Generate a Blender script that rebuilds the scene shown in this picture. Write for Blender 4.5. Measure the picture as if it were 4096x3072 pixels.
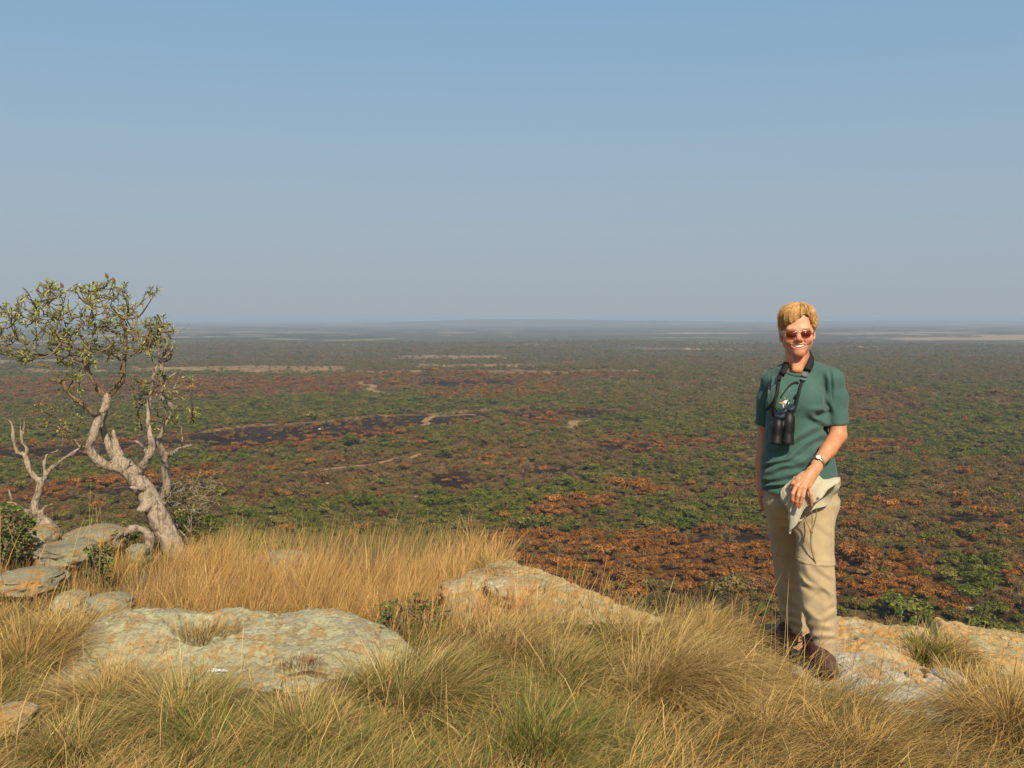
import bpy, bmesh, math, random
import numpy as np
from mathutils import Vector, Matrix

for o in list(bpy.data.objects):
    bpy.data.objects.remove(o)
sc = bpy.context.scene
COL = sc.collection
rng = np.random.default_rng(7)
random.seed(7)

# ------------------------------------------------------------------ camera
CAM_H = 1.6
F = 3982.0                       # focal length in photo pixels (4096 wide)
HOR = 1272.0                     # photo row of the true horizontal
PITCH = math.atan((1536.0 - HOR) / F)
cd = bpy.data.cameras.new('camera')
cam = bpy.data.objects.new('camera', cd)
COL.objects.link(cam)
cd.sensor_width = 36.0
cd.lens = 36.0 * F / 4096.0
cd.clip_start = 0.05
cd.clip_end = 90000.0
cam.location = (0, 0, CAM_H)
cam.rotation_euler = (math.pi / 2 - PITCH, 0, 0)
sc.camera = cam

# ------------------------------------------------------------------ sky and sun
SUN_AZ = math.radians(14)        # to the right of straight behind the camera
SUN_EL = math.radians(40)
sun_dir = Vector((math.sin(SUN_AZ) * math.cos(SUN_EL), -math.cos(SUN_AZ) * math.cos(SUN_EL), math.sin(SUN_EL)))
world = bpy.data.worlds.new('World')
sc.world = world
world.use_nodes = True
wn = world.node_tree.nodes
wl = world.node_tree.links
wn.clear()
w_out = wn.new('ShaderNodeOutputWorld')
w_bg = wn.new('ShaderNodeBackground')
w_sky = wn.new('ShaderNodeTexSky')
w_sky.sky_type = 'NISHITA'
w_sky.sun_disc = False
w_sky.sun_elevation = SUN_EL
# Nishita: rotation 0 puts the sun at +Y, turning clockwise seen from above
w_sky.sun_rotation = math.atan2(sun_dir.x, sun_dir.y)
w_sky.altitude = 0
w_sky.air_density = 1.3
w_sky.dust_density = 2.0
w_sky.ozone_density = 1.0
SKY_STRENGTH = 0.085
w_bg.inputs['Strength'].default_value = SKY_STRENGTH
# smoky dry-season air: low down the sky is veiled by a flat blue-grey haze, thinning upwards
w_tc = wn.new('ShaderNodeTexCoord')
w_sep = wn.new('ShaderNodeSeparateXYZ')
wl.new(w_tc.outputs['Generated'], w_sep.inputs[0])

def w_stops(stops):
    r = wn.new('ShaderNodeValToRGB')
    r.color_ramp.interpolation = 'LINEAR'
    e = r.color_ramp.elements
    while len(e) < len(stops):
        e.new(0.5)
    for q, (p, c) in zip(e, stops):
        q.position = p
        q.color = (*c, 1)
    wl.new(w_sep.outputs['Z'], r.inputs[0])
    return r
V0 = 0.80 / SKY_STRENGTH / 10.0
w_veil = w_stops([(0.0, tuple(V0 * c for c in (0.370, 0.425, 0.480))), (0.07, tuple(V0 * c for c in (0.350, 0.425, 0.505))),
                  (0.17, tuple(V0 * c for c in (0.300, 0.425, 0.550))), (0.30, tuple(V0 * c for c in (0.225, 0.408, 0.600))), (0.6, tuple(V0 * c for c in (0.16, 0.34, 0.58)))])
w_scale = wn.new('ShaderNodeVectorMath')
w_scale.operation = 'SCALE'
w_scale.inputs['Scale'].default_value = 10.0
wl.new(w_veil.outputs[0], w_scale.inputs[0])
w_amt = w_stops([(0.0, (0.95,) * 3), (0.30, (0.80,) * 3), (0.7, (0.15,) * 3), (1.0, (0.0,) * 3)])
w_mul = wn.new('ShaderNodeMix')
w_mul.data_type = 'RGBA'
wl.new(w_amt.outputs[0], w_mul.inputs['Factor'])
wl.new(w_sky.outputs[0], w_mul.inputs['A'])
wl.new(w_scale.outputs[0], w_mul.inputs['B'])
wl.new(w_mul.outputs['Result'], w_bg.inputs['Color'])
wl.new(w_bg.outputs[0], w_out.inputs['Surface'])

sd = bpy.data.lights.new('sun', 'SUN')
sd.energy = 4.6
sd.angle = math.radians(0.6)
sd.color = (1.0, 0.86, 0.67)
sun = bpy.data.objects.new('sun', sd)
COL.objects.link(sun)
sun.rotation_euler = sun_dir.to_track_quat('Z', 'Y').to_euler()
sun.location = (20, -30, 30)

vs = sc.view_settings
sc.display_settings.display_device = 'sRGB'
vs.view_transform = 'Standard'
vs.look = 'None'
vs.exposure = 0.33
vs.gamma = 1.0
vs.use_curve_mapping = False

sc.render.engine = 'CYCLES'
cy = sc.cycles
cy.use_denoising = True
cy.denoiser = 'OPENIMAGEDENOISE'
cy.max_bounces = 5
cy.diffuse_bounces = 2
cy.glossy_bounces = 2
cy.transmission_bounces = 4
cy.transparent_max_bounces = 8
cy.volume_bounces = 1
cy.sample_clamp_indirect = 4.0
cy.caustics_reflective = False
cy.caustics_refractive = False

# ------------------------------------------------------------------ helpers
cp, sp = math.cos(PITCH), math.sin(PITCH)

def ray(px, py):
    u = (px - 2048.0) / F
    v = (1536.0 - py) / F
    return np.array([u, cp + v * sp, -sp + v * cp])

def W(px, py, y):
    """point seen at a photo pixel, at the depth plane y (metres ahead of the camera)"""
    d = ray(px, py)
    t = y / d[1]
    return np.array([d[0] * t, y, CAM_H + d[2] * t])

def project(x, y, z):
    dz = z - CAM_H
    f = y * cp - dz * sp
    up = y * sp + dz * cp
    f = np.maximum(f, 1e-3)
    return 2048.0 + F * x / f, 1536.0 - F * up / f

def sstep(a, b, x):
    t = np.clip((x - a) / (b - a), 0, 1)
    return t * t * (3 - 2 * t)

def _hash(ix, iy, iz, seed):
    h = (ix.astype(np.int64) * 374761393 + iy.astype(np.int64) * 668265263 + iz.astype(np.int64) * 2147483647 + seed * 974711) & 0xFFFFFFFF
    h = ((h ^ (h >> 13)) * 1274126177) & 0xFFFFFFFF
    h = h ^ (h >> 16)
    return (h & 0xFFFFFF).astype(np.float32) / float(0xFFFFFF)

def vnoise(x, y, z=None, seed=0):
    """value noise in -1..1"""
    x = np.asarray(x, dtype=np.float64); y = np.asarray(y, dtype=np.float64)
    if z is None:
        z = np.zeros_like(x)
    x, y, z = np.broadcast_arrays(x, y, z)
    fx, fy, fz = np.floor(x), np.floor(y), np.floor(z)
    tx, ty, tz = x - fx, y - fy, z - fz
    tx = tx * tx * tx * (tx * (tx * 6 - 15) + 10); ty = ty * ty * ty * (ty * (ty * 6 - 15) + 10); tz = tz * tz * tz * (tz * (tz * 6 - 15) + 10)
    r = 0
    flat = not np.any(tz)
    for dz in ((0,) if flat else (0, 1)):
        wz = 1.0 if flat else (tz if dz else 1 - tz)
        for dy in (0, 1):
            wy = ty if dy else 1 - ty
            for dx in (0, 1):
                wx = tx if dx else 1 - tx
                r = r + wx * wy * wz * _hash(fx + dx, fy + dy, fz + dz, seed)
    return r * 2 - 1

def fbm(x, y, z=None, octv=4, seed=0, gain=0.5):
    a, s, tot = 1.0, 0.0, 0.0
    f = 1.0
    for i in range(octv):
        zz = None if z is None else np.asarray(z) * f
        s = s + a * vnoise(np.asarray(x) * f + 17.3 * i, np.asarray(y) * f - 9.1 * i, zz, seed + i)
        tot += a
        a *= gain
        f *= 2.03
    return s / tot

def link(o, parent=None):
    COL.objects.link(o)
    if parent is not None:
        o.parent = parent
    return o

def set_props(o, label=None, cat=None, group=None, kind=None):
    if label: o['label'] = label
    if cat: o['category'] = cat
    if group: o['group'] = group
    if kind: o['kind'] = kind
    return o

def mesh_np(name, verts, loops, starts, totals, mats, smooth=True, cols=None):
    me = bpy.data.meshes.new(name)
    nv = len(verts)
    me.vertices.add(nv)
    me.vertices.foreach_set('co', np.ascontiguousarray(verts, dtype=np.float32).ravel())
    me.loops.add(len(loops))
    me.loops.foreach_set('vertex_index', np.ascontiguousarray(loops, dtype=np.int32))
    me.polygons.add(len(starts))
    me.polygons.foreach_set('loop_start', np.ascontiguousarray(starts, dtype=np.int32))
    me.update(calc_edges=True)
    if smooth:
        me.polygons.foreach_set('use_smooth', np.ones(len(starts), dtype=bool))
    if cols is not None:
        a = me.color_attributes.new('Col', 'FLOAT_COLOR', 'POINT')
        c = np.ones((nv, 4), dtype=np.float32)
        c[:, :3] = cols
        a.data.foreach_set('color', c.ravel())
    for m in (mats if isinstance(mats, (list, tuple)) else [mats]):
        me.materials.append(m)
    me.validate()
    return me

def mesh_quads(name, verts, quads, mats, smooth=True, cols=None):
    quads = np.asarray(quads)
    k = quads.shape[1]
    n = len(quads)
    return mesh_np(name, verts, quads.ravel(), np.arange(n) * k, None, mats, smooth, cols)

def mesh_mixed(name, verts, quads, tris, mats, smooth=True, cols=None):
    loops = np.concatenate([np.asarray(quads).ravel(), np.asarray(tris).ravel()])
    nq, nt = len(quads), len(tris)
    starts = np.concatenate([np.arange(nq) * 4, nq * 4 + np.arange(nt) * 3])
    return mesh_np(name, verts, loops, starts, None, mats, smooth, cols)

def obj(name, me, parent=None):
    return link(bpy.data.objects.new(name, me), parent)

def empty(name, loc=(0, 0, 0), label=None, cat=None, group=None):
    o = bpy.data.objects.new(name, None)
    o.empty_display_size = 0.1
    COL.objects.link(o)
    o.location = loc
    return set_props(o, label, cat, group)

def child(name, me, root):
    """mesh given in world coordinates, parented to a thing whose origin is at its base"""
    o = bpy.data.objects.new(name, me)
    COL.objects.link(o)
    o.parent = root
    base = root
    off = Vector((0, 0, 0))
    while base is not None:
        off += base.location
        base = base.parent
    me.transform(Matrix.Translation(-off))
    return o

def grid_quads(nu, nv, closed_u=False):
    i = np.arange(nu if closed_u else nu - 1)
    j = np.arange(nv - 1)
    I, J = np.meshgrid(i, j, indexing='ij')
    I2 = (I + 1) % nu
    return np.stack([I * nv + J, I2 * nv + J, I2 * nv + J + 1, I * nv + J + 1], -1).reshape(-1, 4)

# ------------------------------------------------------------------ materials
def new_mat(name):
    m = bpy.data.materials.new(name)
    m.use_nodes = True
    nt = m.node_tree
    nt.nodes.clear()
    out = nt.nodes.new('ShaderNodeOutputMaterial')
    return m, nt, out

def nd(nt, t, **kw):
    n = nt.nodes.new(t)
    for k, v in kw.items():
        setattr(n, k, v)
    return n

def noise_node(nt, scale, detail=4, rough=0.55, vec=None, dist=0.0):
    n = nd(nt, 'ShaderNodeTexNoise')
    n.inputs['Scale'].default_value = scale
    n.inputs['Detail'].default_value = detail
    n.inputs['Roughness'].default_value = rough
    n.inputs['Distortion'].default_value = dist
    if vec is not None:
        nt.links.new(vec, n.inputs['Vector'])
    return n

def ramp_node(nt, fac, stops, interp='LINEAR'):
    r = nd(nt, 'ShaderNodeValToRGB')
    r.color_ramp.interpolation = interp
    e = r.color_ramp.elements
    while len(e) < len(stops):
        e.new(0.5)
    for q, (p, c) in zip(e, stops):
        q.position = p
        q.color = (*(c if isinstance(c, (tuple, list)) else (c, c, c)), 1)
    nt.links.new(fac, r.inputs[0])
    return r

def mix_node(nt, fac, a, b, blend='MIX'):
    m = nd(nt, 'ShaderNodeMix', data_type='RGBA', blend_type=blend)
    for sock, v in (('Factor', fac), ('A', a), ('B', b)):
        s = m.inputs[sock]
        if isinstance(v, bpy.types.NodeSocket):
            nt.links.new(v, s)
        elif isinstance(v, (tuple, list)):
            s.default_value = (*v, 1)
        else:
            s.default_value = v
    return m.outputs['Result']

def bsdf(nt, out, color, rough=0.7, spec=0.3, bump=None, bump_str=0.3, bump_dist=0.01, sss=0.0, sss_rad=None, metal=0.0):
    b = nd(nt, 'ShaderNodeBsdfPrincipled')
    if isinstance(color, bpy.types.NodeSocket):
        nt.links.new(color, b.inputs['Base Color'])
    else:
        b.inputs['Base Color'].default_value = (*color, 1)
    b.inputs['Roughness'].default_value = rough
    b.inputs['Specular IOR Level'].default_value = spec
    b.inputs['Metallic'].default_value = metal
    if sss:
        b.inputs['Subsurface Weight'].default_value = sss
        b.inputs['Subsurface Scale'].default_value = 0.01
        if sss_rad:
            b.inputs['Subsurface Radius'].default_value = sss_rad
    if bump is not None:
        bm = nd(nt, 'ShaderNodeBump')
        bm.inputs['Strength'].default_value = bump_str
        bm.inputs['Distance'].default_value = bump_dist
        nt.links.new(bump, bm.inputs['Height'])
        nt.links.new(bm.outputs[0], b.inputs['Normal'])
    nt.links.new(b.outputs[0], out.inputs['Surface'])
    return b

def geo_pos(nt):
    return nd(nt, 'ShaderNodeNewGeometry').outputs['Position']

def simple_mat(name, color, rough=0.6, spec=0.3, var=0.15, scale=30.0, bump=0.0, metal=0.0, detail=4, bdist=0.003):
    m, nt, out = new_mat(name)
    tc = nd(nt, 'ShaderNodeTexCoord').outputs['Object']
    n = noise_node(nt, scale, detail, vec=tc)
    lo = tuple(c * (1 - var) for c in color); hi = tuple(min(1, c * (1 + var)) for c in color)
    r = ramp_node(nt, n.outputs[0], [(0.3, lo), (0.7, hi)])
    bsdf(nt, out, r.outputs[0], rough, spec, n.outputs[0] if bump else None, bump, bdist, metal=metal)
    return m

def attr_mat(name, rough=0.7, spec=0.2, var=0.2, scale=20.0, bump=0.0, bdist=0.005, transl=0.0, detail=3):
    """colour from the mesh attribute, gently varied"""
    m, nt, out = new_mat(name)
    at = nd(nt, 'ShaderNodeAttribute', attribute_name='Col')
    tc = nd(nt, 'ShaderNodeTexCoord').outputs['Object']
    n = noise_node(nt, scale, detail, vec=tc)
    r = ramp_node(nt, n.outputs[0], [(0.25, 1 - var), (0.75, 1 + var)])
    c = mix_node(nt, 1.0, at.outputs['Color'], r.outputs[0], 'MULTIPLY')
    b = bsdf(nt, out, c, rough, spec, n.outputs[0] if bump else None, bump, bdist)
    if transl:
        t = nd(nt, 'ShaderNodeBsdfTranslucent')
        nt.links.new(c, t.inputs['Color'])
        mx = nd(nt, 'ShaderNodeMixShader')
        mx.inputs[0].default_value = transl
        nt.links.new(b.outputs[0], mx.inputs[1])
        nt.links.new(t.outputs[0], mx.inputs[2])
        nt.links.new(mx.outputs[0], out.inputs['Surface'])
    return m
# ------------------------------------------------------------------ terrain heights
FLOOR = -70.0

def plain_z(x, y):
    r = np.hypot(x, y)
    z = FLOOR + 5.5 * fbm(x / 300.0, y / 210.0, octv=3, seed=3) * sstep(180, 600, r)
    z = z + 11.0 * np.exp(-(((x - 20) / 330) ** 2 + ((y - 1230) / 170) ** 2))
    z = z + 4.0 * np.exp(-(((x - 350) / 70) ** 2 + ((y - 900) / 60) ** 2))
    z = z + 5.0 * np.exp(-(((x - 120) / 60) ** 2 + ((y - 300) / 90) ** 2)) * sstep(60, 140, x)
    far = sstep(2500, 7000, r)
    z = z + far * 9.0 * fbm(x / 2600.0, y / 1500.0, octv=3, seed=11)
    z = z + 52 * np.exp(-(((x + 100) / 1500) ** 2 + ((y - 11500) / 1200) ** 2)) + 30 * np.exp(-(((x - 1900) / 1900) ** 2 + ((y - 12500) / 1300) ** 2))
    z = z + 36 * np.exp(-(((x - 6200) / 2600) ** 2 + ((y - 15000) / 1500) ** 2))
    z = z + 20 * np.exp(-(((x + 4200) / 1800) ** 2 + ((y - 9500) / 900) ** 2))
    return z

def hill_z(x, y):
    x = np.asarray(x, float); y = np.asarray(y, float)
    right = sstep(-0.12, 0.05, x / np.maximum(np.abs(y), 3.0))
    left = 1 - right
    E = 11.0 * left + 5.45 * right + 0.35 * fbm(x / 2.2, y / 2.2, octv=2, seed=5)
    z = (-0.13 * sstep(2.5, 3.6, y) - 0.23 * sstep(5.1, 6.4, y)) * left - 0.11 * np.maximum(0, y - 6.4) * left
    z = z - 0.10 * sstep(4.9, 5.7, y) * right
    z = z - 0.10 * sstep(2.2, 4.5, x) * sstep(1, 6, y)
    z = z - 0.075 * sstep(1.15, 1.5, x) * sstep(3.9, 4.3, y) * sstep(3.9, 2.8, x)
    z = z + 0.035 * fbm(x / 0.9, y / 0.9, octv=3, seed=21) * (1 - 0.9 * np.exp(-((x - 1.38) / 0.35) ** 2 - ((y - 4.6) / 0.5) ** 2))
    for t in (np.maximum(0, y - E), np.maximum(0, np.abs(x) - 14), np.maximum(0, -y - 14)):
        z = z - 0.92 * t * t / (t + 0.9)
    r = np.hypot(x, y)
    z = z + 1.0 * fbm(x / 7, y / 7, octv=3, seed=8) * sstep(14, 30, r)
    return np.maximum(z, FLOOR - 3.0)

# ------------------------------------------------------------------ what grows where on the plain
# patches read off the land itself: (x0, x1, y0, y1, code) as seen from the hilltop; later ones lie over earlier ones
# g mixed green-grey  G green  O rust scorched  o rust/brown mixed  B bare grey-brown  K burnt black  T tan grass  H grey-green scrub
PATCH = [
    (-900, 5000, 1250, 1500, 'H'), (-900, 5000, 1500, 1600, 'o'), (-900, 5000, 1590, 1700, 'g'), (-900, 5000, 1700, 1900, 'm'), (-900, 5000, 1880, 2010, 'B'), (-900, 5000, 2000, 2110, 'g'), (-900, 5000, 2110, 2700, 'o'),
    (500, 1400, 1463, 1490, 'T'), (1570, 2000, 1422, 1436, 'T'), (1650, 2150, 1455, 1474, 'T'), (-400, 500, 1440, 1452, 'T'), (60, 420, 1478, 1490, 'T'),
    (-600, 1400, 1493, 1512, 'G'), (-600, 1650, 1514, 1575, 'o'), (1500, 2450, 1488, 1590, 'o'), (1700, 2100, 1520, 1545, 'K'), (1450, 2600, 1482, 1490, 'T'), (700, 1300, 1528, 1552, 'O'),
    # long strips lying aslant, higher towards the right
    (-600, 1700, 1560, 1672, 'G', 1), (1500, 2450, 1640, 1672, 'G', 1), (-600, 780, 1672, 1735, 'o', 1), (-600, 700, 1690, 1722, 'K', 1), (780, 2550, 1668, 1677, 'T', 1),
    (760, 1780, 1674, 1752, 'K', 1), (1700, 2150, 1682, 1712, 'K', 1), (2050, 2650, 1702, 1732, 'K', 1), (780, 1720, 1750, 1774, 'O', 1), (-600, 800, 1740, 1820, 'G', 1), (1290, 1560, 1766, 1812, 'G', 1), (780, 1130, 1768, 1806, 'G', 1),
    (1700, 2400, 1735, 1830, 'g', 1), (2050, 2280, 1725, 1765, 'o', 1), (-600, 1000, 1830, 1905, 'O', 1), (100, 900, 1880, 1915, 'K', 1), (900, 2000, 1812, 1850, 'm', 1), (900, 2500, 1850, 2000, 'B', 1), (1700, 1900, 1915, 1985, 'K', 1), (2120, 2330, 1925, 1965, 'K', 1), (-600, 950, 1915, 2010, 'm', 1),
    (950, 2420, 2002, 2086, 'G', 1),
    (2250, 3300, 1520, 1640, 'g'), (2600, 4100, 1480, 1560, 'H'), (3400, 3720, 1572, 1650, 'B'), (3720, 5000, 1540, 1790, 'G'), (3850, 4200, 1585, 1615, 'B'),
    (2350, 3050, 1660, 1740, 'G'), (3350, 3620, 1650, 1700, 'o'), (3300, 3900, 1700, 1765, 'G'), (3350, 3720, 1765, 1815, 'O'), (3700, 5000, 1730, 1830, 'G'),
    (2450, 3000, 1742, 1812, 'o'), (2430, 2680, 1772, 1800, 'K'), (2450, 3100, 1806, 1870, 'g'), (2380, 3000, 1865, 1930, 'G'), (2600, 3060, 1930, 2000, 'o'), (2050, 2480, 2010, 2060, 'O'),
    (2480, 2720, 1990, 2060, 'g'), (2820, 3100, 1985, 2055, 'G'), (2650, 3150, 2050, 2112, 'G'), (2050, 2300, 2060, 2105, 'G'),
    (3350, 3750, 1830, 1980, 'g'), (3380, 3600, 1860, 1950, 'G'), (3700, 5000, 1835, 1990, 'B'), (3350, 5000, 1985, 2210, 'B'), (3350, 3700, 2000, 2060, 'o'), (3700, 4096, 2080, 2110, 'K'),
    (0, 1100, 2100, 2250, 'g'), (1100, 2000, 2110, 2200, 'm'), (1250, 1500, 2120, 2170, 'G'), (1900, 3150, 2120, 2440, 'O'), (2750, 3150, 2130, 2190, 'K'), (2600, 3150, 2360, 2700, 'm'),
    (3300, 3780, 2215, 2420, 'O'), (3760, 4000, 2225, 2390, 'G'), (3850, 4400, 2380, 2490, 'B'), (4000, 5000, 2240, 2330, 'O'), (3350, 3700, 2420, 2500, 'G'), (3700, 5000, 2470, 2640, 'm'), (3850, 4050, 2480, 2560, 'G'),
]
CODES = 'gGOoBKTHm'

def zone(x, y, z):
    px, py = project(x, y, z)
    r = np.hypot(x, y)
    py = np.clip(py, 1252, 2690)
    px = np.clip(px, -800, 4900)
    s = np.clip((py - 1272) / 500.0, 0.02, 3)
    px = px + 110 * s ** 0.3 * fbm(x / 60.0, y / 60.0, octv=4, seed=31)
    py = py + 20 * s * fbm(x / 55.0 + 50, y / 55.0, octv=4, seed=41)
    ps = py + 0.08 * (np.clip(px, 0, 2700) - 1500)
    code = np.zeros(np.shape(px), dtype=np.int8)
    for x0, x1, y0, y1, c, *slant in PATCH:
        q = ps if slant else py
        k = (px > x0) & (px < x1) & (q > y0) & (q < y1)
        code[k] = CODES.index(c)
    return code

# ground colours of the patches (soil, ash, dry grass): bare ground, and seen from afar with its scrub
GROUND = 1.05 * np.array([(0.1208, 0.0820, 0.0328), (0.0998, 0.0800, 0.0295), (0.0945, 0.0500, 0.0197), (0.1103, 0.0640, 0.0254), (0.1050, 0.0640, 0.0295),
                   (0.0315, 0.0190, 0.0119), (0.2100, 0.1300, 0.0508), (0.1050, 0.0850, 0.0361), (0.1155, 0.0750, 0.0271)])
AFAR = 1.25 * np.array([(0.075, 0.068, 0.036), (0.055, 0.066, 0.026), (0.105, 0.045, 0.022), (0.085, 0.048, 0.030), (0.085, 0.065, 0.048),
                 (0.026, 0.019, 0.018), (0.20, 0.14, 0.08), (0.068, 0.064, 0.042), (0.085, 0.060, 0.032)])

def build_plain():
    r = np.concatenate([[60.0], np.geomspace(95, 2600, 330), np.geomspace(2660, 22000, 130)])
    a_in = np.linspace(-50, 50, 420)
    a_out = np.linspace(50, 310, 70)[1:-1]
    ang = np.radians(np.concatenate([a_in, a_out]))
    A, R = np.meshgrid(ang, r, indexing='ij')
    X, Y = R * np.sin(A), R * np.cos(A)
    Z = plain_z(X, Y)
    c = zone(X.ravel(), np.abs(Y.ravel()) + 1, Z.ravel())
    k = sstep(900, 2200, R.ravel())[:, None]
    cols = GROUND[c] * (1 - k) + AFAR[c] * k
    # far country: strips of field and scrub kilometres long
    xf, yf, rf = X.ravel(), Y.ravel(), R.ravel()
    n1 = fbm(xf / 900, yf / 420, octv=4, seed=61)
    n2 = fbm(xf / 260, yf / 160, octv=4, seed=67)
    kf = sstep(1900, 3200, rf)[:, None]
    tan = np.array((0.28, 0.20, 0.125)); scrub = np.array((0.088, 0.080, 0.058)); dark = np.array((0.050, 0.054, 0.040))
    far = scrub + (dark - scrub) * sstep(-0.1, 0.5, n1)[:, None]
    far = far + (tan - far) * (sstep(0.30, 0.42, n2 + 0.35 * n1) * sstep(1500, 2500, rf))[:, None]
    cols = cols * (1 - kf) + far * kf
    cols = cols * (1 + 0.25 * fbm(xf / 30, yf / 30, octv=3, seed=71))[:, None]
    px, py = project(xf, yf, Z.ravel())
    for x0, x1, y0, y1 in ((3480, 3850, 1330, 1335), (3560, 3960, 1351, 1359), (3930, 4700, 1340, 1360), (3380, 3480, 1384, 1388), (700, 1150, 1325, 1330), (2750, 3000, 1392, 1400), (600, 760, 1310, 1314)):
        q = (px + 60 * n2 > x0) & (px + 60 * n2 < x1) & (py + 5 * n1 > y0) & (py + 5 * n1 < y1) & (yf > 0)
        cols[q] = tan * 1.15
    V = np.stack([X, Y, Z], -1).reshape(-1, 3)
    q = grid_quads(len(ang), len(r), closed_u=True)[:, ::-1]
    m, nt, out = new_mat('plain_soil')
    at = nd(nt, 'ShaderNodeAttribute', attribute_name='Col')
    pos = geo_pos(nt)
    n_a = noise_node(nt, 0.16, 6, 0.65, pos)
    n_b = noise_node(nt, 1.1, 4, 0.6, pos)
    n_c = noise_node(nt, 0.028, 5, 0.62, pos)
    r_a = ramp_node(nt, n_a.outputs[0], [(0.36, 0.50), (0.5, 0.95), (0.66, 1.5)])
    r_b = ramp_node(nt, n_b.outputs[0], [(0.3, 0.75), (0.7, 1.25)])
    r_c = ramp_node(nt, n_c.outputs[0], [(0.35, 0.68), (0.65, 1.3)])
    c1 = mix_node(nt, 1.0, at.outputs['Color'], r_a.outputs[0], 'MULTIPLY')
    c2 = mix_node(nt, 1.0, c1, r_b.outputs[0], 'MULTIPLY')
    c3 = mix_node(nt, 1.0, c2, r_c.outputs[0], 'MULTIPLY')
    bsdf(nt, out, c3, 0.95, 0.05, n_a.outputs[0], 1.0, 1.5)
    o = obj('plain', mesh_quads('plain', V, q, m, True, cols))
    set_props(o, 'wide bushveld plain with burnt and green patches reaching the horizon', 'plain', kind='structure')
    return o
build_plain()

TRACKS = []
def build_track(name, pts, width, label):
    """a pale vehicle track lying on the plain"""
    P = []
    for px, py in pts:
        d = ray(px, py)
        t = 300.0
        for _ in range(60):
            p = d * t + np.array([0, 0, CAM_H])
            t += (p[2] - plain_z(p[0], p[1])) / -d[2] * 0.8
        P.append((d * t)[:2])
    P = np.array(P)
    s = np.linspace(0, 1, 60)
    k = np.linspace(0, 1, len(P))
    C = np.stack([np.interp(s, k, P[:, 0]), np.interp(s, k, P[:, 1])], -1)
    C += np.stack([fbm(s * 6, s * 0 + 3, seed=5), fbm(s * 6, s * 0 + 9, seed=6)], -1) * width * 0.8
    TRACKS.append((C.copy(), width))
    T = np.gradient(C, axis=0); T /= np.linalg.norm(T, axis=1)[:, None]
    N = np.stack([-T[:, 1], T[:, 0]], -1)
    w = 0.5 * width * (1 + 0.35 * fbm(s * 14, s * 0, seed=9))
    rows = [C + N * (w * q)[:, None] for q in (-0.5, -0.17, 0.17, 0.5)]
    V = np.stack(rows, 1)
    Z = plain_z(V[..., 0], V[..., 1]) + 0.35
    Z[:, 0] -= 0.25; Z[:, 3] -= 0.25
    V = np.concatenate([V, Z[..., None]], -1).reshape(-1, 3)
    m = simple_mat('track_sand_' + name, (0.26, 0.17, 0.082), 0.95, 0.05, 0.35, 0.3)
    o = obj(name, mesh_quads(name, V, grid_quads(60, 4), m))
    set_props(o, label, 'track', kind='structure')
build_track('dirt_track', [(1442, 1527), (1470, 1545), (1505, 1562), (1550, 1577)], 13, 'pale sandy track crossing the reddish burnt rise')
build_track('dirt_track', [(1770, 1705), (1700, 1700), (1690, 1692), (1730, 1672), (1775, 1661), (1900, 1658)], 9, 'pale sandy track bending at the edge of the black burnt strip')
build_track('dirt_track', [(2268, 1716), (2300, 1697), (2350, 1675)], 11, 'short pale sandy track among green bushes')
build_track('dirt_track', [(1130, 1897), (1300, 1880), (1500, 1858), (1620, 1835), (1700, 1812)], 6, 'faint tan track through the brown scrub')

# ------------------------------------------------------------------ the hilltop the person stands on
def spaced(lo, hi, a, b, h, g):
    """coordinates, step h inside a..b, growing by g outside"""
    v = list(np.arange(a, b + 1e-6, h))
    s = h
    while v[-1] < hi:
        s *= g; v.append(v[-1] + s)
    s = h
    while v[0] > lo:
        s *= g; v.insert(0, v[0] - s)
    return np.array(v)

def build_hill():
    xs = spaced(-130, 130, -4.2, 4.2, 0.045, 1.10)
    ys = spaced(-130, 130, 2.4, 11.5, 0.045, 1.10)
    X, Y = np.meshgrid(xs, ys, indexing='ij')
    Z = hill_z(X, Y)
    Z = Z + 0.012 * fbm(X / 0.11, Y / 0.11, octv=2, seed=77) * (np.hypot(X, Y) < 14)
    V = np.stack([X, Y, Z], -1).reshape(-1, 3)
    q = grid_quads(len(xs), len(ys))
    m, nt, out = new_mat('hill_soil')
    pos = geo_pos(nt)
    n1 = noise_node(nt, 2.2, 6, 0.6, pos)
    n2 = noise_node(nt, 28, 5, 0.65, pos)
    r1 = ramp_node(nt, n1.outputs[0], [(0.3, (0.13, 0.085, 0.045)), (0.5, (0.20, 0.135, 0.065)), (0.7, (0.15, 0.115, 0.05))])
    r2 = ramp_node(nt, n2.outputs[0], [(0.3, 0.55), (0.7, 1.25)])
    c = mix_node(nt, 1.0, r1.outputs[0], r2.outputs[0], 'MULTIPLY')
    bsdf(nt, out, c, 0.95, 0.05, n2.outputs[0], 0.8, 0.02)
    o = obj('hilltop_ground', mesh_quads('hilltop_ground', V, q, m))
    set_props(o, 'stony hilltop soil under the dry grass', 'ground', kind='structure')
build_hill()

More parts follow.
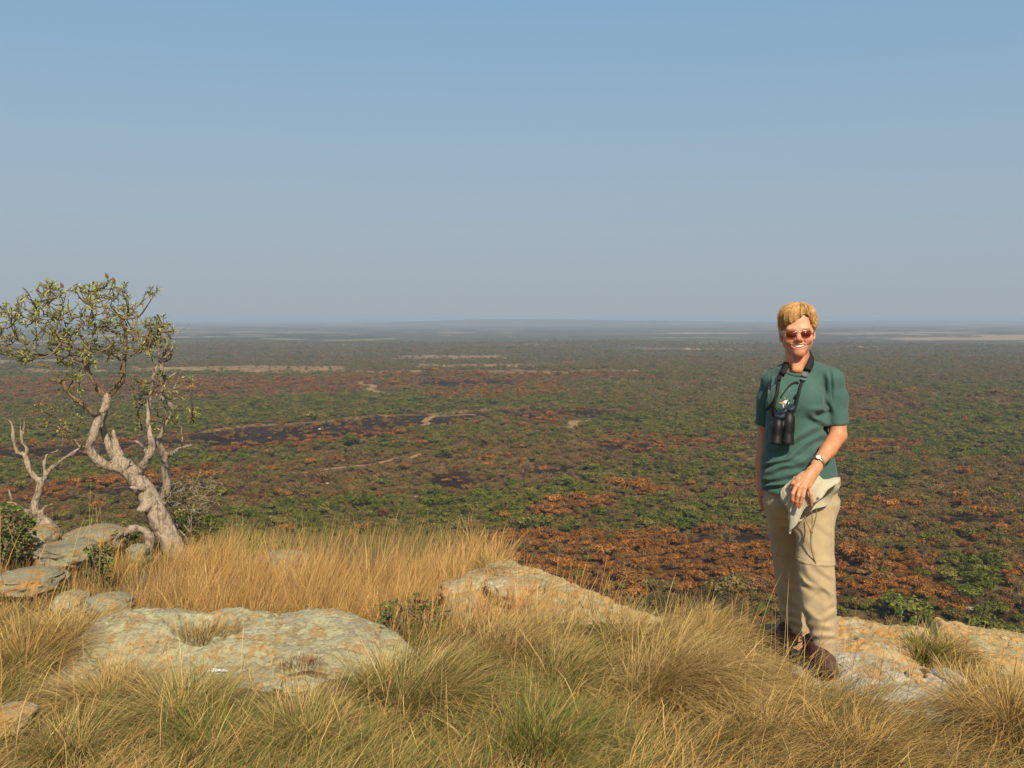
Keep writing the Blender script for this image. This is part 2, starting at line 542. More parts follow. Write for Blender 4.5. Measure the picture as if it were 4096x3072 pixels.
# ------------------------------------------------------------------ dry-season haze over the plain
def build_haze():
    s, b, t = 23500.0, FLOOR - 22.0, 7.0
    v = [(x, y, z) for x in (-s, s) for y in (-s, s) for z in (b, t)]
    f = [(0, 1, 3, 2), (4, 6, 7, 5), (0, 4, 5, 1), (2, 3, 7, 6), (0, 2, 6, 4), (1, 5, 7, 3)]
    me = bpy.data.meshes.new('haze')
    me.from_pydata(v, [], f)
    m, nt, out = new_mat('haze_air')
    pv = nd(nt, 'ShaderNodeVolumePrincipled')
    pv.inputs['Color'].default_value = (0.49, 0.615, 0.765, 1)
    pv.inputs['Density'].default_value = HAZE_DENSITY
    pv.inputs['Anisotropy'].default_value = 0.0
    nt.links.new(pv.outputs[0], out.inputs['Volume'])
    m.cycles.homogeneous_volume = True if hasattr(m.cycles, 'homogeneous_volume') else None
    me.materials.append(m)
    o = obj('haze', me)
    set_props(o, 'pale dry-season haze lying over the whole plain', 'haze', kind='stuff')
HAZE_DENSITY = 1.4e-4
build_haze()
# ------------------------------------------------------------------ scrub on the plain
def scrub_mat(name, stops, transl=0.10):
    m, nt, out = new_mat(name)
    oi = nd(nt, 'ShaderNodeObjectInfo')
    r = ramp_node(nt, oi.outputs['Random'], stops)
    at = nd(nt, 'ShaderNodeAttribute', attribute_name='Col')
    c = mix_node(nt, 1.0, r.outputs[0], at.outputs['Color'], 'MULTIPLY')
    b = bsdf(nt, out, c, 0.8, 0.12)
    t = nd(nt, 'ShaderNodeBsdfTranslucent')
    nt.links.new(c, t.inputs['Color'])
    mx = nd(nt, 'ShaderNodeMixShader')
    mx.inputs[0].default_value = transl
    nt.links.new(b.outputs[0], mx.inputs[1]); nt.links.new(t.outputs[0], mx.inputs[2])
    nt.links.new(mx.outputs[0], out.inputs['Surface'])
    return m

M_RUST = scrub_mat('scorched_leaf', [(0.0, (0.138, 0.061, 0.014)), (0.3, (0.230, 0.093, 0.019)), (0.6, (0.293, 0.125, 0.026)), (0.85, (0.202, 0.100, 0.030)), (1.0, (0.151, 0.093, 0.032))])
M_GREEN = scrub_mat('green_leaf', [(0.0, (0.065, 0.082, 0.010)), (0.4, (0.102, 0.111, 0.017)), (0.7, (0.130, 0.123, 0.023)), (1.0, (0.164, 0.138, 0.032))])
M_BARE = scrub_mat('bare_twig', [(0.0, (0.123, 0.073, 0.028)), (0.4, (0.163, 0.102, 0.039)), (0.75, (0.200, 0.136, 0.059)), (1.0, (0.163, 0.119, 0.041))], 0.05)
M_OLIVE = scrub_mat('olive_leaf', [(0.0, (0.105, 0.088, 0.022)), (0.5, (0.139, 0.108, 0.030)), (1.0, (0.166, 0.117, 0.035))])

def leafy_bush(name, seed, mat, lobes=9, cards=26, size=0.24):
    """domed crown about 1 m in radius: lobes of small leaf sprays round short stems"""
    R = np.random.default_rng(seed)
    V, T, C = [], [], []
    for l in range(lobes):
        a = l * 2.4 + R.uniform(-0.5, 0.5); rr = 0.66 * math.sqrt((l + 0.3) / lobes)
        c = np.array([rr * math.cos(a), rr * math.sin(a), 0.34 + 0.40 * math.sqrt(max(0, 1 - rr * rr)) + R.uniform(-0.08, 0.10)])
        lr = R.uniform(0.27, 0.40)
        tone = R.uniform(0.66, 1.32)
        for k in range(cards):
            d = R.normal(size=3); d /= np.linalg.norm(d)
            if d[2] < -0.45: d[2] *= -1
            p = c + d * lr * np.array([1, 1, 0.75]) * R.uniform(0.62, 1.22)
            n = d + R.normal(size=3) * 0.50; n /= np.linalg.norm(n)
            t = np.cross(n, R.normal(size=3)); t /= np.linalg.norm(t)
            b = np.cross(n, t)
            s = size * R.uniform(0.6, 1.3)
            i = len(V)
            V += [p - t * s * 0.5 - b * s * 0.25, p + t * s * 0.5 - b * s * 0.3, p + t * s * 0.25 + b * s * 0.45, p - t * s * 0.35 + b * s * 0.4]
            T += [(i, i + 1, i + 2), (i, i + 2, i + 3)]
            C += [tone * R.uniform(0.7, 1.3)] * 4
        # stem
        i = len(V)
        o = R.normal(size=2) * 0.12
        V += [(o[0] - 0.03, o[1], -0.1), (o[0] + 0.03, o[1], -0.1), tuple(c)]
        T += [(i, i + 1, i + 2)]
        C += [0.5] * 3
    V = np.array([np.asarray(v, float) for v in V])
    return mesh_quads(name, V, np.array(T), mat, False, np.array(C)[:, None] * np.ones((1, 3)))

def twiggy_bush(name, seed, mat, twigs=60):
    """leafless crown: thin forking twigs fanning up from the base"""
    R = np.random.default_rng(seed)
    V, T, C = [], [], []
    def strip(p, q, w0, w1, tone):
        d = q - p
        s = np.cross(d, R.normal(size=3)); s /= (np.linalg.norm(s) + 1e-9)
        i = len(V)
        V.extend([p - s * w0, p + s * w0, q + s * w1, q - s * w1])
        T.extend([(i, i + 1, i + 2), (i, i + 2, i + 3)])
        C.extend([tone] * 4)
    for k in range(twigs):
        a = R.uniform(0, 2 * math.pi)
        e = math.radians(R.uniform(18, 88))
        base = np.array([R.normal() * 0.14, R.normal() * 0.14, -0.08])
        L = R.uniform(0.6, 1.02)
        mid = base + 0.5 * L * np.array([math.cos(a) * math.cos(e) * 0.7, math.sin(a) * math.cos(e) * 0.7, math.sin(e) * 1.0])
        tone = R.uniform(0.6, 1.35)
        strip(base, mid, 0.026, 0.02, tone * 0.75)
        for j in range(4):
            a2 = a + R.normal() * 0.8; e2 = e + R.normal() * 0.45
            tip = mid + L * R.uniform(0.3, 0.62) * np.array([math.cos(a2) * math.cos(e2), math.sin(a2) * math.cos(e2), math.sin(e2)])
            strip(mid, tip, 0.022, 0.016, tone)
            for jj in range(2):
                tip2 = tip + R.normal(size=3) * 0.13
                strip(mid * 0.35 + tip * 0.65, tip2, 0.018, 0.02, tone * 1.1)
    V = np.array(V)
    return mesh_quads(name, V, np.array(T), mat, False, np.array(C)[:, None] * np.ones((1, 3)))

NV = 5
VARS = {
    'rust': [leafy_bush('scorched_bush', 100 + i, M_RUST, 9 + i % 3, 58, 0.145) for i in range(NV)],
    'green': [leafy_bush('green_bush', 200 + i, M_GREEN, 10 + i % 3, 60, 0.145) for i in range(NV)],
    'olive': [leafy_bush('olive_bush', 300 + i, M_OLIVE, 9 + i % 3, 44, 0.13) for i in range(NV)],
    'bare': [twiggy_bush('bare_bush', 400 + i, M_BARE, 60 + 4 * i) for i in range(NV)],
}
KINDS = ['rust', 'green', 'olive', 'bare']
#            rust  green olive bare  fill (share of spots taken)
PROB = {'g': (0.06, 0.42, 0.36, 0.16, 0.97), 'G': (0.02, 0.76, 0.16, 0.06, 1.0), 'O': (0.87, 0.03, 0.03, 0.07, 0.98), 'o': (0.52, 0.09, 0.20, 0.19, 0.95),
        'B': (0.20, 0.06, 0.26, 0.48, 0.97), 'm': (0.22, 0.17, 0.36, 0.25, 0.97), 'K': (0.42, 0.03, 0.10, 0.45, 0.16), 'T': (0.03, 0.30, 0.40, 0.27, 0.06), 'H': (0.06, 0.28, 0.46, 0.20, 0.85)}

def scatter():
    R = np.random.default_rng(99)
    out = []
    bands = [(95, 420, 2.35), (420, 900, 2.9), (900, 1700, 4.6), (1700, 3000, 8.0)]
    for r0, r1, sp_ in bands:
        area = math.radians(72) * 0.5 * (r1 * r1 - r0 * r0)
        n = int(area / (sp_ * sp_))
        r = np.sqrt(R.uniform(r0 * r0, r1 * r1, n))
        a = np.radians(R.uniform(-36, 36, n))
        x, y = r * np.sin(a), r * np.cos(a)
        z = plain_z(x, y)
        hz = hill_z(x, y)
        c = zone(x, y, z)
        u = R.uniform(size=n)
        clump = fbm(x / 11.0, y / 11.0, octv=3, seed=501)
        kindn = fbm(x / 17.0, y / 17.0, octv=2, seed=517)
        kind = np.full(n, -1)
        for ci, ch in enumerate(CODES):
            p = PROB[ch]
            m = (c == ci)
            keep = m & (R.uniform(size=n) < p[4] * np.clip(0.86 + 0.9 * clump, 0.15, 1))
            cum = np.cumsum(p[:4])
            uu = np.clip(u * 0.62 + 0.38 * (kindn * 0.9 + 0.5), 0, 0.9999) * cum[-1]
            # keep the mix of the patch but let kinds gather into stands
            uu = np.where(R.uniform(size=n) < 0.35, u * cum[-1], uu)
            kind[keep] = np.searchsorted(cum, uu)[keep]
        ok = (kind >= 0) & (z > hz)
        for C, w in TRACKS:
            lo, hi = C.min(0) - 2 * w, C.max(0) + 2 * w
            q = np.where(ok & (x > lo[0]) & (x < hi[0]) & (y > lo[1]) & (y < hi[1]))[0]
            if len(q):
                S = np.linspace(0, 59, 400)
                Cf = np.stack([np.interp(S, np.arange(60), C[:, 0]), np.interp(S, np.arange(60), C[:, 1])], -1)
                dm = np.array([np.min((Cf[:, 0] - x[i]) ** 2 + (Cf[:, 1] - y[i]) ** 2) for i in q])
                ok[q[dm < (0.30 * w + 1.2) ** 2]] = False
                # the scrub is low on the near side, so the track shows
                ok[q[(dm < (0.7 * w + 4) ** 2) & (R.uniform(size=len(q)) < 0.5)]] = False
        rad = np.exp(R.normal(0, 0.42, n)) * 1.52 * np.where(r > 1700, 1.45, np.where(r > 900, 1.15, 1.0))
        rad = np.where(kind == 3, rad * 1.12, rad)
        hgt = rad ** 0.8 * R.uniform(0.85, 1.5, n)
        out.append(np.stack([x, y, z, rad, hgt, R.uniform(0, 6.283, n), kind, R.integers(0, NV, n)], -1)[ok])
    return np.concatenate(out)

SC = scatter()
_px, _py = project(SC[:, 0], SC[:, 1], SC[:, 2] + SC[:, 4] * 0.5)
# the ground hides nothing nearer than this line on the hill
_hide = np.interp(_px, [0, 900, 1900, 2130, 2700, 3350, 3800, 4096], [2050, 2180, 2200, 2250, 2500, 2480, 2500, 2640])
_inview = (_px > -20) & (_px < 4116) & (_py < _hide)
LABELS = {
    'rust': ('scorched_bush', 'rust-brown scorched bush among the burnt scrub below the hill', 'bush', 'scorched bushes nearest the hill'),
    'green': ('green_bush', 'rounded green leafy bush on the plain below the hill', 'bush', 'green bushes nearest the hill'),
    'olive': ('olive_bush', 'dull olive half-bare bush on the plain below the hill', 'bush', 'olive bushes nearest the hill'),
    'bare': ('bare_bush', 'grey leafless twiggy bush on the plain below the hill', 'bush', 'bare bushes nearest the hill'),
}
N_SINGLE = {'rust': 300, 'green': 260, 'olive': 200, 'bare': 260}
STUFF = {'rust': ('scorched_scrub', 'rust-brown scorched scrub spread over the burnt plain'), 'green': ('green_scrub', 'green leafy scrub spread over the plain'),
         'olive': ('olive_scrub', 'dull olive scrub fading into the far plain'), 'bare': ('bare_scrub', 'grey leafless scrub spread over the plain')}

def gn_scatter(name, rows, variants, label):
    V = rows[:, :3]
    me = bpy.data.meshes.new(name)
    me.vertices.add(len(V))
    me.vertices.foreach_set('co', V.astype(np.float32).ravel())
    at = me.attributes.new('rot', 'FLOAT_VECTOR', 'POINT')
    at.data.foreach_set('vector', np.stack([0 * rows[:, 5], 0 * rows[:, 5], rows[:, 5]], -1).astype(np.float32).ravel())
    at = me.attributes.new('scl', 'FLOAT_VECTOR', 'POINT')
    at.data.foreach_set('vector', np.stack([rows[:, 3], rows[:, 3], rows[:, 4]], -1).astype(np.float32).ravel())
    at = me.attributes.new('pick', 'INT', 'POINT')
    at.data.foreach_set('value', rows[:, 7].astype(np.int32))
    me.update()
    o = obj(name, me)
    col = bpy.data.collections.new(name + '_kinds')
    for v in variants:
        q = bpy.data.objects.new(v.name + '_form', v)
        col.objects.link(q)
    ng = bpy.data.node_groups.new(name, 'GeometryNodeTree')
    ng.interface.new_socket('Geometry', in_out='INPUT', socket_type='NodeSocketGeometry')
    ng.interface.new_socket('Geometry', in_out='OUTPUT', socket_type='NodeSocketGeometry')
    gi = ng.nodes.new('NodeGroupInput'); go = ng.nodes.new('NodeGroupOutput')
    ip = ng.nodes.new('GeometryNodeInstanceOnPoints')
    ci = ng.nodes.new('GeometryNodeCollectionInfo')
    ci.inputs['Collection'].default_value = col
    ci.inputs['Separate Children'].default_value = True
    ci.inputs['Reset Children'].default_value = True
    ng.links.new(gi.outputs[0], ip.inputs['Points'])
    ng.links.new(ci.outputs[0], ip.inputs['Instance'])
    ip.inputs['Pick Instance'].default_value = True
    for nm, ty, sock in (('rot', 'FLOAT_VECTOR', 'Rotation'), ('scl', 'FLOAT_VECTOR', 'Scale'), ('pick', 'INT', 'Instance Index')):
        na = ng.nodes.new('GeometryNodeInputNamedAttribute')
        na.data_type = ty
        na.inputs['Name'].default_value = nm
        ng.links.new(na.outputs['Attribute'], ip.inputs[sock])
    ng.links.new(ip.outputs[0], go.inputs[0])
    md = o.modifiers.new('scatter', 'NODES')
    md.node_group = ng
    set_props(o, label, 'scrub', kind='stuff')
    return o

def build_scrub():
    for ki, k in enumerate(KINDS):
        sel = np.where(SC[:, 6] == ki)[0]
        near = sel[_inview[sel]]
        r = np.hypot(SC[near, 0], SC[near, 1])
        near = near[np.argsort(r / SC[near, 3])][:N_SINGLE[k]]
        nm, lab, cat, grp = LABELS[k]
        for i in near:
            x, y, z, rad, h, a, _, v = SC[i]
            o = bpy.data.objects.new(nm, VARS[k][int(v)])
            COL.objects.link(o)
            o.location = (x, y, z); o.rotation_euler = (0, 0, a); o.scale = (rad, rad, h)
            set_props(o, lab, cat, grp)
        rest = np.setdiff1d(sel, near)
        gn_scatter(STUFF[k][0], SC[rest], VARS[k], STUFF[k][1])
build_scrub()
print('scrub', len(SC), [int((SC[:, 6] == i).sum()) for i in range(4)])
# ------------------------------------------------------------------ rocks
def rock_mat(name, tan, lichen, pale, lich_lo=0.47, pale_lo=0.62, scale=1.0):
    m, nt, out = new_mat(name)
    pos = geo_pos(nt)
    n1 = noise_node(nt, 3.2 * scale, 8, 0.68, pos, 0.1)
    n2 = noise_node(nt, 11 * scale, 8, 0.7, pos, 0.15)
    n3 = noise_node(nt, 55 * scale, 6, 0.7, pos)
    n4 = noise_node(nt, 5.5 * scale, 6, 0.62, pos, 0.2)
    r1 = ramp_node(nt, n1.outputs[0], [(0.30, tuple(c * 0.60 for c in tan)), (0.48, tan), (0.60, (tan[0] * 1.12, tan[1] * 0.88, tan[2] * 0.62)), (0.72, tuple(c * 0.8 for c in tan))])
    n5 = noise_node(nt, 34 * scale, 6, 0.7, pos, 0.3)
    av = nd(nt, 'ShaderNodeMath', operation='MULTIPLY_ADD')
    nt.links.new(n5.outputs[0], av.inputs[0]); av.inputs[1].default_value = 0.55; nt.links.new(n2.outputs[0], av.inputs[2])
    k2 = ramp_node(nt, av.outputs[0], [(lich_lo + 0.24, 0.0), (lich_lo + 0.33, 1.0)])
    c = mix_node(nt, k2.outputs[0], r1.outputs[0], lichen)
    # crisp round lichen crusts
    wob = nd(nt, 'ShaderNodeVectorMath', operation='MULTIPLY_ADD')
    nt.links.new(n5.outputs['Color'], wob.inputs[0]); wob.inputs[1].default_value = (0.05, 0.05, 0.05); nt.links.new(pos, wob.inputs[2])
    for sc_, lim, mul in ((13.0, 0.42, 1.15), (31.0, 0.40, 0.72)):
        vo = nd(nt, 'ShaderNodeTexVoronoi')
        vo.inputs['Scale'].default_value = sc_ * scale
        nt.links.new(wob.outputs[0], vo.inputs['Vector'])
        ring = ramp_node(nt, vo.outputs['Distance'], [(0.0, 0.75), (lim - 0.12, 0.85), (lim - 0.02, 1.0), (lim, 0.0)])
        sepc = nd(nt, 'ShaderNodeSeparateColor')
        nt.links.new(vo.outputs['Color'], sepc.inputs[0])
        pk = ramp_node(nt, sepc.outputs[0], [(0.60, 0.0), (0.64, 0.85)])
        mm = nd(nt, 'ShaderNodeMath', operation='MULTIPLY')
        nt.links.new(ring.outputs[0], mm.inputs[0]); nt.links.new(pk.outputs[0], mm.inputs[1])
        c = mix_node(nt, mm.outputs[0], c, tuple(min(1, q * mul) for q in lichen))
    k4 = ramp_node(nt, n4.outputs[0], [(pale_lo - 0.04, 0.0), (pale_lo + 0.10, 1.0)])
    c = mix_node(nt, k4.outputs[0], c, pale)
    k3 = ramp_node(nt, n3.outputs[0], [(0.30, 0.35), (0.43, 0.95), (0.60, 1.05), (0.72, 1.35)])
    c = mix_node(nt, 1.0, c, k3.outputs[0], 'MULTIPLY')
    h = nd(nt, 'ShaderNodeMath', operation='ADD')
    nt.links.new(n2.outputs[0], h.inputs[0]); nt.links.new(n3.outputs[0], h.inputs[1])
    bsdf(nt, out, c, 0.92, 0.12, h.outputs[0], 0.9, 0.016)
    return m

M_ROCK_LICHEN = rock_mat('lichened_sandstone', (0.36, 0.265, 0.135), (0.385, 0.37, 0.225), (0.30, 0.27, 0.185), 0.465, 0.58)
M_ROCK_TAN = rock_mat('tan_sandstone', (0.44, 0.30, 0.14), (0.37, 0.34, 0.21), (0.50, 0.43, 0.28), 0.57, 0.60)
M_ROCK_RIDGE = rock_mat('ridge_sandstone', (0.46, 0.32, 0.14), (0.39, 0.355, 0.20), (0.46, 0.39, 0.22), 0.535, 0.60)
M_ROCK_PALE = rock_mat('pale_sandstone', (0.42, 0.31, 0.16), (0.37, 0.365, 0.26), (0.52, 0.475, 0.39), 0.53, 0.50)
M_ROCK_GREY = rock_mat('grey_lichen_rock', (0.36, 0.23, 0.10), (0.27, 0.265, 0.175), (0.20, 0.175, 0.125), 0.47, 0.56, 0.7)

ROCK_TOPS = []          # (mask function) used to keep grass off bare rock

def rock_noise(X, Y, seed, a=1.0):
    z = 0.030 * fbm(X / 0.34, Y / 0.34, octv=3, seed=seed)
    n = fbm(X / 0.16, Y / 0.13, octv=5, seed=seed + 5, gain=0.6)
    z = z + 0.018 * n - 0.030 * np.exp(-(fbm(X / 0.45, Y / 0.3, octv=4, seed=seed + 6) / 0.028) ** 2)
    z = z + 0.007 * fbm(X / 0.028, Y / 0.028, octv=3, seed=seed + 9)
    # bedding steps
    t = fbm(X / 0.55, Y / 0.30, octv=3, seed=seed + 13)
    z = z + 0.022 * (np.round(t * 5) / 5 - t)
    return a * z

def field_rock(name, cx, cy, rx, ry, rot, top, mat, label, seed, nx=190, ny=150, amp=1.0, keep=0.86):
    """outcrop: a height field over an uneven oval footprint, its rim running down into the soil"""
    u = np.linspace(-1.12, 1.12, nx); v = np.linspace(-1.12, 1.12, ny)
    U, Vv = np.meshgrid(u, v, indexing='ij')
    c, s = math.cos(rot), math.sin(rot)
    lx, ly = U * rx, Vv * ry
    X = cx + lx * c - ly * s
    Y = cy + lx * s + ly * c
    def rho(X, Y):
        dx, dy = X - cx, Y - cy
        a, b = (dx * c + dy * s) / rx, (-dx * s + dy * c) / ry
        return (np.abs(a) ** 2.6 + np.abs(b) ** 2.6) ** (1 / 2.6) * (1 + 0.13 * fbm(X / 0.45, Y / 0.45, octv=3, seed=seed + 3))
    r = rho(X, Y)
    g = hill_z(X, Y)
    Z = top(X, Y) + rock_noise(X, Y, seed, amp)
    e = sstep(0.80, 1.04, r)
    Z = Z * (1 - e) + np.minimum(Z, g - 0.12) * e
    V = np.stack([X, Y, Z], -1).reshape(-1, 3)
    o = obj(name, mesh_quads(name, V, grid_quads(nx, ny), mat))
    o.data.transform(Matrix.Translation((-cx, -cy, 0)))
    o.location = (cx, cy, 0)
    set_props(o, label, 'rock')
    ROCK_TOPS.append(lambda X, Y: rho(X, Y) < keep)
    return o

def bump(X, Y, x, y, rx, ry, h):
    return h * np.exp(-(((X - x) / rx) ** 2 + ((Y - y) / ry) ** 2))

def dish(X, Y, x, y, rx, ry, h):
    q = np.sqrt(((X - x) / rx) ** 2 + ((Y - y) / ry) ** 2) * (1 + 0.25 * fbm(X / 0.09, Y / 0.09, octv=2, seed=88))
    return -h * (1 - sstep(0.75, 1.1, q))

def top_big(X, Y):
    z = -0.165 + 0.135 * sstep(3.95, 5.25, Y) - 0.30 * sstep(5.35, 5.9, Y)
    z = z + bump(X, Y, -1.96, 5.2, 0.24, 0.28, 0.075) + bump(X, Y, -1.50, 5.42, 0.18, 0.10, 0.050) + bump(X, Y, -1.05, 5.3, 0.30, 0.22, 0.030)
    z = z - 0.07 * sstep(-1.0, -0.55, X) - 0.05 * sstep(-2.15, -2.5, X)
    z = z + bump(X, Y, -1.62, 4.75, 0.5, 0.10, -0.035)
    return z + dish(X, Y, -1.60, 5.16, 0.20, 0.17, 0.085) + dish(X, Y, -1.01, 4.70, 0.125, 0.075, 0.05)
field_rock('rock_outcrop', -1.42, 4.86, 1.02, 0.86, -0.03, top_big, M_ROCK_LICHEN, 'broad low lichen-covered rock with two grassy hollows in the left foreground', 700, 300, 250)

def top_ridge(X, Y):
    # crest runs from the peak down to the right; a long face leans towards the grass in front
    p0, p1 = np.array([-0.02, 6.25]), np.array([0.95, 5.22])
    d = p1 - p0; L = np.hypot(*d); d = d / L
    n = np.array([d[1], -d[0]])
    if n[1] > 0: n = -n
    t = ((X - p0[0]) * d[0] + (Y - p0[1]) * d[1]) / L
    s = (X - p0[0]) * n[0] + (Y - p0[1]) * n[1]
    s = s + 0.06 * fbm(X / 0.3, Y / 0.3, octv=3, seed=733)
    zc = np.interp(t, [-0.45, -0.12, 0.0, 0.10, 0.3, 0.6, 1.0, 1.2], [-0.22, 0.03, 0.085, 0.075, 0.035, -0.01, -0.075, -0.14])
    front = zc - 0.17 * np.maximum(s, 0) - 0.16 * np.maximum(s - 0.25, 0) ** 1.0
    back = zc - 1.5 * np.maximum(-s, 0)
    return np.minimum(front, back)
field_rock('rock_outcrop', 0.32, 5.62, 0.92, 0.56, -0.78, top_ridge, M_ROCK_RIDGE, 'long pale rock ridge sloping down to the right beside the tall golden grass', 740, 210, 150, 1.0)

def top_back(X, Y):
    z = -0.10 + 0.115 * np.exp(-(((X - 1.72) / 0.62) ** 2 + ((Y - 4.98) / 0.36) ** 2) ** 2)
    z = z + bump(X, Y, 1.74, 5.06, 0.16, 0.12, 0.035) + bump(X, Y, 2.05, 5.04, 0.16, 0.12, 0.022)
    z = z - 0.012 * sstep(1.55, 1.40, X)
    return z + dish(X, Y, 1.672, 4.84, 0.032, 0.040, 0.12)
field_rock('rock_outcrop', 1.76, 4.97, 0.66, 0.36, 0.02, top_back, M_ROCK_TAN, 'rough orange-tan rock with a dark hole right behind the walking shoes', 760, 200, 130, 1.5, 0.8)

def top_slab(X, Y):
    z = 0.045 - 0.17 * (X - 2.2) - 0.10 * np.maximum(X - 2.7, 0) - 0.6 * np.maximum(Y - 5.12, 0)
    return z - 0.16 * np.maximum(4.95 - Y, 0)
field_rock('rock_outcrop', 2.78, 4.96, 0.74, 0.44, -0.12, top_slab, M_ROCK_RIDGE, 'sloping lichened rock slab at the right edge of the hilltop', 780, 190, 130, 1.1, 0.85)

def top_pale(X, Y):
    z = 0.030 - 0.10 * np.abs((X - 1.58) + 0.35 * (Y - 4.25)) ** 1.2 - 0.05 * np.maximum(4.1 - Y, 0)
    return z - 0.035 * sstep(1.52, 1.42, X)
field_rock('rock_outcrop', 1.60, 4.29, 0.30, 0.50, 0.34, top_pale, M_ROCK_PALE, 'whitish weathered rock slab in the grass in front of the front shoe', 800, 160, 190, 0.9, 0.9)

_BOULDERS = []
def boulder(cx, cy, cz, rx, ry, rz, rot, seed, mat, label, name='boulder', n=5, flat=0.42):
    bm = bmesh.new()
    bmesh.ops.create_icosphere(bm, subdivisions=n, radius=1.0)
    V = np.array([v.co[:] for v in bm.verts])
    T = np.array([[v.index for v in f.verts] for f in bm.faces])
    bm.free()
    d = 1 + 0.30 * fbm(V[:, 0] * 1.1 + seed, V[:, 1] * 1.1, V[:, 2] * 1.1, octv=4, seed=seed)
    n2 = fbm(V[:, 0] * 3 + seed, V[:, 1] * 3, V[:, 2] * 3, octv=3, seed=seed + 4)
    d = d + 0.10 * (0.5 - np.abs(n2) * 2) + 0.05 * fbm(V[:, 0] * 9 + seed, V[:, 1] * 9, V[:, 2] * 9, octv=3, seed=seed + 7)
    st = fbm(V[:, 0] * 0.8 + seed, V[:, 1] * 0.8, V[:, 2] * 2.5, octv=2, seed=seed + 8) * 4
    d = d + 0.05 * (np.round(st) - st)
    V = V * d[:, None]
    V[:, 2] = np.where(V[:, 2] > flat, flat + (V[:, 2] - flat) * 0.35, V[:, 2])
    V = V * np.array([rx, ry, rz])
    c, s = math.cos(rot), math.sin(rot)
    V = np.stack([V[:, 0] * c - V[:, 1] * s, V[:, 0] * s + V[:, 1] * c, V[:, 2]], -1)
    o = obj(name, mesh_quads(name, V, T, mat))
    o.location = (cx, cy, cz)
    set_props(o, label, 'rock')
    ROCK_TOPS.append(lambda X, Y: ((X - cx) / rx) ** 2 + ((Y - cy) / ry) ** 2 < 0.75)

def boulder_px(px, py_top, d, wpx, rz, ry, seed, mat, label, **kw):
    p = W(px, py_top, d)
    rx = wpx * 0.5 * d / F
    boulder(p[0], d + ry * 0.3, p[2] - rz * 0.70, rx, ry, rz, 0.0, seed, mat, label, **kw)

boulder_px(2060, 2318, 5.75, 250, 0.13, 0.18, 21, M_ROCK_TAN, 'rounded tan boulder in the grass below the ridge peak')
boulder_px(1840, 2330, 6.0, 190, 0.10, 0.16, 22, M_ROCK_TAN, 'low tan boulder half hidden by golden grass')
boulder_px(350, 2118, 9.1, 230, 0.16, 0.36, 23, M_ROCK_GREY, 'greenish lichened boulder behind the others near the grey trunk')
boulder_px(255, 2180, 8.2, 250, 0.12, 0.30, 24, M_ROCK_GREY, 'grey-green slab of rock with orange underside at the left')
boulder_px(120, 2112, 8.9, 170, 0.20, 0.30, 25, M_ROCK_GREY, 'lichened block of rock under the dead forked shrub')
boulder_px(95, 2290, 7.1, 300, 0.13, 0.26, 26, M_ROCK_GREY, 'pale rounded rock at the left edge behind the grass')
boulder_px(275, 2368, 6.5, 130, 0.13, 0.15, 27, M_ROCK_LICHEN, 'small rounded rock behind the broad lichened outcrop')
boulder_px(420, 2385, 6.25, 190, 0.10, 0.16, 28, M_ROCK_GREY, 'low shaded grey rock between the outcrop and the tree')
boulder_px(540, 2180, 9.0, 90, 0.15, 0.16, 29, M_ROCK_GREY, 'small pale rock under the arched low limb')
boulder_px(1130, 2208, 8.2, 190, 0.16, 0.2, 30, M_ROCK_GREY, 'dark rock showing through the tops of the golden grass')
boulder_px(3800, 2690, 4.42, 150, 0.06, 0.09, 31, M_ROCK_PALE, 'small whitish stone in the grass right of the pale slab')
boulder_px(3050, 2530, 5.25, 210, 0.08, 0.12, 32, M_ROCK_GREY, 'flat grey-green stone behind the rear shoe')
boulder_px(30, 2835, 4.0, 210, 0.07, 0.10, 33, M_ROCK_TAN, 'tan stone in the grass at the lower left edge')
boulder_px(2640, 2548, 5.0, 260, 0.05, 0.12, 34, M_ROCK_RIDGE, 'low flat rock in the grass under the lower end of the ridge')

# two dabs of white paint on the outcrop, a trail mark
def paint_dab(px0, px1, py, seed, label):
    n = 26
    xs = np.linspace(0, 1, n)
    rows = []
    d = 1.63 * F / (py - HOR)
    for q in (-1, -0.33, 0.33, 1):
        r = []
        for t in xs:
            w = 9 * (1 - abs(2 * t - 1) ** 6) * (1 + 0.35 * fbm(np.array(t * 7.0), np.array(seed * 1.0), octv=2, seed=seed))
            p = W(px0 + (px1 - px0) * t, py + 10 * t - q * w, d)
            r.append((p[0], d + q * 0.018 * float(w) / 9))
        rows.append(r)
    P = np.array(rows)
    X, Y = P[..., 0], P[..., 1]
    Z = top_big(X, Y) + rock_noise(X, Y, 700, 1.0) + 0.005
    V = np.stack([X, Y, Z], -1).transpose(1, 0, 2).reshape(-1, 3)
    base = V.mean(0)
    o = obj('paint_mark', mesh_quads('paint_mark', V - base, grid_quads(n, 4), M_PAINT))
    o.location = base
    set_props(o, label, 'paint mark')
M_PAINT = simple_mat('white_paint', (0.78, 0.77, 0.73), 0.7, 0.2, 0.1, 60)
paint_dab(832, 912, 2648, 3, 'longer white paint dab on the lichened outcrop')
paint_dab(950, 990, 2660, 5, 'shorter white paint dab on the lichened outcrop, right one')

def on_rock(X, Y):
    k = np.zeros(np.shape(X), bool)
    for f in ROCK_TOPS:
        k |= f(X, Y)
    return k
# ------------------------------------------------------------------ grass
M_GRASS = attr_mat('grass_blade', 0.75, 0.15, 0.15, 9.0, transl=0.28)

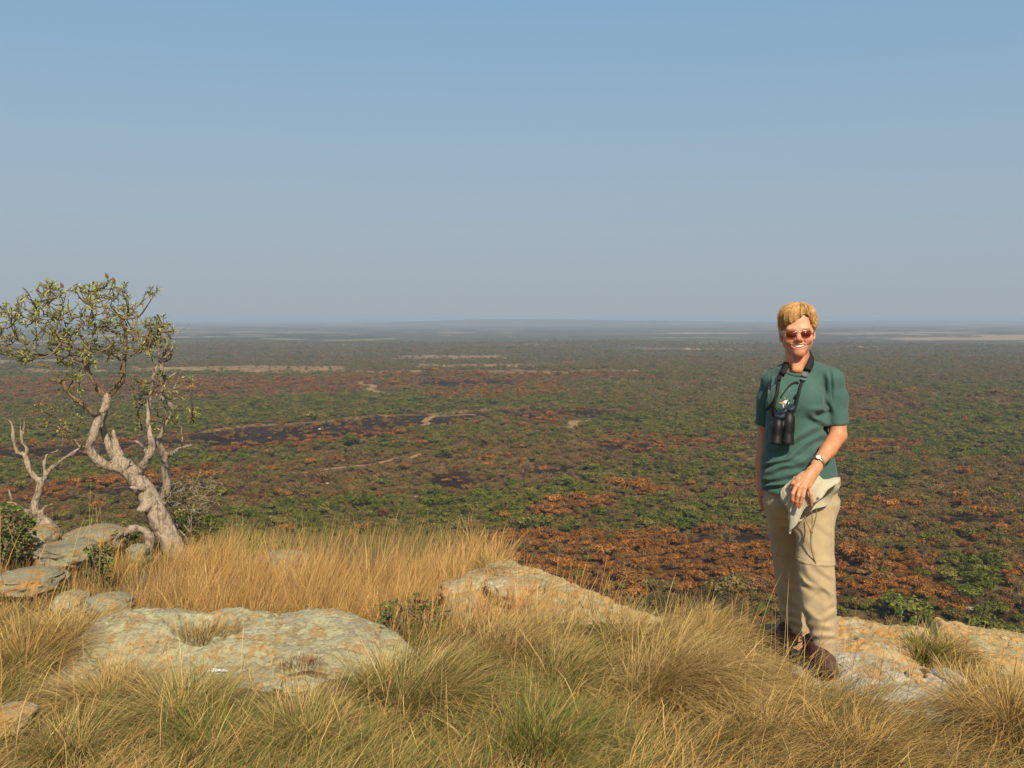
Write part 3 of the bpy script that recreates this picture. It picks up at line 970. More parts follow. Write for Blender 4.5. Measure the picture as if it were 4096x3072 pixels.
def blades(root, az, l0, l1, length, width, c0, c1, seg=4, seed=1, twist=0.9):
    """arched tapering blades; l0/l1 lean from upright at foot and tip"""
    R = np.random.default_rng(seed)
    n = len(root)
    P = root.astype(float).copy()
    side = az + math.pi / 2 + R.normal(0, twist, n)
    S = np.stack([np.cos(side), np.sin(side), np.zeros(n)], -1)
    wob = R.normal(0, 0.10, (seg, n))
    pts = [P.copy()]
    for k in range(seg):
        t = (k + 0.5) / seg
        l = l0 + (l1 - l0) * t ** 1.2 + wob[k] * 0.5
        a = az + wob[k]
        d = np.stack([np.cos(a) * np.sin(l), np.sin(a) * np.sin(l), np.cos(l)], -1)
        P = P + d * (length / seg)[:, None]
        pts.append(P.copy())
    nv = 2 * seg + 1
    V = np.zeros((n, nv, 3)); C = np.zeros((n, nv, 3))
    for k in range(seg):
        t = k / seg
        w = width * (1 - 0.55 * t)
        V[:, 2 * k] = pts[k] - S * (w * 0.5)[:, None]
        V[:, 2 * k + 1] = pts[k] + S * (w * 0.5)[:, None]
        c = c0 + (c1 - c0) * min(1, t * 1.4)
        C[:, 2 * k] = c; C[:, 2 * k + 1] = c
    V[:, -1] = pts[-1]; C[:, -1] = c1
    base = (np.arange(n) * nv)[:, None]
    qs = []
    for k in range(seg - 1):
        qs.append(base + np.array([[2 * k, 2 * k + 1, 2 * k + 3, 2 * k + 2]]))
    Q = np.concatenate(qs)
    T = base + np.array([[2 * seg - 2, 2 * seg - 1, 2 * seg]])
    return V.reshape(-1, 3), Q, T, C.reshape(-1, 3)

def join(parts):
    V, Q, T, C, o = [], [], [], [], 0
    for v, q, t, c in parts:
        V.append(v); Q.append(q + o); T.append(t + o); C.append(c)
        o += len(v)
    return np.concatenate(V), np.concatenate(Q), np.concatenate(T), np.concatenate(C)

TAN = np.array((0.49, 0.335, 0.125)); GOLD = np.array((0.62, 0.375, 0.115)); STRAW = np.array((0.60, 0.44, 0.185)); GRN = np.array((0.135, 0.18, 0.038)); BRN = np.array((0.25, 0.155, 0.065)); OLV = np.array((0.29, 0.25, 0.064)); RED = np.array((0.40, 0.19, 0.095))

def pick(R, n, table):
    cs = np.array([t[0] for t in table]); p = np.array([t[1] for t in table], float)
    i = R.choice(len(cs), n, p=p / p.sum())
    return cs[i] * np.exp(R.normal(0, 0.16, (n, 1)))

def wind(x, y):
    """the way the blades lie: mostly to the right, swirling"""
    return 0.25 + 1.5 * fbm(x / 1.1, y / 0.9, octv=2, seed=201) - 0.25

def build_carpet():
    R = np.random.default_rng(31)
    n = 230000
    y = 2.7 + (6.4 - 2.7) * R.uniform(size=n) ** 1.15
    x = R.uniform(-1, 1, n) * (0.60 * y + 0.55)
    dens = 0.55 + 0.75 * fbm(x / 0.35, y / 0.35, octv=3, seed=203)
    k = (~on_rock(x, y)) & (R.uniform(size=n) < np.clip(dens, 0.05, 1)) & ~((x > -2.2) & (x < 0.2) & (y > 5.9))
    k &= ~((x > 1.15) & (y > 4.35) & (R.uniform(size=n) < 0.88)) & ~((np.hypot((x - 1.42) / 0.16, (y - 4.30) / 0.22) < 1) & (R.uniform(size=n) < 0.8))
    x, y = x[k], y[k]
    n = len(x)
    z = hill_z(x, y)
    root = np.stack([x, y, z - 0.01], -1)
    az = wind(x, y) + R.normal(0, 0.75, n)
    patch = fbm(x / 0.7, y / 0.7, octv=3, seed=207)
    g = sstep(-0.1, 0.35, patch + R.normal(0, 0.22, n) - 0.20 * sstep(0.4, 1.6, x))
    dry = pick(R, n, [(TAN, 5), (STRAW, 2), (GOLD, 1.5), (BRN, 1.2)])
    grn = pick(R, n, [(GRN, 3), (OLV, 3), (TAN, 1)])
    c1 = np.where((R.uniform(size=n) < 0.15 + 0.55 * g)[:, None], grn, dry)
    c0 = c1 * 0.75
    L = R.uniform(0.10, 0.29, n) * (1 + 0.35 * patch) * (1 - 0.45 * sstep(1.0, 1.6, x) * sstep(3.9, 4.3, y))
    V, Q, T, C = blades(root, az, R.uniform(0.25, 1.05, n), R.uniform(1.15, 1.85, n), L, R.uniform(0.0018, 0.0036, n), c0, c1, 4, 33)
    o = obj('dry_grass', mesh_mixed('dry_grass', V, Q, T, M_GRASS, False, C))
    set_props(o, 'matted dry grass covering the hilltop between rocks and tussocks', 'grass', kind='stuff')
    print('carpet blades', n)
build_carpet()

def ground_at(px, py):
    d = ray(px, py)
    t = 4.0
    for _ in range(50):
        p = d * t + np.array([0, 0, CAM_H])
        t += (p[2] - hill_z(p[0], p[1])) / -d[2] * 0.7
    p = d * t
    return p[0], p[1], float(hill_z(p[0], p[1]))

def tussock(px, py, n, L, spread, wx, seed, mix, label, foot=0.09, up=0.15, droop=1.75, wid=0.0028, name='grass_tussock', pos=None):
    R = np.random.default_rng(seed)
    x, y, z = pos if pos is not None else ground_at(px, py)
    a = R.uniform(0, 2 * math.pi, n)
    foot = foot * 1.45
    wx = wx * 1.5 + 0.15
    r = foot * R.uniform(size=n) ** 0.6
    rx, ry = x + r * np.cos(a), y + r * np.sin(a)
    root = np.stack([rx, ry, (hill_z(rx, ry) if pos is None else np.full(n, z)) - 0.02], -1)
    # fan outwards, leaned over by the wind
    dx = np.cos(a) * spread + wx + R.normal(0, 0.35, n)
    dy = np.sin(a) * spread - 0.12 + R.normal(0, 0.35, n)
    az = np.arctan2(dy, dx)
    m = np.hypot(dx, dy)
    l0 = np.clip(up + 0.35 * m * (r / foot), 0.02, 1.0)
    l1 = np.clip(l0 + droop * np.clip(0.35 + 0.5 * m, 0.2, 1.2) * R.uniform(0.6, 1.2, n), 0.1, 2.2)
    c1 = pick(R, n, mix)
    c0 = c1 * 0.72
    ln = 0.80 * L * R.uniform(0.30, 1.10, n) * (1 + 0.35 * fbm(rx / 0.07, ry / 0.07, octv=2, seed=seed + 7))
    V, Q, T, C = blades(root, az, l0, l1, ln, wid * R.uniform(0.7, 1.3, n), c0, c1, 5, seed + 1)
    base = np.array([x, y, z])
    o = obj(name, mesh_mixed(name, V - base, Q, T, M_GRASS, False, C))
    o.location = base
    set_props(o, label, 'grass', 'grass tussocks on the hilltop')

DRYM = [(TAN, 5), (STRAW, 2.5), (BRN, 1.2), (OLV, 1.0)]
MIXM = [(TAN, 4.0), (STRAW, 2.2), (OLV, 2.2), (GRN, 2.6)]
GRNM = [(GRN, 4), (OLV, 3), (TAN, 1.5)]
BRNM = [(TAN, 3), (BRN, 3), (GOLD, 2), (OLV, 1)]
tussock(1760, 2870, 4600, 0.58, 1.0, 0.85, 1, MIXM, 'big green-streaked tussock sweeping to the right in the centre foreground', 0.15)
tussock(2700, 2790, 4200, 0.52, 0.9, 0.75, 2, DRYM, 'large straw-coloured tussock drooping right, left of the shoes', 0.15)
tussock(700, 2900, 3600, 0.40, 1.1, -0.25, 3, MIXM, 'fanned green-tinged tussock in front of the broad lichened outcrop', 0.13)
tussock(400, 2830, 2600, 0.38, 1.0, -0.35, 4, DRYM, 'dry tussock leaning left beside the fanned green one', 0.11)
tussock(110, 2680, 2600, 0.42, 1.0, 0.1, 5, BRNM, 'brown tussock at the left edge beside the outcrop', 0.13)
tussock(300, 2590, 1800, 0.38, 0.8, 0.1, 6, DRYM, 'dry tussock on the left end of the broad outcrop', 0.10)
tussock(1560, 2810, 2400, 0.40, 0.9, 0.3, 7, MIXM, 'upright tussock at the right end of the broad outcrop', 0.10)
tussock(2050, 2640, 2400, 0.42, 0.8, 0.5, 8, DRYM, 'pale tussock below the golden stems in the middle', 0.12)
tussock(2300, 2760, 2200, 0.42, 0.9, 0.7, 9, MIXM, 'wind-swept tussock between the two big middle ones', 0.11)
tussock(2900, 2800, 2400, 0.34, 0.9, 0.3, 10, DRYM, 'straw tussock just left of the front shoe', 0.13)
tussock(3080, 2960, 2400, 0.28, 1.0, 0.5, 11, DRYM, 'low straw tussock at the bottom below the front shoe', 0.13)
tussock(3480, 3050, 2200, 0.28, 1.0, 0.3, 12, BRNM, 'brownish tussock at the bottom below the whitish slab', 0.12)
tussock(4040, 2920, 2800, 0.34, 1.0, -0.2, 13, BRNM, 'brown tussock at the lower right corner', 0.13)
tussock(3930, 2790, 2000, 0.24, 1.0, 0.3, 14, DRYM, 'low dry tussock right of the whitish slab', 0.12)
tussock(2230, 3040, 2600, 0.42, 1.0, 0.5, 15, GRNM, 'green tussock at the bottom middle of the foreground', 0.12)
tussock(1250, 3000, 2400, 0.38, 1.0, 0.3, 16, MIXM, 'low green and tan tussock at the bottom left of the middle', 0.13)
tussock(900, 3040, 2200, 0.36, 1.0, 0.3, 17, GRNM, 'green tussock at the bottom, left of the low green and tan one', 0.12)
tussock(330, 3030, 2200, 0.36, 1.0, 0.4, 18, MIXM, 'grey-green tussock at the lower left corner', 0.12)
tussock(2560, 2600, 1800, 0.34, 0.8, 0.5, 19, DRYM, 'dry tussock at the lower end of the rock ridge', 0.12)
tussock(2830, 2560, 2200, 0.30, 0.8, 0.5, 20, DRYM, 'pale tussock on the skyline left of the trousers', 0.16)
tussock(0, 0, 900, 0.26, 0.8, -0.1, 22, BRNM, 'brown dry tuft on the peak of the rock ridge', 0.07, pos=tuple(W(1975, 2300, 6.15)))
tussock(0, 0, 420, 0.26, 0.7, 0.1, 23, GRNM, 'bright green grass tuft growing on the right-hand rocks', 0.05, wid=0.005, droop=0.9, pos=tuple(W(3700, 2640, 4.75)))
tussock(0, 0, 900, 0.24, 0.8, 0.3, 24, DRYM, 'dry tuft beside the bright green one on the right-hand rocks', 0.07, pos=tuple(W(3800, 2640, 4.75)))
tussock(0, 0, 700, 0.12, 1.0, 0.2, 25, BRNM, 'short dry grass filling the larger hollow of the outcrop', 0.13, pos=(-1.60, 5.16, -0.055))
tussock(0, 0, 350, 0.06, 1.0, 0.2, 26, [(BRN, 3), (RED, 1)], 'brown withered grass in the smaller hollow of the outcrop', 0.08, pos=(-1.01, 4.70, -0.05))

def stems(name, regions, seed, label, red=0.25):
    """tall thin golden stems with feathery tips"""
    R = np.random.default_rng(seed)
    parts = []
    for (x0, x1, y0, y1, n, lo, hi, lean, az0, col) in regions:
        y = R.uniform(y0, y1, n); x = R.uniform(x0, x1, n) * (y / y0)
        ok = R.uniform(size=n) < np.clip(0.65 + 0.9 * fbm(x / 0.28, y / 0.28, octv=3, seed=seed), 0.1, 1)
        x, y = x[ok], y[ok]; m = len(x)
        root = np.stack([x, y, hill_z(x, y) - 0.02], -1)
        L = R.uniform(lo, hi, m) * (1 + 0.22 * fbm(x / 0.5, y / 0.5, octv=2, seed=seed + 2))
        gust = fbm(x / 0.45, y / 0.45, octv=2, seed=seed + 5)
        az = az0 + R.normal(0, 1.1, m) + 1.2 * gust
        l0 = np.abs(R.normal(0.05, 0.20, m)) + 0.02
        l1 = l0 + np.abs(R.normal(lean, 0.38, m))
        L = L * np.where(R.uniform(size=m) < 0.5, R.uniform(0.45, 0.85, m), 1.0)
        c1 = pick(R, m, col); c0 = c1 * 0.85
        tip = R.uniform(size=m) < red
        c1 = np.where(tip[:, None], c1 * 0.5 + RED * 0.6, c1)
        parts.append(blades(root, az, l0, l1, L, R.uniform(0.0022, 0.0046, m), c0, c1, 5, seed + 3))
        # seed heads: short slips near the tip
    V, Q, T, C = join(parts)
    o = obj(name, mesh_mixed(name, V, Q, T, M_GRASS, False, C))
    set_props(o, label, 'grass', kind='stuff')

GM = [(GOLD, 5), (TAN, 3), (STRAW, 2), (RED * 1.2, 0.7), (BRN, 0.8)]
def golden_clumps():
    """tall golden grass: clumps of stems fanning up from each root, blown to the right"""
    R = np.random.default_rng(41)
    parts = []
    for i in range(180):
        y = 5.95 + 2.3 * R.uniform() ** 1.3
        x = R.uniform(-0.385, 0.005) * y
        if (x > -0.25 and y < 6.4) or (x > -0.05) or (x < -0.35 * y and y > 7.6): continue
        n = int(R.uniform(35, 140))
        L = R.uniform(0.26, 0.47) * (1.2 if R.uniform() < 0.18 else 1.0) * (1 - 0.30 * float(sstep(-1.1, -0.3, x)))
        a = R.uniform(0, 2 * math.pi, n); r = 0.075 * np.sqrt(R.uniform(size=n))
        rx, ry = x + r * np.cos(a), y + r * np.sin(a)
        root = np.stack([rx, ry, hill_z(rx, ry) - 0.02], -1)
        dx = np.cos(a) * 0.5 + 0.45 + R.normal(0, 0.35, n); dy = np.sin(a) * 0.5 + R.normal(0, 0.35, n)
        l0 = np.abs(R.normal(0.08, 0.12, n)) + 0.25 * r / 0.075
        l1 = l0 + np.abs(R.normal(0.35, 0.35, n))
        c1 = pick(R, n, GM) * R.uniform(0.85, 1.15)
        tip = R.uniform(size=n) < 0.3
        c0 = c1 * 0.85
        c1 = np.where(tip[:, None], c1 * 0.55 + RED * 0.55, c1)
        parts.append(blades(root, np.arctan2(dy, dx), l0, l1, L * R.uniform(0.30, 1.25, n), R.uniform(0.0020, 0.0042, n), c0, c1, 5, 1000 + i))
    V, Q, T, C = join(parts)
    o = obj('tall_golden_grass', mesh_mixed('tall_golden_grass', V, Q, T, M_GRASS, False, C))
    set_props(o, 'tall golden grass standing behind the outcrop, right of the tree', 'grass', kind='stuff')
golden_clumps()
stems('golden_undergrowth', [
    (-2.1, -0.25, 5.9, 7.4, 5200, 0.12, 0.30, 0.7, 0.3, GM),
    (-2.0, 0.0, 6.9, 8.3, 3000, 0.15, 0.34, 0.7, 0.3, GM),
], 45, 'short golden grass between the tall clumps behind the outcrop', 0.1)
stems('golden_stems', [
    (0.05, 0.35, 4.9, 5.3, 220, 0.28, 0.56, 0.3, 0.1, GM),
    (-0.65, 0.10, 5.2, 6.1, 1500, 0.16, 0.38, 0.45, 0.2, GM),
    (0.25, 0.60, 5.0, 5.6, 160, 0.28, 0.50, 0.35, 0.1, GM),
    (0.70, 1.15, 4.7, 5.4, 200, 0.20, 0.40, 0.35, 0.3, GM),
    (1.95, 2.7, 4.5, 4.95, 120, 0.12, 0.28, 0.35, 0.3, GM),
    (1.0, 1.6, 3.9, 4.3, 120, 0.25, 0.5, 0.35, 0.2, GM),
    (-2.2, 1.3, 3.6, 4.6, 800, 0.22, 0.45, 0.7, 0.2, [(TAN, 3), (STRAW, 2)]),
    (-2.4, 2.3, 3.4, 5.0, 2600, 0.10, 0.30, 1.6, 0.4, [(TAN, 3), (STRAW, 3), (BRN, 1.5)]),
], 43, 'scattered golden stems rising from the short grass in front', 0.3)
stems('brown_undergrowth', [
    (-4.6, -2.3, 6.0, 9.4, 13000, 0.12, 0.32, 0.6, 0.3, [(TAN, 3), (BRN, 3), (GOLD, 2), (OLV, 1.5)]),
    (-2.5, 0.2, 8.2, 11.0, 4000, 0.15, 0.40, 0.5, 0.3, [(TAN, 3), (OLV, 3), (GRN, 2)]),
    (-4.6, -2.6, 6.4, 9.5, 260, 0.4, 0.8, 0.3, 0.6, GM),
    (-3.5, -1.9, 8.2, 10.6, 4500, 0.12, 0.34, 0.6, 0.3, [(TAN, 3), (GOLD, 3), (OLV, 2), (GRN, 1)]),
], 47, 'dry brown undergrowth among the rocks and trunks at the left', 0.1)
# ------------------------------------------------------------------ the person: surfaces grown from blended distance fields
class Field:
    def __init__(self, lo, hi, h):
        self.lo = np.array(lo, float); self.h = h
        self.n = np.ceil((np.array(hi) - self.lo) / h).astype(int) + 1
        self.v = np.full(self.n, 0.08, np.float32)
    def box(self, lo, hi):
        a = np.clip(np.floor((np.array(lo) - self.lo) / self.h).astype(int), 0, self.n - 1)
        b = np.clip(np.ceil((np.array(hi) - self.lo) / self.h).astype(int) + 1, 1, self.n)
        b = np.maximum(b, a + 1)
        sl = tuple(slice(int(i), int(j)) for i, j in zip(a, b))
        ax = [(self.lo[k] + self.h * np.arange(a[k], b[k])).astype(np.float32) for k in range(3)]
        return sl, ax[0][:, None, None], ax[1][None, :, None], ax[2][None, None, :]
    def add(self, f, lo, hi, k=0.01, mode='u'):
        m = 0.03 + k
        sl, X, Y, Z = self.box(np.array(lo) - m, np.array(hi) + m)
        d = f(X, Y, Z).astype(np.float32)
        a = self.v[sl]
        if mode == 'u':
            q = np.maximum(k - np.abs(a - d), 0) / max(k, 1e-6)
            self.v[sl] = np.minimum(a, d) - q * q * k * 0.25
        elif mode == 's':
            d = -d
            q = np.maximum(k - np.abs(a - d), 0) / max(k, 1e-6)
            self.v[sl] = np.maximum(a, d) + q * q * k * 0.25
        elif mode == 'i':
            self.v[sl] = np.maximum(a, d)
    def cone(self, p, q, r0, r1, k=0.01, mode='u', flat=None):
        p, q = np.asarray(p, float), np.asarray(q, float)
        r = max(r0, r1)
        def f(X, Y, Z):
            d = q - p; L2 = max(float(d @ d), 1e-12)
            t = np.clip(((X - p[0]) * d[0] + (Y - p[1]) * d[1] + (Z - p[2]) * d[2]) / L2, 0, 1)
            return np.sqrt((X - p[0] - t * d[0]) ** 2 + (Y - p[1] - t * d[1]) ** 2 + (Z - p[2] - t * d[2]) ** 2) - (r0 + (r1 - r0) * t)
        self.add(f, np.minimum(p, q) - r, np.maximum(p, q) + r, k, mode)
    def chain(self, pts, rad, k=0.01, mode='u'):
        for i in range(len(pts) - 1):
            self.cone(pts[i], pts[i + 1], rad[i], rad[i + 1], k, mode)
    def ell(self, c, r, M=None, k=0.01, mode='u'):
        c = np.asarray(c, float); r = np.asarray(r, float)
        M = np.eye(3) if M is None else np.asarray(M)     # rows: local axes in world
        R = float(r.max())
        def f(X, Y, Z):
            a = X - c[0]; b = Y - c[1]; e = Z - c[2]
            u = [(M[i][0] * a + M[i][1] * b + M[i][2] * e) / r[i] for i in range(3)]
            n = np.sqrt(u[0] ** 2 + u[1] ** 2 + u[2] ** 2)
            g = np.sqrt((u[0] / r[0]) ** 2 + (u[1] / r[1]) ** 2 + (u[2] / r[2]) ** 2)
            return n * (n - 1) / np.maximum(g, 1e-4)
        self.add(f, c - R, c + R, k, mode)
    def loft(self, sec, yaw=0.0, n=2.2, k=0.01, mode='u', capk=0.0):
        """stack of ovals: rows (z, cx, cy, rx, ry)"""
        S = np.array(sorted(sec), float)
        zz = np.linspace(S[0, 0], S[-1, 0], 200)
        I = [np.interp(zz, S[:, 0], S[:, j]) for j in range(1, 5)]
        ker = np.hanning(19); ker /= ker.sum()
        I = [np.convolve(np.pad(a, 9, mode='edge'), ker, 'valid') for a in I]
        c, s = math.cos(yaw), math.sin(yaw)
        def f(X, Y, Z):
            cx, cy_, rx, ry = [np.interp(Z, zz, a) for a in I]
            a = X - cx; b = Y - cy_
            u = np.abs((a * c + b * s) / rx); v = np.abs((-a * s + b * c) / ry)
            d = ((u ** n + v ** n) ** (1 / n) - 1) * np.minimum(rx, ry)
            return np.maximum(d, np.maximum(Z - S[-1, 0], S[0, 0] - Z))
        R = max(S[:, 3].max(), S[:, 4].max())
        self.add(f, (S[:, 1].min() - R, S[:, 2].min() - R, S[0, 0]), (S[:, 1].max() + R, S[:, 2].max() + R, S[-1, 0]), k, mode)
    def displace(self, f):
        sl, X, Y, Z = self.box(self.lo, self.lo + self.n * self.h)
        near = np.abs(self.v) < 0.03
        i = np.nonzero(near)
        P = self.lo + self.h * np.stack(i, -1)
        self.v[i] += f(P[:, 0], P[:, 1], P[:, 2]).astype(np.float32)
    def mesh(self):
        v = self.v
        s = v < 0
        nx, ny, nz = v.shape
        c = np.zeros((nx - 1, ny - 1, nz - 1), np.int8)
        for dx in (0, 1):
            for dy in (0, 1):
                for dz in (0, 1):
                    c += s[dx:nx - 1 + dx, dy:ny - 1 + dy, dz:nz - 1 + dz]
        act = (c > 0) & (c < 8)
        I = np.stack(np.nonzero(act), -1)
        idx = np.full(act.shape, -1, np.int32)
        idx[tuple(I.T)] = np.arange(len(I))
        acc = np.zeros((len(I), 3)); cnt = np.zeros(len(I))
        cor = [(a, b, d) for a in (0, 1) for b in (0, 1) for d in (0, 1)]
        for p in cor:
            for ax in range(3):
                if p[ax] == 1: continue
                q = list(p); q[ax] = 1
                a = v[I[:, 0] + p[0], I[:, 1] + p[1], I[:, 2] + p[2]].astype(float)
                b = v[I[:, 0] + q[0], I[:, 1] + q[1], I[:, 2] + q[2]].astype(float)
                m = (a < 0) != (b < 0)
                t = np.where(m, a / np.where(m, a - b, 1), 0)
                pt = np.tile(np.array(p, float), (len(I), 1)); pt[:, ax] += t
                acc[m] += pt[m]; cnt[m] += 1
        V = self.lo + self.h * (I + acc / cnt[:, None])
        Q = []
        for ax in range(3):
            o1, o2 = (ax + 1) % 3, (ax + 2) % 3
            sl0 = [slice(None)] * 3; sl1 = [slice(None)] * 3
            sl0[ax] = slice(0, -1); sl1[ax] = slice(1, None)
            a, b = s[tuple(sl0)], s[tuple(sl1)]
            e = np.stack(np.nonzero(a != b), -1)
            e = e[(e[:, o1] > 0) & (e[:, o2] > 0) & (e[:, o1] < v.shape[o1] - 1) & (e[:, o2] < v.shape[o2] - 1)]
            if len(e) == 0: continue
            def at(d1, d2):
                g = e.copy(); g[:, o1] += d1; g[:, o2] += d2
                return idx[tuple(g.T)]
            q = np.stack([at(-1, -1), at(0, -1), at(0, 0), at(-1, 0)], -1)
            flip = ~a[tuple(e.T)]
            q[flip] = q[flip][:, ::-1]
            Q.append(q[(q >= 0).all(1)])
        return V, np.concatenate(Q)

def tube(pts, rad, n=10, caps=True):
    """ring tube through points; returns verts, quads"""
    P = np.asarray(pts, float); r = np.asarray(rad, float) * np.ones(len(P))
    T = np.gradient(P, axis=0); T /= (np.linalg.norm(T, axis=1)[:, None] + 1e-12)
    up = np.array([0.13, 0.21, 1.0]) if abs(T[0, 2]) < 0.9 else np.array([1.0, 0.1, 0.0])
    A = np.cross(T, up); A /= np.linalg.norm(A, axis=1)[:, None]
    B = np.cross(T, A)
    a = np.linspace(0, 2 * math.pi, n, endpoint=False)
    V = P[:, None] + r[:, None, None] * (np.cos(a)[None, :, None] * A[:, None] + np.sin(a)[None, :, None] * B[:, None])
    V = V.reshape(-1, 3)
    m = len(P)
    i, j = np.meshgrid(np.arange(m - 1), np.arange(n), indexing='ij')
    j2 = (j + 1) % n
    Q = np.stack([i * n + j, i * n + j2, (i + 1) * n + j2, (i + 1) * n + j], -1).reshape(-1, 4)
    if caps:
        V = np.concatenate([V, P[:1], P[-1:]])
        k = np.arange(n); k2 = (k + 1) % n
        c0 = np.stack([np.full(n, m * n), k2, k, k], -1); c1 = np.stack([np.full(n, m * n + 1), (m - 1) * n + k, (m - 1) * n + k2, (m - 1) * n + k2], -1)
        Q = np.concatenate([Q, c0, c1])
    return V, Q

def mesh_q(name, V, Q, mat, smooth=True, cols=None):
    """quads, some of which may repeat a corner (triangles)"""
    Q = np.asarray(Q)
    tri = Q[:, 2] == Q[:, 3]
    return mesh_mixed(name, V, Q[~tri], Q[tri][:, :3], mat, smooth, cols)

def joinq(parts):
    V, Q, o = [], [], 0
    for v, q in parts:
        V.append(v); Q.append(np.asarray(q) + o); o += len(v)
    return np.concatenate(V), np.concatenate(Q)

def lathe(p, q, prof, n=24):
    """turned shape along p->q; prof rows (t along, radius)"""
    p, q = np.asarray(p, float), np.asarray(q, float)
    d = q - p
    T = d / np.linalg.norm(d)
    A = np.cross(T, [0, 1, 0.1]); A /= np.linalg.norm(A); B = np.cross(T, A)
    a = np.linspace(0, 2 * math.pi, n, endpoint=False)
    V = np.concatenate([(p + d * t)[None] + r * (np.cos(a)[:, None] * A + np.sin(a)[:, None] * B) for t, r in prof])
    m = len(prof)
    i, j = np.meshgrid(np.arange(m - 1), np.arange(n), indexing='ij'); j2 = (j + 1) % n
    Q = np.stack([i * n + j, i * n + j2, (i + 1) * n + j2, (i + 1) * n + j], -1).reshape(-1, 4)
    return V, Q

D0 = 4.65
person = empty('person', (1.39, 4.66, 0.0), 'person in green T-shirt and khaki trousers smiling on the hilltop, hat in hand', 'person')

# ---------------- materials
def skin_material():
    m, nt, out = new_mat('skin')
    at = nd(nt, 'ShaderNodeAttribute', attribute_name='Col')
    tc = nd(nt, 'ShaderNodeTexCoord').outputs['Object']
    n = noise_node(nt, 45, 5, 0.6, tc)
    n2 = noise_node(nt, 260, 3, 0.6, tc)
    r = ramp_node(nt, n.outputs[0], [(0.3, (0.86, 0.80, 0.78)), (0.7, (1.10, 1.12, 1.12))])
    c = mix_node(nt, 1.0, at.outputs['Color'], r.outputs[0], 'MULTIPLY')
    bsdf(nt, out, c, 0.48, 0.35, n2.outputs[0], 0.12, 0.001, sss=0.12, sss_rad=(1.0, 0.35, 0.2))
    return m
def cloth_material(name, color, weave, bump=0.25, var=0.10, rough=0.85):
    m, nt, out = new_mat(name)
    tc = nd(nt, 'ShaderNodeTexCoord').outputs['Object']
    n = noise_node(nt, 14, 5, 0.6, tc)
    w = noise_node(nt, weave, 2, 0.5, tc)
    r = ramp_node(nt, n.outputs[0], [(0.3, tuple(c * (1 - var) for c in color)), (0.7, tuple(c * (1 + var) for c in color))])
    b = bsdf(nt, out, r.outputs[0], rough, 0.15, w.outputs[0], bump, 0.0012)
    b.inputs['Sheen Weight'].default_value = 0.15
    return m
M_SKIN = skin_material()
M_SHIRT = cloth_material('green_cotton', (0.050, 0.110, 0.090), 420)
M_TROUSER = cloth_material('khaki_nylon', (0.37, 0.285, 0.165), 300, 0.18)
M_HAT = cloth_material('beige_hat_cloth', (0.42, 0.385, 0.275), 340, 0.3)
M_SHOE = attr_mat('shoe_leather', 0.75, 0.25, 0.25, 60, 0.4, 0.002)
M_BLACK = simple_mat('black_rubber', (0.009, 0.009, 0.010), 0.5, 0.3, 0.2, 60)
M_WEB = simple_mat('black_webbing', (0.018, 0.019, 0.017), 0.85, 0.2, 0.25, 300, 0.3, bdist=0.001)
M_NAVY = simple_mat('dark_blue_rubber', (0.018, 0.026, 0.045), 0.45, 0.4, 0.1, 40)
M_BUCKLE = simple_mat('grey_buckle', (0.10, 0.105, 0.11), 0.4, 0.5, 0.1, 40)
M_METAL = simple_mat('watch_steel', (0.40, 0.37, 0.31), 0.35, 0.5, 0.1, 40, metal=0.8)
M_DIAL = simple_mat('watch_dial', (0.78, 0.80, 0.80), 0.25, 0.5, 0.05, 40)
M_GOLD = simple_mat('spectacle_frame', (0.55, 0.42, 0.24), 0.3, 0.5, 0.1, 40, metal=0.8)
def lens_material():
    m, nt, out = new_mat('tinted_lens')
    g = nd(nt, 'ShaderNodeBsdfPrincipled')
    g.inputs['Base Color'].default_value = (0.13, 0.028, 0.020, 1)
    g.inputs['Roughness'].default_value = 0.12
    t = nd(nt, 'ShaderNodeBsdfTransparent')
    t.inputs['Color'].default_value = (0.75, 0.30, 0.24, 1)
    mx = nd(nt, 'ShaderNodeMixShader')
    mx.inputs[0].default_value = 0.55
    nt.links.new(t.outputs[0], mx.inputs[1]); nt.links.new(g.outputs[0], mx.inputs[2])
    nt.links.new(mx.outputs[0], out.inputs['Surface'])
    return m
M_LENS = lens_material()

# ---------------- key points (read off at the depth each part stands)
YAW = math.radians(10)           # chest turned a little to the left of the picture
def S_(py, xl, xr, y, ry, grow=0.0):
    a, b = W(xl, py, y), W(xr, py, y)
    return (a[2], (a[0] + b[0]) / 2, y, (b[0] - a[0]) / 2 + grow, ry)

# head frame: local x to picture right, f forward, u up
HC = W(3189, 1320, 4.63)
h_yaw, h_roll, h_pit = math.radians(12), math.radians(3), math.radians(2)
fwd = np.array([-math.sin(h_yaw) * math.cos(h_pit), -math.cos(h_yaw) * math.cos(h_pit), -math.sin(h_pit)])
rgt = np.array([math.cos(h_yaw), -math.sin(h_yaw), 0.0])
upv = np.cross(rgt, -fwd); upv /= np.linalg.norm(upv)
if upv[2] < 0: upv = -upv
rgt, upv = rgt * math.cos(h_roll) + upv * math.sin(h_roll), upv * math.cos(h_roll) - rgt * math.sin(h_roll)
HM = np.stack([rgt, fwd, upv])
def HL(x, f, u):
    return HC + rgt * x + fwd * f + upv * u
def to_head(V):
    return (V - HC) @ HM.T

A_R = [W(3096, 1534, 4.75), W(3070, 1640, 4.785), W(3057, 1752, 4.79), W(3046, 1850, 4.76), W(3044, 1920, 4.735)]      # her right arm
A_L = [W(3330, 1532, 4.61), W(3352, 1640, 4.60), W(3352, 1742, 4.575), W(3312, 1800, 4.50), W(3266, 1858, 4.435)]          # her left arm
F_R = [W(3046, 1945, 4.70), W(3046, 1975, 4.685)]

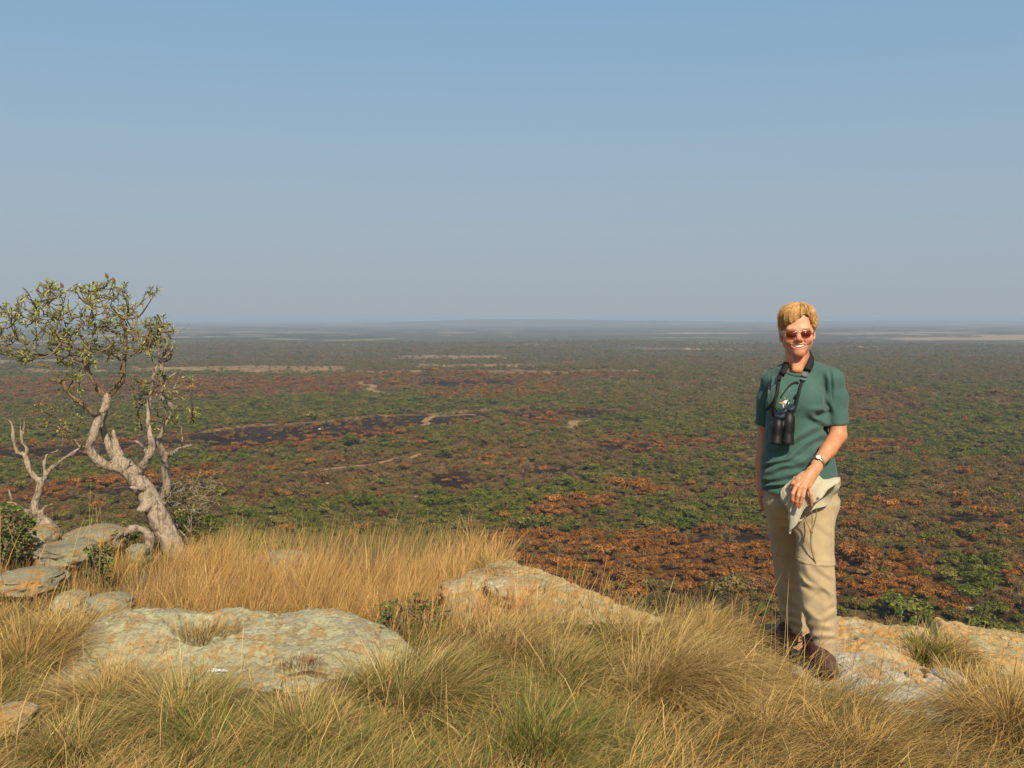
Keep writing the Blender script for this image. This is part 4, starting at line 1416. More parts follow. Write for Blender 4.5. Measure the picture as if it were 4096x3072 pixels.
def build_body():
    B = Field((1.10, 4.26, 0.0), (1.64, 4.96, 1.70), 0.0030)
    k = 0.02
    # hidden trunk and legs, inside the clothes
    B.loft([S_(1495, 3130, 3270, 4.665, 0.05), S_(1570, 3100, 3295, 4.66, 0.08), S_(1700, 3095, 3290, 4.66, 0.085), S_(1900, 3085, 3320, 4.66, 0.095), S_(2000, 3085, 3320, 4.66, 0.09)], YAW, k=k)
    legR = [W(3125, 2010, 4.69), W(3155, 2215, 4.79), W(3172, 2420, 4.85), W(3178, 2570, 4.865)]
    legL = [W(3265, 2010, 4.63), W(3262, 2245, 4.53), W(3275, 2430, 4.515), W(3292, 2620, 4.515)]
    B.chain(legR, [0.055, 0.044, 0.040, 0.035], k); B.chain(legL, [0.055, 0.044, 0.040, 0.035], k)
    # shoulders and arms
    nb = W(3190, 1500, 4.665)
    B.cone(nb, A_R[0], 0.036, 0.034, 0.02); B.cone(nb, A_L[0], 0.036, 0.034, 0.02)
    B.chain(A_R, [0.034, 0.036, 0.033, 0.030, 0.0235], 0.012)
    B.chain(A_L, [0.034, 0.037, 0.039, 0.036, 0.0255], 0.012)
    # neck
    B.cone(HL(0, -0.018, -0.07), W(3186, 1500, 4.665), 0.052, 0.062, 0.02)
    B.cone(HL(0.028, 0.02, -0.105), W(3200, 1478, 4.60), 0.014, 0.012, 0.02)
    B.cone(HL(-0.020, 0.02, -0.105), W(3178, 1478, 4.60), 0.014, 0.012, 0.02)
    # head
    E = lambda c, r, k=0.015, m='u': B.ell(HL(*c), r, HM, k, m)
    Cn = lambda p, q, r0, r1, k=0.01, m='u': B.cone(HL(*p), HL(*q), r0, r1, k, m)
    E((0, -0.012, 0.032), (0.076, 0.094, 0.084))
    E((0, 0.022, -0.030), (0.0615, 0.066, 0.083))
    for s in (-1, 1):
        Cn((0.0, 0.058, -0.094), (s * 0.047, -0.002, -0.060), 0.022, 0.021, 0.02)
        E((s * 0.040, 0.058, -0.040), (0.025, 0.022, 0.021), 0.018)
        Cn((s * 0.046, 0.048, -0.012), (s * 0.066, 0.0, -0.012), 0.014, 0.010, 0.02)
    E((0, 0.066, -0.100), (0.022, 0.020, 0.018), 0.02)
    E((0, 0.060, -0.068), (0.034, 0.028, 0.026), 0.018)
    Cn((-0.038, 0.070, 0.010), (0.038, 0.070, 0.010), 0.011, 0.011, 0.02)
    for s in (-1, 1):
        E((s * 0.0325, 0.093, -0.013), (0.018, 0.014, 0.012), 0.012, 's')
        E((s * 0.0325, 0.067, -0.014), (0.0135, 0.0135, 0.0115), 0.006)
        Cn((s * 0.016, 0.083, 0.006), (s * 0.045, 0.073, 0.008), 0.005, 0.004, 0.01)
    Cn((0, 0.078, 0.000), (0, 0.099, -0.036), 0.0075, 0.0125, 0.012)
    for s in (-1, 1):
        E((s * 0.0125, 0.090, -0.042), (0.0085, 0.010, 0.0075), 0.006)
        E((s * 0.007, 0.096, -0.051), (0.0035, 0.005, 0.004), 0.003, 's')
        Cn((s * 0.019, 0.085, -0.044), (s * 0.036, 0.070, -0.070), 0.0035, 0.003, 0.006, 's')
    # smile: a hollow between the lips (the teeth are set into it below)
    arcx = np.linspace(-0.030, 0.030, 11)
    mouth_f = lambda x: 0.0895 - 11.0 * x * x
    mouth_u = lambda x: -0.0705 + 6.5 * x * x
    op = lambda x, k=1.0: k * 0.0068 * math.sqrt(max(0.0, 1 - (x / 0.0315) ** 2))
    for i in range(10):
        x0, x1 = arcx[i] * 1.03, arcx[i + 1] * 1.03
        Cn((x0, mouth_f(x0) - 0.003, mouth_u(x0) + op(x0) + 0.0022), (x1, mouth_f(x1) - 0.003, mouth_u(x1) + op(x1) + 0.0022), 0.0030, 0.0030, 0.004)
        Cn((x0, mouth_f(x0) - 0.004, mouth_u(x0) - op(x0) - 0.0040), (x1, mouth_f(x1) - 0.004, mouth_u(x1) - op(x1) - 0.0040), 0.0046, 0.0046, 0.004)
    for i in range(10):
        x0, x1 = arcx[i], arcx[i + 1]
        for q in (-0.35, 0.35):
            Cn((x0, mouth_f(x0) + 0.002, mouth_u(x0) + q * op(x0)), (x1, mouth_f(x1) + 0.002, mouth_u(x1) + q * op(x1)), 0.0012 + op(x0, 0.62), 0.0012 + op(x1, 0.62), 0.001, 's')
            Cn((x0, mouth_f(x0) - 0.006, mouth_u(x0) + q * op(x0)), (x1, mouth_f(x1) - 0.006, mouth_u(x1) + q * op(x1)), 0.0012 + op(x0, 0.62), 0.0012 + op(x1, 0.62), 0.001, 's')
    for s in (-1, 1):
        B.ell(HL(s * 0.0745, -0.010, -0.018), (0.009, 0.017, 0.030), HM, 0.006)
        E((s * 0.082, -0.006, -0.014), (0.005, 0.008, 0.014), 0.006, 's')
        E((s * 0.0725, -0.002, -0.043), (0.007, 0.009, 0.009), 0.006)
    # her right hand, hanging, lightly curled
    B.cone(A_R[4], W(3047, 1950, 4.725), 0.022, 0.026, 0.012)
    B.cone(W(3041, 1955, 4.71), W(3053, 1958, 4.745), 0.021, 0.021, 0.012)
    for i, (dy, dx, ln) in enumerate(((-0.030, -4, 1.0), (-0.009, -1, 1.08), (0.012, 1, 1.02), (0.031, 3, 0.84))):
        y0 = 4.725 + dy
        p0 = W(3046 + dx, 1968, y0); p1 = W(3046 + dx, 1968 + 30 * ln, y0 - 0.002); p2 = W(3050 + dx, 1968 + 50 * ln, y0 + 0.002); p3 = W(3057 + dx, 1968 + 63 * ln, y0 + 0.004)
        B.chain([p0, p1, p2, p3], [0.0115, 0.0095, 0.0088, 0.0075], 0.005)
    B.chain([W(3053, 1940, 4.70), W(3060, 1968, 4.68), W(3061, 1994, 4.68)], [0.013, 0.010, 0.0085], 0.008)
    # her left hand spread over the hat
    wr = A_L[4]
    mcp = {'i': W(3184, 1944, 4.378), 'm': W(3201, 1952, 4.366), 'r': W(3219, 1953, 4.368), 'l': W(3238, 1946, 4.380)}
    for q in mcp.values():
        B.cone(wr + np.array([0, -0.006, -0.012]), q, 0.0195, 0.0100, 0.012)
    B.cone(W(3247, 1885, 4.41), W(3216, 1925, 4.39), 0.023, 0.018, 0.02)
    B.chain([mcp['i'], W(3172, 1974, 4.358), W(3170, 1998, 4.362), W(3176, 2018, 4.374)], [0.0100, 0.0088, 0.0078, 0.0066], 0.003)
    B.chain([mcp['m'], W(3193, 1984, 4.350), W(3187, 2006, 4.354), W(3184, 2024, 4.368)], [0.0102, 0.0088, 0.0078, 0.0066], 0.003)
    B.chain([mcp['r'], W(3212, 1986, 4.352), W(3203, 2010, 4.356), W(3196, 2030, 4.368)], [0.0100, 0.0086, 0.0076, 0.0066], 0.003)
    B.chain([mcp['l'], W(3243, 1976, 4.366), W(3246, 2000, 4.368), W(3247, 2022, 4.374)], [0.0092, 0.0080, 0.0072, 0.0062], 0.003)
    B.chain([W(3240, 1890, 4.40), W(3192, 1914, 4.395), W(3172, 1932, 4.40), W(3165, 1952, 4.412)], [0.014, 0.012, 0.0095, 0.008], 0.008)
    # tendons on the back of the hand
    for q in ('i', 'm', 'r', 'l'):
        a = wr * 0.45 + mcp[q] * 0.55 + np.array([0, -0.017, 0.004])
        B.cone(a, mcp[q] + np.array([0, -0.006, 0.004]), 0.003, 0.005, 0.008)
    V, Q = B.mesh()
    # colouring: sun-reddened skin, lips, teeth, brows
    H = to_head(V)
    x, f, u = H.T
    n = len(V)
    C = np.tile(np.array((0.55, 0.245, 0.125)), (n, 1))
    head = (u > -0.16) & (np.hypot(x, f) < 0.16) & (V[:, 2] > 1.30)
    C[head] = (0.62, 0.295, 0.175)
    def blend(mask, col):
        C[:] = C * (1 - mask[:, None]) + np.array(col) * mask[:, None]
    red = head * np.exp(-(((np.abs(x) - 0.038) / 0.022) ** 2 + ((u + 0.035) / 0.025) ** 2)) * (f > 0.02)
    blend(0.65 * red, (0.52, 0.165, 0.09))
    blend(0.7 * head * np.exp(-((x / 0.016) ** 2 + ((u + 0.036) / 0.02) ** 2)) * (f > 0.06), (0.54, 0.16, 0.10))
    blend(0.45 * head * sstep(-0.085, -0.10, u) * (f > 0.03), (0.56, 0.19, 0.115))
    blend(0.5 * head * sstep(0.02, 0.045, u), (0.62, 0.33, 0.21))
    mu = -0.0705 + 6.5 * x * x
    opn = 0.0068 * np.sqrt(np.maximum(0.0, 1 - (x / 0.0315) ** 2))
    lip = head & (f > 0.055) & (np.abs(x) < 0.033) & (u - mu < opn + 0.0045) & (u - mu > -opn - 0.0088)
    blend(0.62 * lip, (0.50, 0.15, 0.12))
    inside = head & (np.abs(x) < 0.030) & (np.abs(u - mu) < opn + 0.0004) & (f < 0.0868 - 11.0 * x * x) & (f > 0.04)
    C[inside] = (0.09, 0.025, 0.02)
    brow = head & (f > 0.06) & (np.abs(u - 0.007 - 0.02 * (0.03 - np.abs(np.abs(x) - 0.03))) < 0.003) & (np.abs(x) > 0.014) & (np.abs(x) < 0.050)
    blend(0.55 * brow, (0.36, 0.20, 0.09))
    eye = head & (f > 0.05) & (((np.abs(x) - 0.0325) / 0.014) ** 2 + ((u + 0.014) / 0.0045) ** 2 < 1)
    blend(0.8 * eye, (0.06, 0.04, 0.03))
    arm = (V[:, 2] < 1.25)
    blend(arm * 0.6 * sstep(0.0, 0.5, fbm(V[:, 0] * 22, V[:, 1] * 22, V[:, 2] * 14, octv=3, seed=2)), (0.47, 0.18, 0.095))
    me = mesh_quads('body', V, Q, M_SKIN, True, C)
    bo = child('body', me, person)
    # upper teeth, a curved row
    V, Q, C2 = [], [], []
    n, m = 41, 6
    for i, x in enumerate(np.linspace(-0.0268, 0.0268, n)):
        gap = 0.0005 * (abs(((x / 0.0062) + 0.5) % 1 - 0.5) < 0.09)
        hgt = 0.0108 * math.sqrt(max(0.05, 1 - (x / 0.030) ** 2))
        for j in range(m):
            t = j / (m - 1)
            V.append(HL(x, mouth_f(x) - 0.0038 - gap - 0.0012 * (2 * t - 1) ** 2, mouth_u(x) + op(x) + 0.0015 - hgt * t * (1.18 - 6 * gap * 50)))
    child('teeth', mesh_quads('teeth', np.array(V), grid_quads(n, m), M_TEETH), bo)
    return bo
M_TEETH = simple_mat('tooth_enamel', (0.78, 0.72, 0.56), 0.3, 0.5, 0.05, 80)

def fold(c, s, w):
    """soft crease profile, 1 on the line, fading over w"""
    return np.exp(-(c / w) ** 2) * s

def build_shirt():
    B = Field((1.08, 4.36, 0.70), (1.68, 4.98, 1.44), 0.004)
    k = 0.03
    B.loft([S_(1480, 3120, 3270, 4.66, 0.055), S_(1510, 3085, 3325, 4.66, 0.085), S_(1560, 3074, 3322, 4.655, 0.112), S_(1620, 3070, 3318, 4.65, 0.128), S_(1700, 3066, 3314, 4.65, 0.124),
            S_(1770, 3060, 3320, 4.65, 0.124), S_(1840, 3050, 3336, 4.65, 0.130), S_(1900, 3046, 3348, 4.65, 0.137), S_(1930, 3046, 3350, 4.65, 0.139), S_(1962, 3049, 3350, 4.65, 0.140)], YAW, 2.25, k)
    nb = W(3190, 1466, 4.665)
    B.cone(nb + np.array([-0.03, 0, -0.016]), W(3092, 1520, 4.735), 0.048, 0.048, 0.03)
    B.cone(nb + np.array([0.035, 0, -0.010]), W(3330, 1518, 4.61), 0.050, 0.050, 0.03)
    # bust
    for px, dep in ((3120, 4.585), (3240, 4.545)):
        B.ell(W(px, 1600, dep), (0.062, 0.045, 0.065), None, 0.05)
    # sleeves
    B.chain([W(3092, 1522, 4.74), W(3074, 1595, 4.78), W(3063, 1690, 4.795)], [0.050, 0.054, 0.050], 0.02)
    B.chain([W(3328, 1520, 4.61), W(3344, 1595, 4.605), W(3354, 1690, 4.588)], [0.050, 0.051, 0.047], 0.02)
    # cut the sleeve ends and hollow them
    def cut(c, ax, r):
        c = np.asarray(c, float); ax = np.asarray(ax, float); ax /= np.linalg.norm(ax)
        def f(X, Y, Z):
            d = (X - c[0]) * ax[0] + (Y - c[1]) * ax[1] + (Z - c[2]) * ax[2]
            rr = np.sqrt((X - c[0]) ** 2 + (Y - c[1]) ** 2 + (Z - c[2]) ** 2)
            return np.maximum(-d, rr - r)
        B.add(f, c - r, c + r, 0.002, 's')
    e1, a1 = W(3061, 1706, 4.795), W(3058, 1712, 4.796) - W(3062, 1690, 4.794)
    e2, a2 = W(3356, 1708, 4.588), W(3352, 1742, 4.575) - W(3352, 1660, 4.60) + np.array([0.006, 0, 0])
    cut(e1, a1, 0.07); cut(e2, a2, 0.075)
    B.cone(e1 - a1 / np.linalg.norm(a1) * 0.03, e1 + a1 / np.linalg.norm(a1) * 0.02, 0.042, 0.046, 0.003, 's')
    B.cone(e2 - a2 / np.linalg.norm(a2) * 0.03, e2 + a2 / np.linalg.norm(a2) * 0.02, 0.041, 0.043, 0.003, 's')
    # neck opening
    B.cone(W(3186, 1395, 4.655), W(3183, 1462, 4.64), 0.063, 0.063, 0.006, 's')
    def disp(x, y, z):
        px, py = project(x, y, z)
        front = sstep(4.72, 4.60, y)
        n = fbm(x * 9, y * 9, z * 6, octv=3, seed=61)
        d = 0.0035 * n + 0.002 * fbm(x * 26, y * 26, z * 20, octv=2, seed=62)
        wv = 14 * fbm(px / 90, py / 90, octv=2, seed=63)
        # slack folds above the hem, rising to the right
        for (x0, y0, x1, y1, w, amp) in ((3060, 1905, 3230, 1850, 13, .009), (3052, 1935, 3215, 1900, 12, .009), (3060, 1870, 3180, 1842, 12, .007), (3120, 1812, 3290, 1700, 13, .006), (3150, 1850, 3300, 1740, 13, .006),
                                         (3100, 1800, 3160, 1775, 9, .006), (3180, 1900, 3280, 1800, 12, .006), (3060, 1960, 3200, 1935, 8, .006),
                                         (3245, 1655, 3312, 1640, 10, .008), (3230, 1665, 3310, 1700, 10, .006), (3110, 1490, 3085, 1600, 8, .005), (3300, 1500, 3318, 1640, 10, .007), (3325, 1490, 3332, 1650, 9, .005)):
            L = math.hypot(x1 - x0, y1 - y0)
            tx, ty = (x1 - x0) / L, (y1 - y0) / L
            t = (px - x0) * tx + (py - y0) * ty
            s = -(px - x0) * ty + (py - y0) * tx + wv
            m = sstep(-20, 25, t) * sstep(L + 20, L - 25, t) * front
            d = d + m * amp * (np.exp(-((s - w) / w) ** 2) - np.exp(-((s + w) / w) ** 2)) * 1.35
        d = d + 0.004 * np.sin((py + 0.35 * px + 3 * wv) / 9.0) * sstep(1830, 1880, py) * sstep(1965, 1945, py) * sstep(3260, 3160, px) * front
        # sleeve creases, shoulder seam, hem and cuff stitching
        seamL = px - (3318 + 0.10 * (py - 1480)); seamR = px - (3082 - 0.02 * (py - 1480))
        d = d + 0.003 * np.exp(-(seamL / 3.0) ** 2) * sstep(1465, 1480, py) * sstep(1640, 1600, py)
        d = d + 0.003 * np.exp(-(seamR / 3.0) ** 2) * sstep(1480, 1490, py) * sstep(1640, 1600, py)
        d = d + 0.0018 * np.exp(-((py - 1946) / 2.2) ** 2)
        return d
    B.displace(disp)
    V, Q = B.mesh()
    return child('shirt', mesh_quads('shirt', V, Q, M_SHIRT), person)

def build_trousers():
    B = Field((1.10, 4.36, 0.03), (1.66, 4.98, 0.90), 0.004)
    B.loft([S_(1925, 3062, 3342, 4.655, 0.122), S_(1960, 3056, 3349, 4.655, 0.126), S_(2010, 3061, 3346, 4.655, 0.126), S_(2055, 3082, 3330, 4.655, 0.106), S_(2095, 3120, 3295, 4.655, 0.07)], YAW, 2.3, 0.02)
    R = [S_(2010, 3062, 3200, 4.675, 0.105), S_(2094, 3072, 3205, 4.725, 0.078), S_(2208, 3086, 3228, 4.79, 0.068), S_(2225, 3088, 3230, 4.795, 0.067), S_(2354, 3107, 3236, 4.84, 0.064), S_(2440, 3120, 3238, 4.855, 0.062), S_(2490, 3127, 3238, 4.86, 0.062), S_(2532, 3126, 3238, 4.865, 0.066)]
    L = [S_(2010, 3182, 3346, 4.64, 0.11), S_(2110, 3187, 3335, 4.58, 0.082), S_(2245, 3191, 3333, 4.53, 0.070), S_(2262, 3192, 3332, 4.527, 0.068), S_(2338, 3197, 3338, 4.518, 0.067), S_(2436, 3204, 3343, 4.513, 0.066), S_(2500, 3226, 3347, 4.515, 0.068), S_(2548, 3243, 3350, 4.512, 0.067), S_(2565, 3247, 3343, 4.512, 0.062), S_(2612, 3249, 3335, 4.51, 0.058)]
    B.loft(R, 0.15, 2.2, 0.05); B.loft(L, -0.1, 2.2, 0.05)
    B.loft([S_(2518, 3134, 3224, 4.86, 0.06), S_(2540, 3134, 3224, 4.86, 0.06)], 0.15, 2.2, 0.004, 's')
    B.loft([S_(2598, 3254, 3330, 4.51, 0.051), S_(2620, 3254, 3330, 4.51, 0.051)], -0.1, 2.2, 0.004, 's')
    def disp(x, y, z):
        px, py = project(x, y, z)
        d = 0.003 * fbm(x * 8, y * 8, z * 5, octv=3, seed=81) + 0.0018 * fbm(x * 24, y * 24, z * 18, octv=2, seed=82)
        lf = sstep(4.72, 4.64, y)                 # front leg
        rl = 1 - lf
        wv = 10 * fbm(px / 70, py / 70, octv=2, seed=83)
        def crease(x0, y0, x1, y1, w, amp, m):
            LL = math.hypot(x1 - x0, y1 - y0)
            tx, ty = (x1 - x0) / LL, (y1 - y0) / LL
            t = (px - x0) * tx + (py - y0) * ty
            s = -(px - x0) * ty + (py - y0) * tx + wv
            q = sstep(-15, 20, t) * sstep(LL + 15, LL - 20, t) * m
            return 0.55 * q * amp * (np.exp(-((s - w) / w) ** 2) - np.exp(-((s + w) / w) ** 2))
        for a in ((3205, 2262, 3330, 2420, 11, .007), (3200, 2310, 3290, 2400, 10, .007), (3210, 2330, 3340, 2395, 10, .006), (3255, 2270, 3335, 2330, 10, .006), (3205, 2440, 3280, 2500, 13, .008), (3270, 2490, 3345, 2460, 11, .008), (3225, 2500, 3330, 2520, 11, .008),
                  (3290, 2440, 3340, 2420, 9, .006), (3240, 2545, 3345, 2556, 8, .008), (3215, 2100, 3300, 2050, 12, .005), (3200, 2150, 3260, 2230, 12, .005), (3310, 1990, 3345, 2060, 10, .004), (3225, 2060, 3330, 2150, 12, .004), (3230, 2400, 3300, 2360, 12, .006)):
            d = d + crease(*a, lf)
        for a in ((3080, 2100, 3100, 2210, 10, .004), (3100, 2380, 3200, 2430, 12, .006), (3125, 2450, 3215, 2470, 10, .006), (3130, 2490, 3215, 2505, 9, .006), (3110, 2300, 3190, 2330, 12, .005)):
            d = d + crease(*a, rl)
        # zip-off seams at the knee: the upper leg overlaps the lower
        kz = np.where(y < 4.68, W(3262, 2250, 4.53)[2], W(3150, 2216, 4.79)[2]) + 0.012 * (x - 1.4) / 0.07 * np.where(y < 4.68, -0.5, -0.3)
        dz = z - kz
        d = d - 0.0045 * sstep(0.0, 0.003, dz) * sstep(0.05, 0.015, dz)
        d = d + 0.002 * np.exp(-((dz - 0.017) / 0.0025) ** 2)
        # fly and pocket seams
        d = d + 0.002 * np.exp(-((px - (3180 + 0.05 * (py - 1960))) / 3) ** 2) * sstep(2090, 2060, py)
        d = d + 0.002 * np.exp(-((px - (3328 + 0.0 * py)) / 3) ** 2) * sstep(2560, 2500, py) * lf
        return d
    B.displace(disp)
    V, Q = B.mesh()
    return child('trousers', mesh_quads('trousers', V, Q, M_TROUSER), person)

def build_shoe(heel, toe, w, name, roll=0.0):
    """walking shoe: sole, upper, toe cap, tongue and laces"""
    heel, toe = np.asarray(heel, float), np.asarray(toe, float)
    d = toe - heel; L = np.hypot(d[0], d[1])
    a = np.array([d[0] / L, d[1] / L, 0.0]); s = np.array([-a[1], a[0], 0.0]); z = np.array([0, 0, 1.0])
    P = lambda t, o, h: heel + a * (t * L) + s * o + z * h
    lo = np.minimum(heel, toe) - 0.09; hi = np.maximum(heel, toe) + 0.09; hi[2] += 0.11
    B = Field(lo, hi, 0.0032)
    B.chain([P(0.10, 0, 0.046), P(0.38, 0, 0.046), P(0.70, 0.004, 0.040), P(0.88, 0.004, 0.036)], [0.036, 0.038, 0.043, 0.036], 0.02)
    B.chain([P(0.08, 0, 0.085), P(0.30, 0, 0.095), P(0.50, 0, 0.075)], [0.035, 0.038, 0.033], 0.025)
    B.add(lambda X, Y, Z: (heel[2] + 0.016 - Z) + 0 * X + 0 * Y, lo, hi, 0.004, 'i')
    V, Q = B.mesh()
    t = ((V - heel) @ a) / L; o = (V - heel) @ s; h = V[:, 2] - heel[2]
    C = np.tile(np.array((0.062, 0.032, 0.024)), (len(V), 1))
    C[(t > 0.72)] = (0.085, 0.050, 0.032)
    C[(h > 0.072) & (t < 0.25)] = (0.045, 0.030, 0.028)
    C[(np.abs(o) > 0.026) & (np.abs((t * 9) % 1 - 0.5) < 0.16) & (h > 0.03) & (h < 0.09) & (t < 0.7)] = (0.20, 0.025, 0.045)
    shoe = child(name, mesh_quads(name, V, Q, M_SHOE, True, C), person)
    B = Field(lo, hi, 0.0032)
    B.chain([P(0.10, 0, 0.016), P(0.40, 0, 0.016), P(0.70, 0.004, 0.016), P(0.89, 0.004, 0.018)], [0.041, 0.040, 0.048, 0.040], 0.02)
    B.add(lambda X, Y, Z: np.maximum(heel[2] + 0.002 - Z, Z - heel[2] - 0.024) + 0 * X + 0 * Y, lo, hi, 0.004, 'i')
    def tread(x, y, zz):
        return 0.003 * (np.sin(((x - heel[0]) * a[0] + (y - heel[1]) * a[1]) * 420) > 0.2)
    B.displace(tread)
    V, Q = B.mesh()
    child('sole', mesh_quads('sole', V, Q, M_SOLE), shoe)
    parts = []
    for i in range(5):
        t = 0.40 + 0.075 * i
        h = 0.108 - 0.011 * i
        for sg in (-1, 1):
            parts.append(tube([P(t, -sg * 0.021, h - 0.008), P(t + 0.02, 0, h + 0.003), P(t + 0.05, sg * 0.021, h - 0.012)], 0.0024, 6))
    V, Q = joinq(parts)
    child('laces', mesh_q('laces', V, Q, M_LACE), shoe)
    return shoe
M_SOLE = simple_mat('shoe_sole', (0.075, 0.055, 0.045), 0.85, 0.2, 0.2, 60)
M_LACE = simple_mat('shoe_lace', (0.30, 0.06, 0.08), 0.8, 0.2, 0.3, 200)

def build_hair():
    B = Field(HC - 0.15, HC + 0.15, 0.0028)
    B.ell(HL(0.0, -0.014, 0.034), (0.0815, 0.102, 0.0895), HM, 0.01)
    B.ell(HL(-0.02, 0.03, 0.075), (0.055, 0.05, 0.038), HM, 0.03)
    B.ell(HL(0.035, 0.02, 0.070), (0.045, 0.05, 0.042), HM, 0.03)
    for s in (-1, 1):
        B.ell(HL(s * 0.060, -0.014, 0.012), (0.016, 0.045, 0.036), HM, 0.03)
    sl, X, Y, Z = B.box(B.lo, B.lo + B.n * B.h)
    def lower(x, f):
        # lower rim of the hair, going round from fringe to nape
        front = np.interp(x, [-0.085, -0.066, -0.050, -0.030, -0.005, 0.014, 0.024, 0.040, 0.052, 0.062, 0.085], [-0.020, 0.010, 0.030, 0.037, 0.048, 0.060, 0.071, 0.069, 0.055, 0.026, -0.012])
        back = np.interp(np.abs(x), [0, 0.05, 0.09], [-0.072, -0.058, -0.026])
        side = 0.004
        k1 = sstep(0.015, 0.060, f)
        k2 = sstep(0.0, -0.035, f)
        return front * k1 + side * (1 - k1) * (1 - k2) + back * k2
    P = np.stack(np.meshgrid(np.arange(B.n[0]), np.arange(B.n[1]), np.arange(B.n[2]), indexing='ij'), -1).reshape(-1, 3) * B.h + B.lo
    h = to_head(P)
    ang = np.arctan2(h[:, 0] - 0.02, h[:, 1] - 0.01)
    rad = np.hypot(h[:, 0] - 0.02, h[:, 1] - 0.01)
    streak = fbm(ang * 7 + 6 * rad, h[:, 2] * 9 + rad * 8, octv=3, seed=91)
    streak2 = fbm(ang * 20 + 12 * rad, h[:, 2] * 14 + rad * 12, octv=2, seed=93)
    v = B.v.reshape(-1) - 0.009 * streak - 0.005 * streak2
    cond = lower(h[:, 0], h[:, 1]) - h[:, 2] + 0.006 * fbm(ang * 5, h[:, 2] * 4, octv=2, seed=95)
    q = np.maximum(0.010 - np.abs(v - cond), 0) / 0.010
    v = np.maximum(v, cond) + q * q * 0.010 * 0.25
    B.v = v.reshape(B.n).astype(np.float32)
    V, Q = B.mesh()
    h = to_head(V)
    ang = np.arctan2(h[:, 0] - 0.02, h[:, 1] - 0.01); rad = np.hypot(h[:, 0] - 0.02, h[:, 1] - 0.01)
    st = fbm(ang * 22 + 10 * rad, h[:, 2] * 10 + rad * 10, octv=3, seed=97)
    C = np.array((0.33, 0.165, 0.05)) + (np.array((0.56, 0.335, 0.12)) - np.array((0.33, 0.165, 0.05))) * sstep(-0.25, 0.4, st)[:, None]
    C = C * (1 - 0.35 * sstep(0.1, 0.5, -st))[:, None]
    hair = child('hair', mesh_quads('hair', V, Q, M_HAIR, True, C), person)
    # loose locks lying over it
    R = np.random.default_rng(5)
    parts, cols = [], []
    from mathutils.bvhtree import BVHTree
    T = BVHTree.FromPolygons([tuple(p) for p in V], [tuple(int(i) for i in q) for q in Q])
    roots = []
    for i in range(2250):
        fly = i >= 2000
        a = R.uniform(-math.pi, math.pi)
        t0 = R.uniform(0.02, 0.75); ln = R.uniform(0.25, 0.55)
        sweep = 0.18 * math.sin(a * 5 + 1) + R.normal(0, 0.12) + (-0.45 if abs(a) < 1.4 else 0.0)
        pts = []
        for s in np.linspace(0, 1, 6):
            t = t0 + ln * s
            aa = a + sweep * s
            th = t * 1.9
            x = 0.02 + math.sin(aa) * math.sin(th) * 0.12; f = 0.01 + math.cos(aa) * math.sin(th) * 0.13; u = 0.03 + math.cos(th) * 0.12
            o = HL(0.004, -0.01, 0.02); tgt = HL(x, f, u)
            dr = Vector(tgt - o).normalized()
            hit = T.ray_cast(Vector(o) + dr * 0.3, -dr)
            if hit[0] is None: break
            hh = to_head(np.array(hit[0])[None])[0]
            if hh[2] < lower(np.array([hh[0]]), np.array([hh[1]]))[0] + (0.006 if s < 0.8 else -0.012): break
            pts.append(np.array(hit[0]) + np.array(dr) * (-0.0002 + 0.0014 * math.sin(s * 3.0) * R.uniform(0.0, 1) + (R.uniform(0.002, 0.006) * s ** 1.5 if fly else 0.0)))
        if len(pts) < 3: continue
        w = R.uniform(0.0006, 0.0010) if fly else R.uniform(0.0006, 0.0012)
        v, q = tube(pts, np.linspace(1, 0.15, len(pts)) ** 0.7 * w, 4, False)
        c = np.array(random.choice([(0.56, 0.34, 0.12), (0.42, 0.22, 0.07), (0.66, 0.46, 0.21), (0.26, 0.12, 0.04), (0.50, 0.28, 0.09)]))
        parts.append((v, q)); cols.append(np.tile(c, (len(v), 1)))
    v, q = joinq(parts)
    child('locks', mesh_quads('locks', v, q, M_HAIR, True, np.concatenate(cols)), hair)
M_HAIR = attr_mat('blond_hair', 0.55, 0.35, 0.2, 120, 0.3, 0.001)

body = build_body()
shirt = build_shirt()
trousers = build_trousers()
build_shoe((1.435, 4.935, -0.012), (1.268, 4.735, -0.012), 0.1, 'shoe')
build_shoe((1.402, 4.615, 0.0), (1.425, 4.345, 0.0), 0.1, 'shoe')
build_hair()

from mathutils.bvhtree import BVHTree
def bvh_of(objs):
    V, Q, o = [], [], 0
    for ob in objs:
        mw = Vector((0, 0, 0)); b = ob
        while b is not None:
            mw += b.location; b = b.parent
        V += [v.co + mw for v in ob.data.vertices]
        Q += [[i + o for i in p.vertices] for p in ob.data.polygons]
        o = len(V)
    return BVHTree.FromPolygons(V, Q)
BODY = bvh_of([body, shirt])

def on_body(px, py, lift=0.004, tree=None):
    d = Vector(ray(px, py)).normalized()
    h = (tree or BODY).ray_cast(Vector((0, 0, CAM_H)) + d * 3.5, d)
    if h[0] is None:
        return W(px, py, D0), np.array([0, -1.0, 0])
    return np.array(h[0] + h[1] * lift), np.array(h[1])

